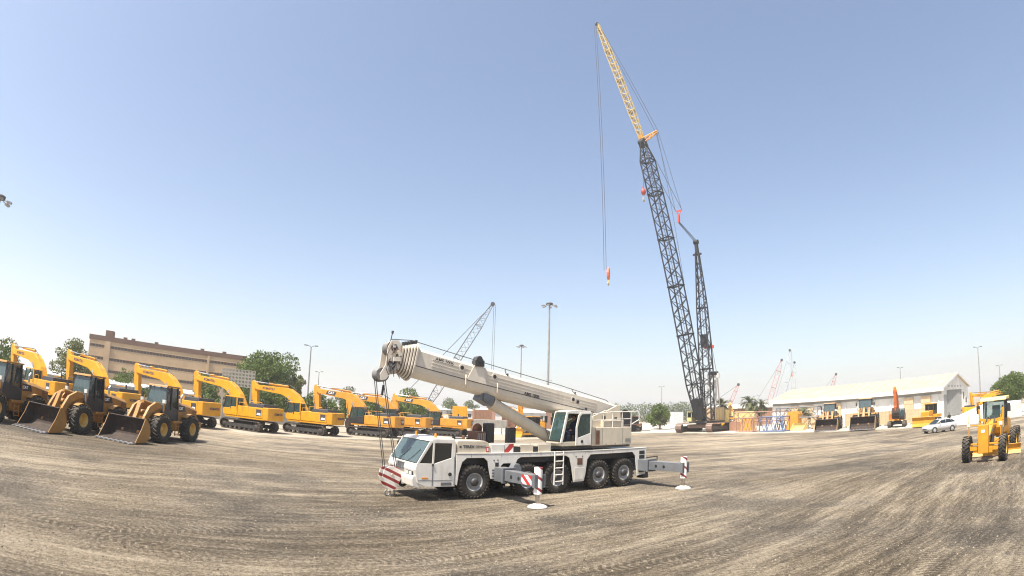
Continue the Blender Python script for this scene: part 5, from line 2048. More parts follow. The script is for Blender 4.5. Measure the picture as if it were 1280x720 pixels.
# ------------------------------------------------------------------ silver car
def make_car():
    t = thing('parked_car', 'silver hatchback car parked in front of the yellow bulldozer', 'car', (46.5, 47.6, 0), R(172))
    # body as cross sections along the car: (x, half width at sill, waist, shoulder z, roof z, roof half width)
    b = MB()
    S = [(2.12, 0.55, 0.62, 0.38, 0.60), (2.0, 0.74, 0.80, 0.26, 0.70), (1.5, 0.82, 0.86, 0.20, 0.84), (0.9, 0.83, 0.88, 0.20, 0.95), (0.0, 0.83, 0.88, 0.20, 0.98), (-1.0, 0.83, 0.88, 0.20, 1.00), (-1.7, 0.82, 0.86, 0.24, 1.02), (-2.0, 0.76, 0.80, 0.34, 0.98), (-2.08, 0.66, 0.70, 0.45, 0.86)]
    b.loft([[(x, -ws, z0), (x, ws, z0), (x, ww, (z0 + z1) / 2), (x, ww, z1 - 0.08), (x, ww - 0.08, z1), (x, -ww + 0.08, z1), (x, -ww, z1 - 0.08), (x, -ww, (z0 + z1) / 2)] for x, ws, ww, z0, z1 in S], 0, True)
    b.build('body', 'silver_car', t)
    b = MB()
    G = [(1.05, 0.66, 0.955, 0.96), (0.30, 0.66, 0.97, 1.40), (-0.2, 0.66, 0.98, 1.47), (-1.1, 0.65, 0.99, 1.44), (-1.75, 0.60, 1.0, 1.25), (-1.98, 0.58, 0.99, 1.0)]
    b.loft([[(x, -w - 0.12, z0), (x, w + 0.12, z0), (x, w - (z1 - z0) * 0.12, z1 - 0.03), (x, w - 0.18, z1), (x, -w + 0.18, z1), (x, -w + (z1 - z0) * 0.12, z1 - 0.03)] for x, w, z0, z1 in G], 0, True)
    b.build('roof', 'silver_car', t)
    for s_ in (-1, 1):
        for pts in ([(0.72, 1.0), (0.24, 1.32), (-0.36, 1.38), (-0.36, 1.0)], [(-0.44, 1.0), (-0.44, 1.38), (-1.05, 1.36), (-1.35, 1.02)], [(-1.42, 1.04), (-1.12, 1.34), (-1.45, 1.28), (-1.7, 1.08)]):
            b = MB()
            lo = [(x, s_ * (0.785 - (z - 1.0) * 0.30), z) for x, z in pts]
            hi = [(x, s_ * (0.80 - (z - 1.0) * 0.30), z) for x, z in pts]
            b.loft([lo, hi])
            b.build('side_window', 'dark_glass', t)
        b = MB()
        b.ball((1.85, s_ * 0.62, 0.66), 0.15, 0, 10, (1.2, 0.8, 0.6))
        b.build('headlight', 'lamp_glass', t)
        b = MB()
        b.box(-2.08, s_ * 0.62 - 0.1, 0.75, -1.96, s_ * 0.62 + 0.1, 0.98)
        b.build('tail_light', 'red_paint', t)
        b = MB()
        b.ball((0.55, s_ * 0.95, 1.02), 0.10, 0, 8, (0.6, 1, 0.7))
        b.build('mirror', 'silver_car', t)
    b = MB()
    b.add([(1.04, -0.66, 0.985), (1.04, 0.66, 0.985), (0.34, 0.54, 1.39), (0.34, -0.54, 1.39)], [(0, 1, 2, 3)])
    b.build('windscreen', 'dark_glass', t)
    b = MB()
    b.add([(-1.99, -0.56, 1.02), (-1.99, 0.56, 1.02), (-1.79, 0.50, 1.24), (-1.79, -0.50, 1.24)], [(0, 1, 2, 3)])
    b.build('rear_window', 'dark_glass', t)
    tm = tyre_mesh(0.31, 0.20, 0.20).mesh('car_tyre', ['rubber'])
    rm = rim_mesh(0.20, 0.20, 0.8, 5, 0.03).mesh('car_rim', ['rim_grey'])
    for x in (1.30, -1.28):
        for s_ in (-1, 1):
            wheel(t, (x, s_ * 0.80, 0.31), tm, rm, s_ < 0)
            b = MB()
            b.lathe([(0.37, -0.02), (0.37, 0.02), (0.30, 0.02)], (x, s_ * 0.875, 0.33), 'y', 18)
            b.build('wheel_arch', 'black_plastic', t)
    b = MB()
    b.box(2.08, -0.4, 0.4, 2.13, 0.4, 0.52)
    b.build('grille', 'black_plastic', t)
    return t


make_car()

# ------------------------------------------------------------------ tall crawler crane
def make_crawler():
    t = thing('crawler_crane', 'tall crawler crane with dark lattice boom and cream jib behind the white crane', 'crane', (36.6, 99.6, 0.11), R(223))

    def w(x, y, z):
        return local(t, (x, y, z + 0.0))
    for s_ in (-1, 1):
        track(t, 0, s_ * 3.15, 9.0, 1.65, 1.25, 'track_rust', 44, 'dark_steel', 9)
    b = MB()
    b.box(-1.6, -2.8, 0.7, 1.6, 2.8, 1.4)
    b.tube((0, 0, 1.2), (0, 0, 1.65), 1.3, None, 24)
    b.build('car_body', 'track_rust', t, bevel=0.05)
    b = MB()
    b.box(-5.4, -1.9, 1.62, 2.6, 1.9, 2.0)
    b.build('revolving_frame', 'dark_steel', t, bevel=0.03)
    for s_ in (-1, 1):
        b = MB()
        b.box(-5.0, min(s_ * 0.75, s_ * 1.95), 2.01, 1.0, max(s_ * 0.75, s_ * 1.95), 4.55)
        hs_ = b.build('machinery_house', 'tan_panel' if s_ > 0 else 'pale_yellow', t, bevel=0.05)
        for k in range(3):
            b = MB()
            x = -3.9 + k * 1.4
            b.box(x, s_ * 1.96 - 0.015, 2.3, x + 1.0, s_ * 1.96 + 0.015, 4.2)
            b.build('service_door', 'pale_yellow', hs_, bevel=0.01)
    b = MB()
    b.box(-6.7, -2.2, 1.7, -5.05, 2.2, 4.0)
    b.build('counterweight', 'pale_yellow', t, bevel=0.05)
    cb = obj('cab', None, t)
    b = MB()
    b.box(0.6, -2.35, 2.0, 2.4, -1.45, 2.7)
    b.box(0.6, -2.35, 3.7, 2.4, -1.45, 3.8)
    for x in (0.63, 2.37):
        for y in (-2.32, -1.48):
            b.box(x - 0.04, y - 0.04, 2.7, x + 0.04, y + 0.04, 3.7)
    b.build('cab_frame', 'pale_yellow', cb)
    b = MB()
    b.box(0.66, -2.30, 2.7, 2.34, -1.50, 3.69)
    b.build('cab_glazing', 'dark_glass', cb)
    b = MB()
    for y in (-0.45, 0.45):
        b.tube((-1.2, y - 0.3, 2.6), (-1.2, y + 0.3, 2.6), 0.5, None, 16)
    b.build_each('hoist_drum', 'dark_steel', t)
    # main boom
    foot, head = w(34.9, 97.3, 2.5), w(25.4, 96.75, 56.2)
    up = (1, 0, 0)
    bm_ = obj('main_boom', None, t)
    d = head - foot
    W = 2.2
    fr = [0.0, 0.12, 0.29, 0.46, 0.63, 0.80, 0.93, 1.0]
    for k in range(7):
        b = MB()
        w0 = (1.6, 0.25) if k == 0 else (W, W)
        w1 = (0.9, 0.7) if k == 6 else (W, W)
        b.lattice(foot + d * fr[k], foot + d * fr[k + 1], up, w0[0], w0[1], w1[0], w1[1], 4 if k in (0, 6) else 7, 0.15, 0.085)
        if k == 0:
            b.beam(foot, foot + d * 0.07, 1.7, 0.5, up, 0, 1.9, 1.3)
        b.build('boom_section', 'lattice_dark', bm_)
    for k in (2, 3, 4, 5):
        p = foot + d * fr[k]
        b2 = MB()
        u = (Vector(up) - d.normalized() * Vector(up).dot(d.normalized())).normalized()
        r = d.normalized().cross(u)
        cs = [p + r * a * W * 0.56 + u * c_ * W * 0.56 for a, c_ in ((-1, -1), (1, -1), (1, 1), (-1, 1))]
        for i in range(4):
            b2.tube(cs[i], cs[(i + 1) % 4], 0.11, None, 6)
        b2.tube(cs[0], cs[2], 0.06, None, 5)
        b2.build('spreader_frame', 'lattice_dark', bm_)
    dn = d.normalized()
    b = MB()
    b.beam(head - dn * 0.6, head + dn * 1.1, 1.5, 1.5, up, 0, 1.2, 1.0)
    b.tube(head + Vector((0.6, -0.6, 0.2)), head + Vector((0.6, 0.6, 0.2)), 0.55, None, 14)
    b.build('boom_point', 'lattice_dark', bm_, bevel=0.1)
    # fly jib
    j0, j1 = head + dn * 1.0, w(17.24, 96.47, 86.5)
    jd = j1 - j0
    jib = obj('fly_jib', None, t)
    fr = [0.0, 0.22, 0.48, 0.74, 1.0]
    ws = [(0.7, 0.7), (1.15, 1.15), (1.15, 1.15), (1.15, 1.15), (0.5, 0.45)]
    for k in range(4):
        b = MB()
        b.lattice(j0 + jd * fr[k], j0 + jd * fr[k + 1], up, ws[k][0], ws[k][1], ws[k + 1][0], ws[k + 1][1], 8, 0.12, 0.08)
        b.build('jib_section', 'lattice_cream', jib)
    b = MB()
    jn = jd.normalized()
    b.beam(j1 - jn * 1.2, j1 + jn * 0.4, 0.55, 0.7, up)
    b.build('jib_point', 'pale_yellow', jib, bevel=0.06)
    b = MB()
    b.tube(j1 + Vector((0.3, -0.25, 0)), j1 + Vector((0.3, 0.25, 0)), 0.45, None, 16)
    b.build('jib_sheave', 'dark_steel', jib)
    st = w(28.52, 96.9, 59.4)
    b = MB()
    b.lattice(j0 - jn * 0.3, st, (0, 0, 1), 1.0, 0.9, 0.7, 0.35, 3, 0.11, 0.07)
    b.beam(j0 - jn * 0.5, j0 + jn * 1.0, 1.0, 0.9, up)
    b.build('jib_strut', 'grader_yellow', jib)
    b = MB()
    for o in (-0.25, 0.25):
        b.tube(j1 + Vector((0, o, 0)), st + Vector((0, o * 1.3, 0.1)), 0.045, None, 5)
    b.build('jib_pendant', 'rope', jib)
    # mast, equaliser and pendants
    m0, m1 = w(36.6, 97.3, 2.3), w(35.16, 97.35, 36.0)
    md = m1 - m0
    ms = obj('mast', None, t)
    for k, (a, c_, wa, wb) in enumerate(((0, 0.28, 1.8, 2.1), (0.28, 0.62, 2.1, 1.7), (0.62, 0.94, 1.7, 0.6))):
        b = MB()
        b.lattice(m0 + md * a, m0 + md * c_, up, wa, wa * 0.75, wb, wb * 0.75, 8, 0.14, 0.08)
        b.build('mast_section', 'lattice_dark', ms)
    b = MB()
    b.beam(m0 + md * 0.93, m1, 0.6, 0.5, up)
    b.tube(m1 + Vector((0, -0.45, 0.1)), m1 + Vector((0, 0.45, 0.1)), 0.45, None, 14)
    b.beam(m1 - md * 0.07 + Vector((0, -0.9, 0)), m1 - md * 0.07 + Vector((0, 0.9, 0)), 0.35, 0.35)
    b.build('mast_head', 'lattice_dark', ms, bevel=0.05)
    b = MB()
    p = m0 + md * 0.40
    b.beam(p, p + md * 0.07, 1.2, 1.0, up)
    b.build('mast_platform', 'lattice_dark', ms)
    eq = w(31.8, 96.95, 42.0)
    b = MB()
    b.beam(eq + Vector((-0.2, -0.55, 0.25)), eq + Vector((-0.2, 0.55, 0.25)), 0.16, 0.26)
    b.beam(eq + Vector((-0.2, -0.5, 0.3)), eq + Vector((0, 0, -0.9)), 0.13, 0.2)
    b.beam(eq + Vector((-0.2, 0.5, 0.3)), eq + Vector((0, 0, -0.9)), 0.13, 0.2)
    b.beam(eq + Vector((0, 0, -0.8)), eq + Vector((0.1, 0, -2.3)), 0.34, 0.42)
    b.build('equaliser', 'red_paint', t)
    b = MB()
    for o in (-0.7, 0.7):
        b.tube(head + Vector((0.3, o, 0.4)), eq + Vector((-0.2, o, 0.3)), 0.05, None, 5)
        b.tube(st + Vector((0, o * 0.4, 0)), eq + Vector((-0.1, o, 0.3)), 0.042, None, 5)
    for o in (-0.3, -0.1, 0.1, 0.3):
        b.tube(eq + Vector((0.1, o * 0.6, -2.2)), m1 + Vector((0, o, 0.2)), 0.045, None, 5)
    b.tube(st, foot + d * 0.30 + Vector((-2.5, 0, 0)), 0.04, None, 5)
    b.tube(head + Vector((0, 0.2, 0)), foot + d * 0.02, 0.045, None, 5)
    b.build('boom_pendant', 'rope', t)
    # back gantry with its lines
    g0 = w(38.3, 99.0, 10.6)
    b = MB()
    for s_ in (-1, 1):
        b.beam((-2.2, s_ * 1.1, 2.0), g0 + Vector((0, s_ * 0.75, 0)), 0.26, 0.3)
        b.beam((-5.0, s_ * 1.1, 2.0), g0 + Vector((-0.2, s_ * 0.75, 0)), 0.22, 0.26)
    b.beam(g0 + Vector((0, -1.2, 0)), g0 + Vector((0, 1.2, 0)), 0.6, 0.8)
    b.beam(g0 + Vector((0.4, -0.9, -1.6)), g0 + Vector((0.4, 0.9, -1.6)), 0.3, 1.6)
    b.beam(g0 + Vector((0.5, -0.9, -3.6)), g0 + Vector((0.5, 0.9, -3.6)), 0.25, 0.5)
    b.build('gantry', 'white_wall', t)
    b = MB()
    b.tube(g0 + Vector((0, -0.9, 0.4)), g0 + Vector((0, 0.9, 0.4)), 0.42, None, 14)
    b.build('gantry_sheave', 'dark_steel', t)
    rb = w(36.98, 97.75, 15.9)
    b = MB()
    b.beam(rb + Vector((0, -1.0, 0)), rb + Vector((0, 1.0, 0)), 0.4, 0.6)
    b.build('bridle', 'red_paint', t, bevel=0.05)
    b = MB()
    for o in (-0.7, 0.0, 0.7):
        b.tube(m1 + Vector((0, o * 0.5, 0)), rb + Vector((0, o, 0.2)), 0.045, None, 5)
        b.tube(rb + Vector((0, o, -0.2)), g0 + Vector((0, o, 0.4)), 0.045, None, 5)
    b.build('luffing_rope', 'rope', t)
    hk = w(17.3, 96.5, 29.6)
    b = MB()
    b.tube(j1 + Vector((0.75, 0.1, 0)), Vector((j1.x + 0.35, j1.y + 0.1, hk.z)), 0.045, None, 5)
    b.tube(j1 + Vector((0.1, -0.9, 0)), Vector((j1.x + 0.2, j1.y - 0.5, hk.z)), 0.045, None, 5)
    b.build('hoist_rope', 'rope', t)
    ax = w(24.75, 96.4, 46.6)
    b = MB()
    b.tube(head + Vector((1.1, 0.1, 0)), ax + Vector((0, 0.1, 0)), 0.045, None, 5)
    b.build('auxiliary_rope', 'rope', t)
    # the two hooks are things of their own
    wj = Vector((17.45, 96.2, 27.0))
    h = thing('hook_block', 'orange-red hook block hanging from the tall jib high above the yard', 'hook block', tuple(wj), R(243))
    b = MB()
    b.loft([[(x * k, y, z) for x, y in ((-0.5, -0.2), (0.5, -0.2), (0.5, 0.2), (-0.5, 0.2))] for k, z in ((0.35, 0.75), (0.9, 1.4), (1.0, 2.0), (0.55, 2.8), (0.3, 2.95))])
    b.build('cheek_plate', 'hook_red', h, bevel=0.05)
    b = MB()
    b.path([(0, 0, 0.8), (0, 0, 0.4), (0.30, 0, 0.22), (0.34, 0, -0.06), (0.12, 0, -0.28), (-0.18, 0, -0.22), (-0.28, 0, 0.05)], 0.12, 8)
    b.build('hook', 'pale_yellow', h)
    wa = Vector((24.75, 96.4, 43.6))
    h = thing('hook_block', 'small red ball hook hanging beside the dark boom just below the cream jib', 'hook block', tuple(wa), R(243))
    b = MB()
    b.ball((0, 0, 1.9), 0.62, 0, 16, (1, 0.8, 1.1))
    b.tube((0, 0, 2.4), (0, 0, 3.0), 0.14, None, 8)
    b.build('overhaul_ball', 'red_paint', h)
    b = MB()
    b.path([(0, 0, 1.3), (0, 0, 0.8), (0.4, 0, 0.55), (0.42, 0, 0.1), (0.1, 0, -0.15), (-0.3, 0, 0.0), (-0.38, 0, 0.3)], 0.13, 8)
    b.build('hook', 'pale_yellow', h)
    return t


make_crawler()


def lattice_crane(label, base, tip, wid, mcol, group=None, rope=True, house='pale_yellow', bays=14, rc=0.09, rl=0.05, pend=None):
    bx_, by_ = base[0], base[1]
    a = math.atan2(tip[1] - base[1], tip[0] - base[0])
    t = thing('lattice_crane', label, 'crane', (bx_, by_, 0.0), a, group)
    f, p = local(t, (bx_, by_, base[2])), local(t, tip)
    f = Vector((0.8, 0, 1.9))
    d = p - f
    bo = obj('boom', None, t)
    for k, (u0, u1, w0, w1) in enumerate(((0, 0.2, 0.5, wid), (0.2, 0.5, wid, wid), (0.5, 0.8, wid, wid), (0.8, 1.0, wid, 0.5))):
        b = MB()
        b.lattice(f + d * u0, f + d * u1, (0, 1, 0), w0, w0, w1, w1, max(3, bays // 4), rc, rl)
        b.build('boom_section', mcol, bo)
    b = MB()
    b.tube(p + Vector((0, -0.4, 0)), p + Vector((0, 0.4, 0)), 0.6, None, 12)
    b.build('boom_point', 'dark_steel', bo)
    g = Vector((-3.2, 0, 8.0)) if pend is None else local(t, pend)
    b = MB()
    for o in (-0.5, 0.5):
        b.beam((-1.2, o, 1.8), g + Vector((0, o * 0.8, 0)), 0.2, 0.2)
        b.beam((-4.2, o, 1.8), g + Vector((0, o * 0.8, 0)), 0.2, 0.2)
    b.build('gantry', mcol, t)
    b = MB()
    for o in (-0.4, 0.4):
        b.tube(p + Vector((0, o, 0)), g + Vector((0, o, 0)), 0.05, None, 5)
    b.build('boom_pendant', 'rope', t)
    b = MB()
    b.box(-4.5, -1.5, 1.3, 1.2, 1.5, 3.4)
    b.build('machinery_house', house, t, bevel=0.05)
    for s_ in (-1, 1):
        track(t, 0, s_ * 2.0, 6.0, 1.2, 0.9, 'track_rust', 30)
    if rope:
        b = MB()
        for o in (0.35, 0.85):
            b.tube(p + Vector((o, 0.2, 0)), Vector((p.x + o, 0.2, rope)), 0.05, None, 5)
        b.build('hoist_rope', 'rope', t)
        b = MB()
        b.loft([[(p.x + 0.6 + x * k, y, z) for x, y in ((-0.4, -0.2), (0.4, -0.2), (0.4, 0.2), (-0.4, 0.2))] for k, z in ((0.3, rope - 1.4), (1.0, rope - 0.8), (0.8, rope), (0.4, rope + 0.3))])
        b.build('hook_block', 'hook_red', t)
    return t


lattice_crane('grey lattice boom crane rising behind the boom of the white crane', (-24.0, 148.2, 3.0), (-5.2, 149.9, 33.2), 1.9, 'lattice_grey', None, 8.0, 'white_wall', 28, 0.10, 0.06, pend=(-29.5, 147.5, 5.5))
FG = 'distant lattice cranes behind the hangar'
lattice_crane('distant pinkish red lattice boom behind the left end of the hangar', (110.5, 224.0, 3), (118.4, 220.2, 25.7), 2.0, 'lattice_red', FG, None)
lattice_crane('tallest distant pale lattice boom behind the left end of the hangar', (122.5, 229.2, 3), (126.6, 227.1, 30.8), 2.0, 'lattice_pale', FG, 20.0)
lattice_crane('distant pale lattice boom, right one of the three behind the hangar', (131.0, 236.3, 3), (133.3, 234.8, 26.0), 1.9, 'lattice_pale', FG, None)
lattice_crane('distant red lattice boom between two palms, left of the hangar', (82.5, 203.9, 3), (88.5, 201.4, 14.4), 1.3, 'lattice_red', FG, None)
lattice_crane('distant red boom tip showing just above the hangar roof', (139.0, 219.5, 3), (144.8, 216.0, 18.6), 1.4, 'lattice_red', FG, None)

# ------------------------------------------------------------------ trees
def crown(parent, clumps, n, size, m, name='crown', seed=1, flat=1.0):
    rnd = random.Random(seed)
    vs, fs = [], []
    tot = sum(c[3] ** 2 for c in clumps)
    for cx, cy, cz, r in clumps:
        k = int(n * r * r / tot)
        for _ in range(k):
            while True:
                v = Vector((rnd.uniform(-1, 1), rnd.uniform(-1, 1), rnd.uniform(-1, 1)))
                if 0.1 < v.length < 1:
                    break
            v = v.normalized() * (0.45 + 0.60 * rnd.random() ** 0.6) * r
            p = Vector((cx, cy, cz)) + Vector((v.x, v.y, v.z * flat))
            s = size * rnd.uniform(0.55, 1.3)
            a = Vector((rnd.gauss(0, 1), rnd.gauss(0, 1), rnd.gauss(0, 0.6))).normalized()
            c = a.orthogonal().normalized()
            c = (Matrix.Rotation(rnd.uniform(0, 6.28), 3, a) @ c)
            e = a.cross(c)
            o = len(vs)
            vs += [p - c * s, p - e * s * 0.5, p + c * s, p + e * s * 0.5]
            fs.append((o, o + 1, o + 2, o + 3))
    me = bpy.data.meshes.new(name)
    me.from_pydata([tuple(v) for v in vs], [], fs)
    me.materials.append(M[m])
    return obj(name, me, parent)


def make_tree(label, loc, height, radius, m, seed, n=5200, size=0.22, trunk=0.3, spread=1.0, clumps=16, group=None, name='tree', flat=0.85):
    t = thing(name, label, 'tree', loc, 0, group)
    rnd = random.Random(seed)
    tk = height * trunk
    ends = []
    lean = rnd.uniform(0, 6.28)
    for i in range(clumps):
        a = 2 * PI * (i * 0.618 + rnd.random() * 0.15)
        u = (i + 0.5) / clumps
        zz = tk + (height - tk) * (0.12 + 0.76 * u)
        rr = radius * spread * max(0.05, 1 - abs(2 * u - 0.95) ** 3) ** 0.5 * rnd.uniform(0.40, 0.95)
        cr = radius * rnd.choice((0.20, 0.28, 0.36, 0.44, 0.52))
        zz = min(zz, height - cr * 0.8) * (0.86 + 0.14 * math.cos(a - lean))
        ends.append((rr * math.cos(a), rr * math.sin(a), zz, cr))
    b = MB()
    r0 = max(0.10, height * 0.028)
    b.path([(0, 0, 0), (0.06 * r0, 0.2 * r0, tk * 0.6), (0.3 * r0, -0.2 * r0, tk)], r0, 9)
    b.tube((0, 0, 0), (0, 0, 0.4), r0 * 1.5, r0, 9)
    b.tube((0.3 * r0, -0.2 * r0, tk), (0, 0, tk + (height - tk) * 0.55), r0 * 0.9, r0 * 0.3, 8)
    for x, y, z, cr in ends[::2]:
        b.tube((0, 0, tk * rnd.uniform(0.85, 1.2)), (x, y, z), r0 * 0.45, r0 * 0.12, 6)
    b.build('trunk', 'bark', t)
    crown(t, ends + [(0, 0, tk + (height - tk) * 0.5, radius * 0.55)], n, size, m, 'crown', seed, flat)
    return t


def make_hedge(label, pts, h, w, m, seed, n, size=0.22, name='hedge', cat='hedge'):
    x0, y0 = pts[0]
    t = thing(name, label, cat, (x0, y0, 0))
    rnd = random.Random(seed)
    cl = []
    b = MB()
    for (ax, ay), (bx_, by_) in zip(pts, pts[1:]):
        L_ = math.hypot(bx_ - ax, by_ - ay)
        k = max(2, int(L_ / (w * 0.7)))
        for i in range(k):
            u = (i + rnd.random() * 0.6) / k
            x, y = ax + (bx_ - ax) * u - x0, ay + (by_ - ay) * u - y0
            hh = h * rnd.uniform(0.72, 1.05)
            r = w * rnd.uniform(0.45, 0.62)
            cl.append((x + rnd.uniform(-.2, .2) * w, y, max(r * 0.7, hh - r * 0.9), r))
            cl.append((x, y + rnd.uniform(-.2, .2) * w, max(r * 0.6, hh * 0.45), r))
            b.tube((x, y, 0), (x, y, hh * 0.8), 0.07, 0.03, 6)
    b.build_each('stem', 'bark', t)
    crown(t, cl, n, size, m, 'foliage', seed)
    return t


TG = None
make_tree('broad grey-green tree standing left of the long brown building', (-52.8, 53.2, 0), 8.3, 3.0, 'leaf_olive', 11, 7000, 0.16, 0.15, 1.0, 24)
make_tree('dark tree at the far left behind the leftmost excavator boom', (-56.6, 44.4, 0), 6.4, 2.4, 'leaf_green', 12, 3000, 0.17, 0.2)
make_tree('tallest leafy green tree right of the long brown building', (-38.6, 82.5, 0), 12.4, 4.9, 'leaf_green', 13, 15000, 0.22, 0.12, 1.05, 34)
make_tree('darker tree leaning against the left of the tallest leafy tree', (-42.6, 83.5, 0), 10.4, 3.4, 'leaf_olive', 14, 6000, 0.20, 0.2)
make_tree('slim tree to the right of the tallest leafy tree', (-33.9, 84.0, 0), 9.6, 1.7, 'leaf_olive', 15, 2800, 0.19, 0.3)
make_tree('rounded small tree between the brown building and the excavators, left one', (-55.0, 66.0, 0), 5.6, 2.1, 'leaf_green', 16, 2600, 0.17, 0.15)
make_tree('rounded small tree between the brown building and the excavators, right one', (-44.5, 73.5, 0), 6.4, 2.3, 'leaf_green', 17, 3000, 0.18, 0.15)
make_hedge('long dark green hedge behind the last bright yellow excavators', [(-35, 74), (-29, 79), (-23, 83), (-14.5, 91)], 5.2, 2.6, 'leaf_green', 18, 13000, 0.22)
make_hedge('low green hedge behind the bright yellow excavator beside the loaders', [(-50, 60), (-42.5, 66), (-35.5, 71)], 3.0, 2.0, 'leaf_green', 26, 6500, 0.18)
make_tree('bushy tree showing between excavator booms and the crane head', (-20.3, 118.0, 0), 7.8, 3.9, 'leaf_green', 19, 4200, 0.26, 0.12, 1.1)
make_tree('dark green round tree beside the crawler crane', (33.6, 120.0, 0), 6.6, 2.9, 'leaf_green', 20, 4200, 0.22, 0.15)
make_tree('small pale tree behind the white crane counterweight', (25.3, 133.0, 0), 6.8, 1.8, 'leaf_olive', 21, 2200, 0.22, 0.25)
make_tree('densely clipped round tree at the right edge behind the grader', (80.6, 63.5, 0.1), 7.4, 2.9, 'leaf_green', 22, 17000, 0.17, 0.20, 1.0, 40)
rnd = random.Random(5)
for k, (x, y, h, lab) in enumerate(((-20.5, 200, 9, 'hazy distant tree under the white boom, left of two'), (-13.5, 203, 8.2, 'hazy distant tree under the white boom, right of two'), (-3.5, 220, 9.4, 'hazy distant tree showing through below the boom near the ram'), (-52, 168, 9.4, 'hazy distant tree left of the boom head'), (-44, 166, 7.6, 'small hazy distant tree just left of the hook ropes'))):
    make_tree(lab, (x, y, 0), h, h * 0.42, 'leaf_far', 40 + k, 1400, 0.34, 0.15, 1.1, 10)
wood = MB()
cl = []
for k in range(64):
    u = k / 63
    x, y = 30 + 75 * u, 262 - 10 * u + rnd.uniform(-6, 6)
    h = rnd.uniform(5.5, 8.8)
    cl.append((x, y, h - 2.2, rnd.uniform(2.2, 3.4)))
    cl.append((x + rnd.uniform(-2, 2), y, 2.2, 2.6))
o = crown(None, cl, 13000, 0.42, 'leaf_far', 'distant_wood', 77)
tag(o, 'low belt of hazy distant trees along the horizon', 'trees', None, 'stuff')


def make_palm(label, loc, trunk_h, frond, n, seed, group='date palms beside the hangar'):
    t = thing('palm_tree', label, 'palm tree', loc, seed, group)
    rnd = random.Random(seed)
    b = MB()
    z = 0.0
    k = 0
    while z < trunk_h:
        r = 0.24 + 0.04 * (k % 2)
        b.tube((0, 0, z), (0, 0, z + 0.16), r, r + 0.05, 9)
        z += 0.15
        k += 1
    b.build('trunk', 'palm_bark', t)
    for i in range(n):
        a = i * 2.399 + rnd.uniform(-0.2, 0.2)
        el = R(rnd.choice((70, 50, 35, 15, -5, -25)) + rnd.uniform(-8, 8))
        L_ = frond * rnd.uniform(0.8, 1.1)
        vs, fs = [], []
        p = Vector((0, 0, trunk_h))
        e = el
        seg = 9
        H = Vector((math.cos(a), math.sin(a), 0))
        S = Vector((-math.sin(a), math.cos(a), 0))
        for s_ in range(seg):
            dirv = H * math.cos(e) + Vector((0, 0, math.sin(e)))
            q_ = p + dirv * L_ / seg
            up = S.cross(dirv)
            wl = 0.52 * frond / 2.6 * (math.sin(PI * (s_ + 0.8) / (seg + 0.9)) ** 0.7)
            for sd in (-1, 1):
                for hh in range(3):
                    o_ = p.lerp(q_, hh / 3)
                    tipv = o_ + S * sd * wl + dirv * wl * 0.55 - up * wl * rnd.uniform(-0.25, 0.35)
                    k0 = len(vs)
                    vs += [o_, o_ + dirv * 0.13 * frond / 2.6, tipv]
                    fs.append((k0, k0 + 1, k0 + 2))
            k0 = len(vs)
            vs += [p - S * 0.025, p + S * 0.025, q_ + S * 0.02, q_ - S * 0.02]
            fs.append((k0, k0 + 1, k0 + 2, k0 + 3))
            p = q_
            e -= R(9 + 4 * s_ / seg)
        me = bpy.data.meshes.new('frond')
        me.from_pydata([tuple(v) for v in vs], [], fs)
        me.materials.append(M['leaf_palm'])
        obj('frond', me, t)
    return t


make_palm('date palm just right of the crawler crane', (46.8, 116.0, 0.11), 4.9, 3.2, 34, 3)
make_palm('taller date palm midway between crawler crane and hangar', (58.9, 127.0, 0.11), 5.6, 3.6, 36, 4)
make_palm('bushy low date palm in front of the left end of the hangar', (55.4, 95.0, 0.11), 2.3, 3.2, 44, 5)
make_palm('half hidden date palm at the left corner of the hangar', (60.6, 124.0, 0.11), 5.0, 3.0, 26, 6)


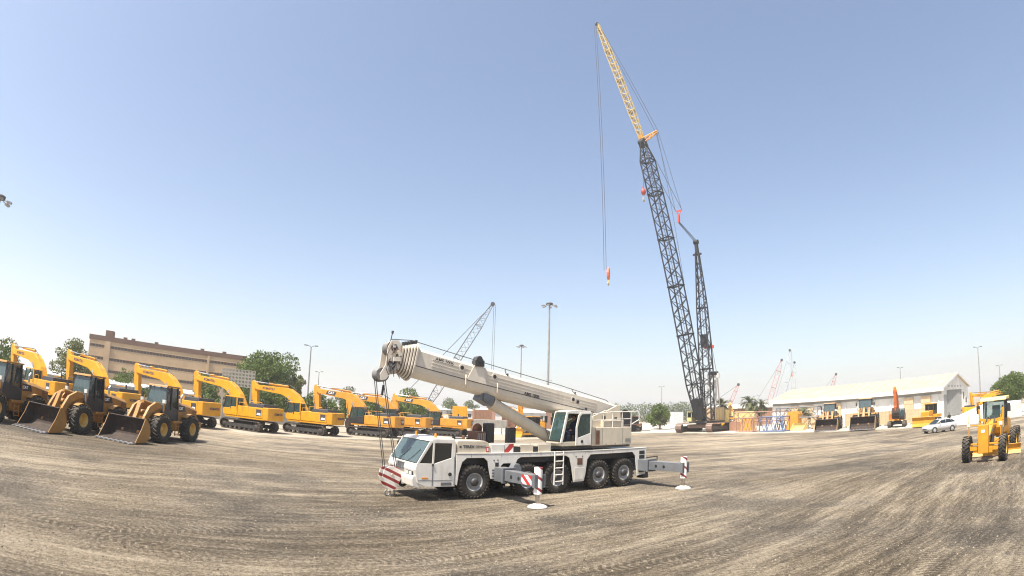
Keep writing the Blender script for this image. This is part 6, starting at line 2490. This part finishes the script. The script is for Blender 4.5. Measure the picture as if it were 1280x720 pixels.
# ------------------------------------------------------------------ long brown building on the left
def make_block():
    A, B = Vector((-103.4, 108.6, 0)), Vector((-68.6, 133.0, 0))
    a = math.atan2(B.y - A.y, B.x - A.x)
    L_ = (B - A).length
    t = thing('apartment_building', 'long tan and brown four-storey building behind the excavators', 'building', tuple(A), a)
    H_, D_ = 13.6, 16.0
    # local: x along the front, front face at y = 0 facing -y
    b = MB()
    b.box(0, 0.35, 0, L_, D_, H_ - 0.1)
    b.build('wall', 'tan_wall', t)
    zs = [2.2, 5.2, 8.2, 11.2]
    prev = 0.0
    for k, z in enumerate(zs):
        b = MB()
        b.box(0, 0, prev, L_, 0.347, z - 0.52)
        b.build('spandrel', 'tan_wall', t)
        b = MB()
        b.box(0.02, 0.26, z - 0.52, L_ - 0.02, 0.34, z + 0.20)
        b.build('window_band', 'brown_wall', t)
        b = MB()
        b.box(0, -0.12, z + 0.19, L_, 0.3, z + 0.42)
        b.build('ledge', 'tan_wall', t)
        prev = z + 0.43
    b = MB()
    b.box(0, 0, prev, L_, 0.347, H_ - 1.2)
    b.build('spandrel', 'tan_wall', t)
    b = MB()
    b.box(-0.2, -0.2, H_ - 1.2, L_ + 0.2, D_, H_)
    b.build('parapet', 'brown_wall', t)
    wb = MB()
    wb.box(-0.42, -0.03, -0.30, 0.42, 0.03, 0.30)
    wme = wb.mesh('window', ['far_glass'])
    fb = MB()
    fb.box(-0.47, -0.02, 0.30, 0.47, 0.02, 0.34)
    fb.box(-0.47, -0.02, -0.34, 0.47, 0.02, -0.30)
    fb.box(-0.47, -0.02, -0.299, -0.42, 0.02, 0.299)
    fb.box(0.42, -0.02, -0.299, 0.47, 0.02, 0.299)
    fme = fb.mesh('window_frame', ['tan_wall'])
    n = 24
    for z in zs:
        for i in range(n):
            x = 1.2 + (L_ - 2.4) * i / (n - 1)
            w = obj('window', wme, t, (x, 0.22, z - 0.16))
            obj('window_frame', fme, w)
    for x, wd in ((4.2, 1.6), (32.0, 0.6)):
        b = MB()
        b.box(x, -0.35, 0, x + wd, 0.33, H_ - 1.22)
        b.build('stair_tower', 'tan_wall', t)
    b = MB()
    b.box(4.0, 1.0, H_, 6.2, 4.5, H_ + 1.6)
    b.build('roof_house', 'brown_wall', t)
    for x in (9, 11.2, 17.5, 30, 36):
        b = MB()
        b.box(x, 0.6, H_ + 0.02, x + 1.0, 1.5, H_ + 0.5)
        b.build('roof_unit', 'brown_wall', t)


make_block()


# low sheds and the perforated screen behind the excavators
def make_shed(label, A, B, h, depth, wall_m, band_m, roof_m, rise=0.8, windows=0):
    A, B = Vector((*A, 0)), Vector((*B, 0))
    a = math.atan2(B.y - A.y, B.x - A.x)
    L_ = (B - A).length
    t = thing('shed', label, 'shed', tuple(A), a)
    b = MB()
    b.box(0, 0, 0, L_, depth, h)
    b.build('wall', wall_m, t)
    if band_m:
        b = MB()
        b.box(0.03, -0.05, h * 0.42, L_ - 0.03, -0.004, h * 0.80)
        b.build('painted_band', band_m, t)
    b = MB()
    b.prism([(-0.5, h + 0.004), (-0.5, h + 0.16), (depth / 2, h + rise + 0.16), (depth + 0.5, h + 0.16), (depth + 0.5, h + 0.004)], 'x', -0.4, L_ + 0.4)
    b.build('roof', roof_m, t)
    for i in range(windows):
        x = L_ * (i + 0.5) / windows
        b = MB()
        b.box(x - 0.6, -0.09, h * 0.40, x + 0.6, -0.055, h * 0.72)
        b.build('window', 'dark_glass', t)
    return t


make_shed('long white-roofed shed with blue band behind the excavators on the left', (-74, 41), (-44.5, 72.5), 2.6, 7, 'shed_white', 'blue_band', 'shed_white', 0.5, 9)
make_shed('low brown shed with pale roof behind the palms', (50, 141), (72, 132), 4.6, 9, 'brown_shed', None, 'white_wall', 0.9, 5)
make_shed('low pale building far behind the excavators and barriers', (-30, 196), (22, 205), 3.6, 12, 'white_wall', None, 'shed_white', 1.2, 8)


def make_screen():
    t = thing('screen_wall', 'beige perforated screen wall on posts beside the tallest leafy tree', 'screen', (-34.6, 60.8, 0), R(20))
    W, z0, z1 = 4.2, 4.4, 6.5
    for x in (0.2, 3.8):
        b = MB()
        b.box(x - 0.12, -0.12, 0, x + 0.12, 0.12, z0)
        b.build('post', 'concrete', t)
    n, m_ = 10, 5
    cell = MB()
    s = 0.21
    for x0, zz0, x1, zz1 in ((-s, -s, s, -s + 0.09), (-s, s - 0.09, s, s), (-s, -s + 0.091, -s + 0.09, s - 0.091), (s - 0.09, -s + 0.091, s, s - 0.091)):
        cell.box(x0, -0.08, zz0, x1, 0.08, zz1)
    cell.beam((-s + 0.05, 0, -s + 0.05), (s - 0.05, 0, s - 0.05), 0.1, 0.08, (0, 1, 0))
    me = cell.mesh('screen_block', ['concrete'])
    for i in range(n):
        for j in range(m_):
            obj('screen_block', me, t, (0.21 + i * 0.422, 0, z0 + 0.21 + j * 0.422))


make_screen()
make_wall = MB()


def block_wall(label, A, B, h, th, m, name='boundary_wall', n=8):
    A, B = Vector((*A, 0)), Vector((*B, 0))
    a = math.atan2(B.y - A.y, B.x - A.x)
    L_ = (B - A).length
    t = thing(name, label, 'wall', tuple(A), a)
    for k in range(n):
        b = MB()
        b.box(L_ * k / n + 0.02, 0, 0, L_ * (k + 1) / n - 0.02, th, h)
        b.build('wall_panel', m, t, bevel=0.02)
    for k in range(n + 1):
        b = MB()
        b.box(L_ * k / n - 0.12, -0.05, 0, L_ * k / n + 0.12, th + 0.05, h + 0.1)
        b.build('pillar', m, t)


block_wall('pale boundary wall running behind the row of excavators', (-60, 47.0), (-26, 73), 1.7, 0.2, 'concrete', n=12)


# ------------------------------------------------------------------ hangar
def make_hangar():
    wd = Vector((-0.457, 0.889, 0))
    Ccorn = Vector((80.5, 81.0, 0.11))
    a = math.atan2(-wd.y, -wd.x)
    t = thing('hangar', 'long cream-roofed white hangar with grey sliding doors in its gable', 'hangar', tuple(Ccorn), a)
    # local: -x along the long wall away from the gable, y into the building (left of travel), gable at x = 0
    L_, W_, E_, H_ = 42.5, 19.0, 5.7, 8.25
    sgn = 1.0
    b = MB()
    b.box(-L_, 0, 0, -0.3, 0.3, E_)
    b.box(-L_, W_ - 0.3, 0, -0.3, W_, E_)
    b.box(-L_, 0.3, 0, -L_ + 0.3, W_ - 0.3, E_)
    b.build('wall', 'white_wall', t)
    b = MB()
    b.prism([(0, 0), (2.2, 0), (2.2, 5.2), (13.6, 5.2), (13.6, 0), (W_, 0), (W_, E_), (W_ / 2, H_), (0, E_)], 'x', -0.3, 0)
    b.build('gable_wall', 'white_wall', t)
    b = MB()
    b.prism([(-0.8, E_ - 0.05), (W_ / 2, H_ + 0.05), (W_ + 0.8, E_ - 0.05), (W_ + 0.8, E_ + 0.18), (W_ / 2, H_ + 0.30), (-0.8, E_ + 0.18)], 'x', -L_ - 0.5, 0.5)
    roof = b.build('roof', 'roof_cream', t)
    for k in range(20):
        x = -L_ + 1.0 + k * (L_ - 1.5) / 19
        for y0, z0, y1, z1 in ((-0.8, E_ + 0.20, W_ / 2, H_ + 0.32),):
            b = MB()
            b.beam((x, y0, z0), (x, y1, z1), 0.07, 0.05)
            b.build('roof_rib', 'roof_cream', roof)
    b = MB()
    b.box(-L_ - 0.4, -0.95, E_ - 0.62, 0.35, -0.82, E_ + 0.16)
    b.build('fascia', 'white_wall', t)
    b = MB()
    b.beam((0.52, -0.8, E_ + 0.05), (0.52, W_ / 2, H_ + 0.15), 0.08, 0.34)
    b.beam((0.52, W_ + 0.8, E_ + 0.05), (0.52, W_ / 2, H_ + 0.15), 0.08, 0.34)
    b.build('barge_board', 'shed_white', t)
    # ribbed sliding doors
    for k in range(6):
        b = MB()
        y0 = 2.3 + k * 1.88
        b.box(-0.22, y0, 0.05, -0.10, y0 + 1.80, 5.15)
        for i in range(5):
            b.box(-0.10, y0 + 0.15 + i * 0.37, 0.08, -0.04, y0 + 0.30 + i * 0.37, 5.1)
        b.build('sliding_door', 'grey_sheet', t)
    b = MB()
    b.box(-0.05, 0.15, 0.1, 0.06, 2.0, 4.3)
    b.build('side_door', 'grey_sheet', t)
    for k in range(5):
        b = MB()
        y = 3.6 + k * 2.2
        b.box(0.003, y, 5.75, 0.05, y + 0.7, 6.05)
        b.build('gable_vent', 'grey_sheet', t)
    b = MB()
    b.box(0.003, 14.6, 3.2, 0.05, 15.4, 4.6)
    b.build('gable_vent', 'dark_glass', t)
    b = MB()
    b.box(0.003, 16.6, 2.4, 0.06, 17.6, 3.4)
    b.build('gable_vent', 'dark_glass', t)
    for k in range(22):
        b = MB()
        y = 0.5 + k * 0.86
        zt = (E_ + (H_ - E_) * (1 - abs(y - W_ / 2) / (W_ / 2))) - 0.15
        b.box(0.003, y, 5.3 if 2.2 < y < 13.6 else 0.05, 0.03, y + 0.06, zt)
        b.build('sheet_rib', 'white_wall', t)
    # long wall: tan shutters between white bays, grey band on the wall under the eave
    b = MB()
    b.box(-L_, -0.06, 4.55, -0.4, -0.004, 4.95)
    b.build('eave_band', 'grey_sheet', t)
    for x in (-3.8, -7.6, -17.2, -24.8, -32.0, -36.0):
        b = MB()
        b.box(x - 1.05, -0.35, 0.1, x + 1.05, -0.01, 4.4)
        sh = b.build('shutter', 'tan_panel', t)
        for k in range(3):
            b = MB()
            b.box(x - 1.0, -0.385, 0.5 + k * 1.3, x + 1.0, -0.352, 0.56 + k * 1.3)
            b.build('shutter_rail', 'roof_cream', sh)
    for k in range(12):
        b = MB()
        x = -1.0 - k * 3.6
        b.box(x - 0.1, -0.12, 0, x + 0.1, -0.005, 4.5)
        b.build('downpipe', 'shed_white', t)


make_hangar()


# loading ramp beside the gable
b = MB()
ramp_t = thing('loading_ramp', 'white concrete loading ramp sloping up past the hangar gable', 'ramp', (56.8, 56.0, 0.0))
b.add([(0, 0, 0), (1.6, -3.6, 0), (13.6, -2.6, 0), (12.0, 2.0, 0), (0, 0, 0.40), (1.6, -3.6, 0.28), (13.6, -2.6, 2.3), (12.0, 2.0, 2.4)], [(0, 1, 2, 3), (4, 5, 6, 7), (0, 1, 5, 4), (1, 2, 6, 5), (2, 3, 7, 6), (3, 0, 4, 7)])
b.build('ramp_slab', 'white_wall', ramp_t, bevel=0.03)
b = MB()
b.beam((0, 0, 0.6), (12.0, 2.0, 2.6), 0.3, 0.4)
b.build('parapet', 'white_wall', ramp_t, bevel=0.03)


# tan hoarding boards at the back of the apron
HB = ['tan hoarding board behind the blue lattice section', 'tan hoarding board behind the bushy palm and yellow scrap', 'tan hoarding board between the two big loaders', 'tan hoarding board left of the orange-red excavator', 'tan hoarding board between orange-red excavator and bulldozer']
for k, (u0, u1) in enumerate(((0.02, 0.17), (0.19, 0.37), (0.42, 0.54), (0.60, 0.72), (0.80, 0.92))):
    P0, P1 = Vector((49.5, 91.5, 0.11)), Vector((64.5, 66.0, 0.11))
    A, B = P0.lerp(P1, u0), P0.lerp(P1, u1)
    a = math.atan2(B.y - A.y, B.x - A.x)
    t = thing('hoarding', HB[k], 'hoarding', tuple(A), a, 'tan hoardings in front of the hangar')
    L_ = (B - A).length
    n = 3
    for i in range(n):
        b = MB()
        b.box(L_ * i / n + 0.015, 0, 0.22, L_ * (i + 1) / n - 0.015, 0.1, 2.35)
        b.build('board', 'tan_panel', t)
    for i in range(n + 1):
        b = MB()
        b.box(L_ * i / n - 0.25, -0.25, 0, L_ * i / n + 0.25, 0.35, 0.215)
        b.build('foot_block', 'concrete', t)


# painted kerb stones behind the grader
kt = thing('painted_kerb', 'black and white painted kerb at the right behind the grader', 'kerb', (66.0, 57.2, 0))
ka = math.atan2(-1.9, 10.0)
kbm = MB()
kbm.box(-0.62, -0.15, 0, 0.62, 0.15, 0.42)
me_b, me_w = kbm.mesh('kerb_stone', ['black_plastic'], 0.03), kbm.mesh('kerb_stone', ['white_wall'], 0.03)
for k in range(13):
    obj('kerb_stone', me_b if k % 2 else me_w, kt, (k * 1.27 * math.cos(ka), k * 1.27 * math.sin(ka), 0), (0, 0, ka))

# two more bright excavators with folded arms behind the grader
place(proto, (80.5, 66.6, 0.1), R(165), 'yellow excavator half hidden behind the motor grader, left one', 0.8)
place(proto, (74.0, 66.2, 0.1), R(330), 'yellow excavator half hidden behind the motor grader, right one', 0.8)


# ------------------------------------------------------------------ lamp posts
def make_lamp(label, loc, h, kind, r=0.13, rz=0.0):
    t = thing('lamp_post', label, 'lamp post', loc, rz, 'lamp posts round the yard')
    b = MB()
    b.tube((0, 0, 0), (0, 0, h - 0.2), r * 1.3, r * 0.7, 10)
    b.lathe([(r * 2.4, 0), (r * 2.4, 0.06), (r * 1.4, 0.3)], (0, 0, 0), 'z', 12)
    b.build('pole', 'galvanised', t)
    if kind == 'mast':
        b = MB()
        b.lathe([(0.15, h - 0.3), (0.75, h - 0.15), (0.75, h + 0.25), (0.15, h + 0.45)], (0, 0, 0), 'z', 16)
        b.build('head_frame', 'dark_steel', t)
        for i in range(6):
            a = PI / 3 * i
            b = MB()
            c0 = Vector((math.cos(a), math.sin(a), 0))
            b.beam(c0 * 0.6 + Vector((0, 0, h - 0.25)), c0 * 1.2 + Vector((0, 0, h - 0.32)), 0.08, 0.08)
            b.beam(c0 * 1.15 + Vector((0, 0, h - 0.34)), c0 * 1.85 + Vector((0, 0, h - 0.46)), 0.5, 0.24)
            b.build('floodlight', 'galvanised', t)
    else:
        for s_ in (-1, 1):
            b = MB()
            b.path([(0, 0, h - 0.3), (s_ * 0.4, 0, h), (s_ * 0.9, 0, h + 0.05)], 0.05, 6)
            b.beam((s_ * 0.7, 0, h + 0.05), (s_ * 1.4, 0, h + 0.08), 0.3, 0.16)
            b.build('lantern', 'dark_steel', t)
    return t


make_lamp('tallest lamp mast with floodlight ring behind the white boom', (8.43, 119.7, 0), 27.6, 'mast', 0.24, 0.3)
make_lamp('shorter floodlight mast left of the tallest one, behind the boom', (3.94, 190, 0), 26.8, 'mast', 0.24, 0.1)
make_lamp('street lamp to the right of the tallest leafy tree', (-38.9, 103.0, 0), 14.3, 'street', 0.16, 0.4)
make_lamp('faint street lamp far behind the long hedge', (-60.6, 169.5, 0), 13.1, 'street', 0.16)
make_lamp('thin lamp post right of the white crane, over the distant wood', (68.0, 240.5, 0.1), 15.9, 'street', 0.18)
make_lamp('lamp post standing up behind the middle of the hangar roof', (129.8, 152.1, 0.1), 15.4, 'street', 0.18)
make_lamp('tall lamp post to the right of the hangar gable', (127.6, 112.4, 0), 16.9, 'street', 0.18, -0.6)
make_lamp('lamp post above the clipped round tree at the right', (170.3, 139.3, 0), 13.4, 'street', 0.2, -0.4)
make_lamp('floodlight mast whose head juts in at the left edge of the picture', (-61.6, 42.2, 0), 22.3, 'mast', 0.24, 0.55)
make_lamp('faint small lamp post behind the tallest mast', (16.5, 230.0, 0), 17.5, 'street', 0.18)


# ------------------------------------------------------------------ yard stock
def lattice_stack(label, A, B, w, h, m, z=0.0, group=None):
    A, B = Vector((*A, 0.11 + z)), Vector((*B, 0.11 + z))
    a = math.atan2(B.y - A.y, B.x - A.x)
    t = thing('lattice_section', label, 'boom section', tuple(A), a, group)
    L_ = (B - A).length
    b = MB()
    b.lattice((0, 0, h / 2 + 0.1), (L_, 0, h / 2 + 0.1), (0, 0, 1), w, h, w, h, 5, 0.10, 0.06)
    b.build('lattice_frame', m, t)
    for x in (0.1, L_ - 0.1):
        b = MB()
        b.box(x - 0.09, -w / 2 - 0.05, 0.0, x + 0.09, w / 2 + 0.05, 0.10)
        b.build('timber_bearer', 'timber', t)
        if z:
            b = MB()
            for y in (-w / 2, w / 2):
                b.beam((x - 0.35, y, -z), (x, y, 0), 0.14, 0.14)
                b.beam((x + 0.35, y, -z), (x, y, 0), 0.14, 0.14)
            b.beam((x, -w / 2, -z * 0.5), (x, w / 2, -z * 0.5), 0.1, 0.1)
            b.build('trestle', 'rust', t)


LS = 'boom sections lying beside the crawler crane'
lattice_stack('blue lattice boom section lying on the pale apron', (42.9, 87.0), (45.4, 83.2), 2.5, 2.4, 'lattice_blue', 0, LS)
lattice_stack('rusty pink lattice boom section left of the blue one', (40.2, 91.2), (42.2, 88.4), 2.3, 2.3, 'lattice_pink', 0, LS)
lattice_stack('long pink lattice boom section lying behind the orange counterweights', (43.2, 99.5), (50.0, 91.5), 1.8, 1.7, 'lattice_pink', 1.6, LS)
lattice_stack('grey lattice section leaning high behind the blue ones', (48.5, 92.0), (53.5, 85.5), 1.8, 1.8, 'lattice_grey', 2.0, LS)


def cw_block(label, loc, rz, sx, sy, sz, m, group):
    t = thing('counterweight_block', label, 'counterweight', loc, rz, group)
    b = MB()
    b.prism([(-sx / 2, 0), (sx / 2, 0), (sx / 2, sz * 0.85), (sx * 0.42, sz), (-sx * 0.42, sz), (-sx / 2, sz * 0.85)], 'y', -sy / 2, sy / 2)
    b.build('block', m, t, bevel=0.05)
    for x in (-sx * 0.3, sx * 0.3):
        b = MB()
        b.path([(x - 0.15, 0, sz - 0.05), (x - 0.15, 0, sz + 0.18), (x + 0.15, 0, sz + 0.18), (x + 0.15, 0, sz - 0.05)], 0.04)
        b.build('lifting_eye', 'dark_steel', t)


CG = 'orange counterweights beside the crawler crane'
cw_block('orange counterweight standing beside the crawler crane track', (43.6, 95.0, 0.11), R(-50), 2.2, 1.6, 2.4, 'cyellow', CG)
cw_block('orange counterweight behind the blue lattice sections', (50.3, 89.0, 0.11), R(-60), 2.4, 1.8, 3.2, 'cyellow', CG)
cw_block('low brown counterweight between crawler track and orange counterweight', (43.4, 98.6, 0.11), R(-40), 3.4, 1.6, 1.7, 'brown_shed', CG)
cw_block('pale yellow cabin-shaped block behind the crawler crane', (46.6, 103.0, 0.11), R(-35), 4.2, 2.2, 3.6, 'pale_yellow', CG)
# yellow bucket lying on the apron
bk = thing('loader_bucket', 'pale yellow loader bucket lying on the apron beside the blue lattice', 'bucket', (48.9, 84.6, 0.11), R(200))
b = MB()
b.prism([(1.2, 0.02), (0.2, 0.04), (-0.35, 0.30), (-0.45, 0.8), (-0.2, 1.15), (0.05, 1.2), (-0.12, 0.8), (-0.05, 0.45), (0.3, 0.2), (1.2, 0.1)], 'y', -1.4, 1.4)
b.build('shell', 'pale_yellow', bk)
for s_ in (-1, 1):
    b = MB()
    b.prism([(1.2, 0.03), (0.2, 0.04), (-0.35, 0.30), (-0.45, 0.8), (-0.2, 1.15), (0.1, 1.2), (0.5, 0.7)], 'y', s_ * 1.4 - 0.04, s_ * 1.4 + 0.04)
    b.build('side_plate', 'pale_yellow', bk)


# concrete barriers and stacked crates behind the white crane
def barrier(label, loc, rz):
    t = thing('concrete_barrier', label, 'barrier', loc, rz, 'concrete barriers behind the white crane')
    b = MB()
    b.prism([(-0.30, 0), (0.30, 0), (0.30, 0.08), (0.14, 0.35), (0.09, 1.0), (-0.09, 1.0), (-0.14, 0.35), (-0.30, 0.08)], 'x', 0, 3.0)
    b.build('block', 'white_wall', t, bevel=0.02)
    for x in (0.5, 2.5):
        b = MB()
        b.path([(x - 0.1, 0, 0.98), (x - 0.1, 0, 1.08), (x + 0.1, 0, 1.08), (x + 0.1, 0, 0.98)], 0.015, 5)
        b.build('lifting_loop', 'steel', t)
    return t


bl = ['first', 'second', 'third', 'fourth', 'fifth', 'sixth']
for k in range(6):
    barrier('%s pale concrete barrier counted from the nearest black-cab excavator' % bl[k], (-3.9 + k * 3.1, 86.5 + k * 1.1, 0.004), R(19))


def crate(label, loc, rz, sx, sy, sz, m, name='steel_container', cat='container', doors=True):
    t = thing(name, label, cat, loc, rz)
    b = MB()
    b.box(-sx / 2, -sy / 2, 0.12, sx / 2, sy / 2, sz)
    b.build('shell', m, t, bevel=0.03)
    n = max(3, int(sx / 0.45))
    for i in range(n):
        b = MB()
        x = -sx / 2 + sx * (i + 0.5) / n
        b.box(x - 0.09, -sy / 2 - 0.035, 0.25, x + 0.09, -sy / 2 - 0.004, sz - 0.12)
        b.build('wall_rib', m, t)
    b = MB()
    b.box(-sx / 2 + 0.05, -sy / 2 + 0.05, 0, sx / 2 - 0.05, sy / 2 - 0.05, 0.118)
    b.build('skid', 'dark_steel', t)
    return t


crate('pale site container behind the black-cab excavators', (-3.2, 93.0, 0.004), R(8), 6.0, 2.4, 2.2, 'concrete')
crate('rusty site container right of the pale one, behind the barriers', (3.2, 97.5, 0.004), R(12), 4.6, 2.4, 2.4, 'rust')
crate('small yellow site cabin beyond the last black-cab excavator', (-8.4, 97.0, 0.004), R(5), 2.6, 2.0, 4.3, 'kyellow')
crate('dark brown crate standing behind the pale site container', (-4.8, 103.0, 0.004), R(10), 3.4, 2.2, 3.9, 'brown_shed')
crate('rusty crate standing behind the pale and rusty site containers', (0.4, 104.0, 0.004), R(4), 3.0, 2.2, 3.8, 'rust')
crate('white upright box beside the dark green round tree', (34.9, 126.5, 0.11), R(20), 1.7, 1.5, 2.6, 'white_wall')
crate('low white cabin left of the crawler crane', (39.5, 126.5, 0.11), R(10), 2.6, 2.0, 3.9, 'shed_white')
crate('yellow oblong tank box behind the crawler crane house', (47.5, 111.0, 0.11), R(-20), 5.0, 2.2, 3.4, 'kyellow')
crate('brown open frame crate behind the white crane counterweight', (22.6, 112.0, 0.11), R(-10), 5.2, 2.4, 3.2, 'rust')
crate('low white block wall beside the brown frame crate', (27.5, 113.5, 0.11), R(-8), 4.2, 1.2, 1.5, 'white_wall')
# rusty pile columns under the boom
for k, (x, y, lab) in enumerate(((-2.4, 92.3, 'tall rusty steel column under the white boom, left one'), (6.6, 90.5, 'tall rusty steel column under the white boom, near the operator cab'), (7.6, 91, 'shorter rusty steel column beside the operator cab'))):
    t = thing('steel_column', lab, 'column', (x, y, 0.004), 0.3 * k, 'rusty steel columns')
    h = (6.3, 5.6, 4.8)[k]
    b = MB()
    b.box(-0.3, -0.25, 0, 0.3, -0.21, h)
    b.box(-0.3, 0.21, 0, 0.3, 0.25, h)
    b.box(-0.03, -0.209, 0, 0.03, 0.209, h)
    b.build('profile', 'lattice_pink', t)
    b = MB()
    b.box(-0.45, -0.4, 0, 0.45, 0.4, 0.05)
    b.build('base_plate', 'rust', t)
place(proto2, (9.6, 98.5, 0.004), R(195), 'orange-yellow excavator under the white boom, beside the rusty columns')
place(proto, (3.6, 104.5, 0.004), R(175), 'bright yellow excavator far behind the ram of the white crane', 0.95)
place(dz, (14.8, 97.0, 0.004), R(160), 'yellow bulldozer seen just left of the operator cab')

make_dozer('rusty brown bulldozer standing behind the white crane counterweight', (24.0, 107.0, 0.11), R(200), None, 'rust')
place(proto2, (45.2, 106.5, 0.11), R(70), 'orange-yellow excavator parked behind the crawler crane')
place(loader3, (57.2, 88.6, 0.11), R(60), 'loader seen from behind between the bushy palm and the hangar')['group'] = RG
# standing person by the hangar ramp
per = thing('person', 'person in black clothes standing beside the white ramp', 'person', (55.3, 54.6, 0.004), R(230))
J = [((0, 0, 0.95), 0.13, 0.16), ((0, 0, 1.15), 0.12, 0.15), ((0, 0, 1.38), 0.11, 0.18), ((0.01, 0, 1.50), 0.06), ((0.02, 0, 1.58), 0.05),
     ((0, 0.19, 1.42), 0.06), ((0.0, 0.25, 1.12), 0.045), ((0.08, 0.24, 0.86), 0.035), ((0, -0.19, 1.42), 0.06), ((0.0, -0.25, 1.12), 0.045), ((0.08, -0.24, 0.86), 0.035),
     ((0, 0.09, 0.88), 0.095), ((0.02, 0.10, 0.48), 0.065), ((0, 0.10, 0.08), 0.045), ((0.14, 0.11, 0.04), 0.04),
     ((0, -0.09, 0.88), 0.095), ((0.02, -0.10, 0.48), 0.065), ((0, -0.10, 0.08), 0.045), ((0.14, -0.11, 0.04), 0.04)]
skinned('body', J, Ed, ['dark_cloth'], per, 2)
head_mesh(per, (0.03, 0, 1.70), 0.0)
hands(per, [((0.09, 0.24, 0.84), (0.1, 0, -1), (1, 0, 0)), ((0.09, -0.24, 0.84), (0.1, 0, -1), (1, 0, 0))])
# a loose lifting chain pile on the apron edge

# ------------------------------------------------------------------ dusty summer air
def haze():
    b = MB()
    b.box(-2400, -280, -1.0, 2400, 2900, 97.0)
    m = bpy.data.materials.new('haze')
    m.use_nodes = True
    t = m.node_tree
    t.nodes.clear()
    out = t.nodes.new('ShaderNodeOutputMaterial')
    v = t.nodes.new('ShaderNodeVolumePrincipled')
    v.inputs['Color'].default_value = (0.97, 0.97, 0.96, 1)
    v.inputs['Density'].default_value = HAZE
    v.inputs['Anisotropy'].default_value = 0.45
    t.links.new(v.outputs[0], out.inputs['Volume'])
    M['haze'] = m
    tag(b.build('haze', 'haze'), kind='stuff')


HAZE = 0.00058
haze()
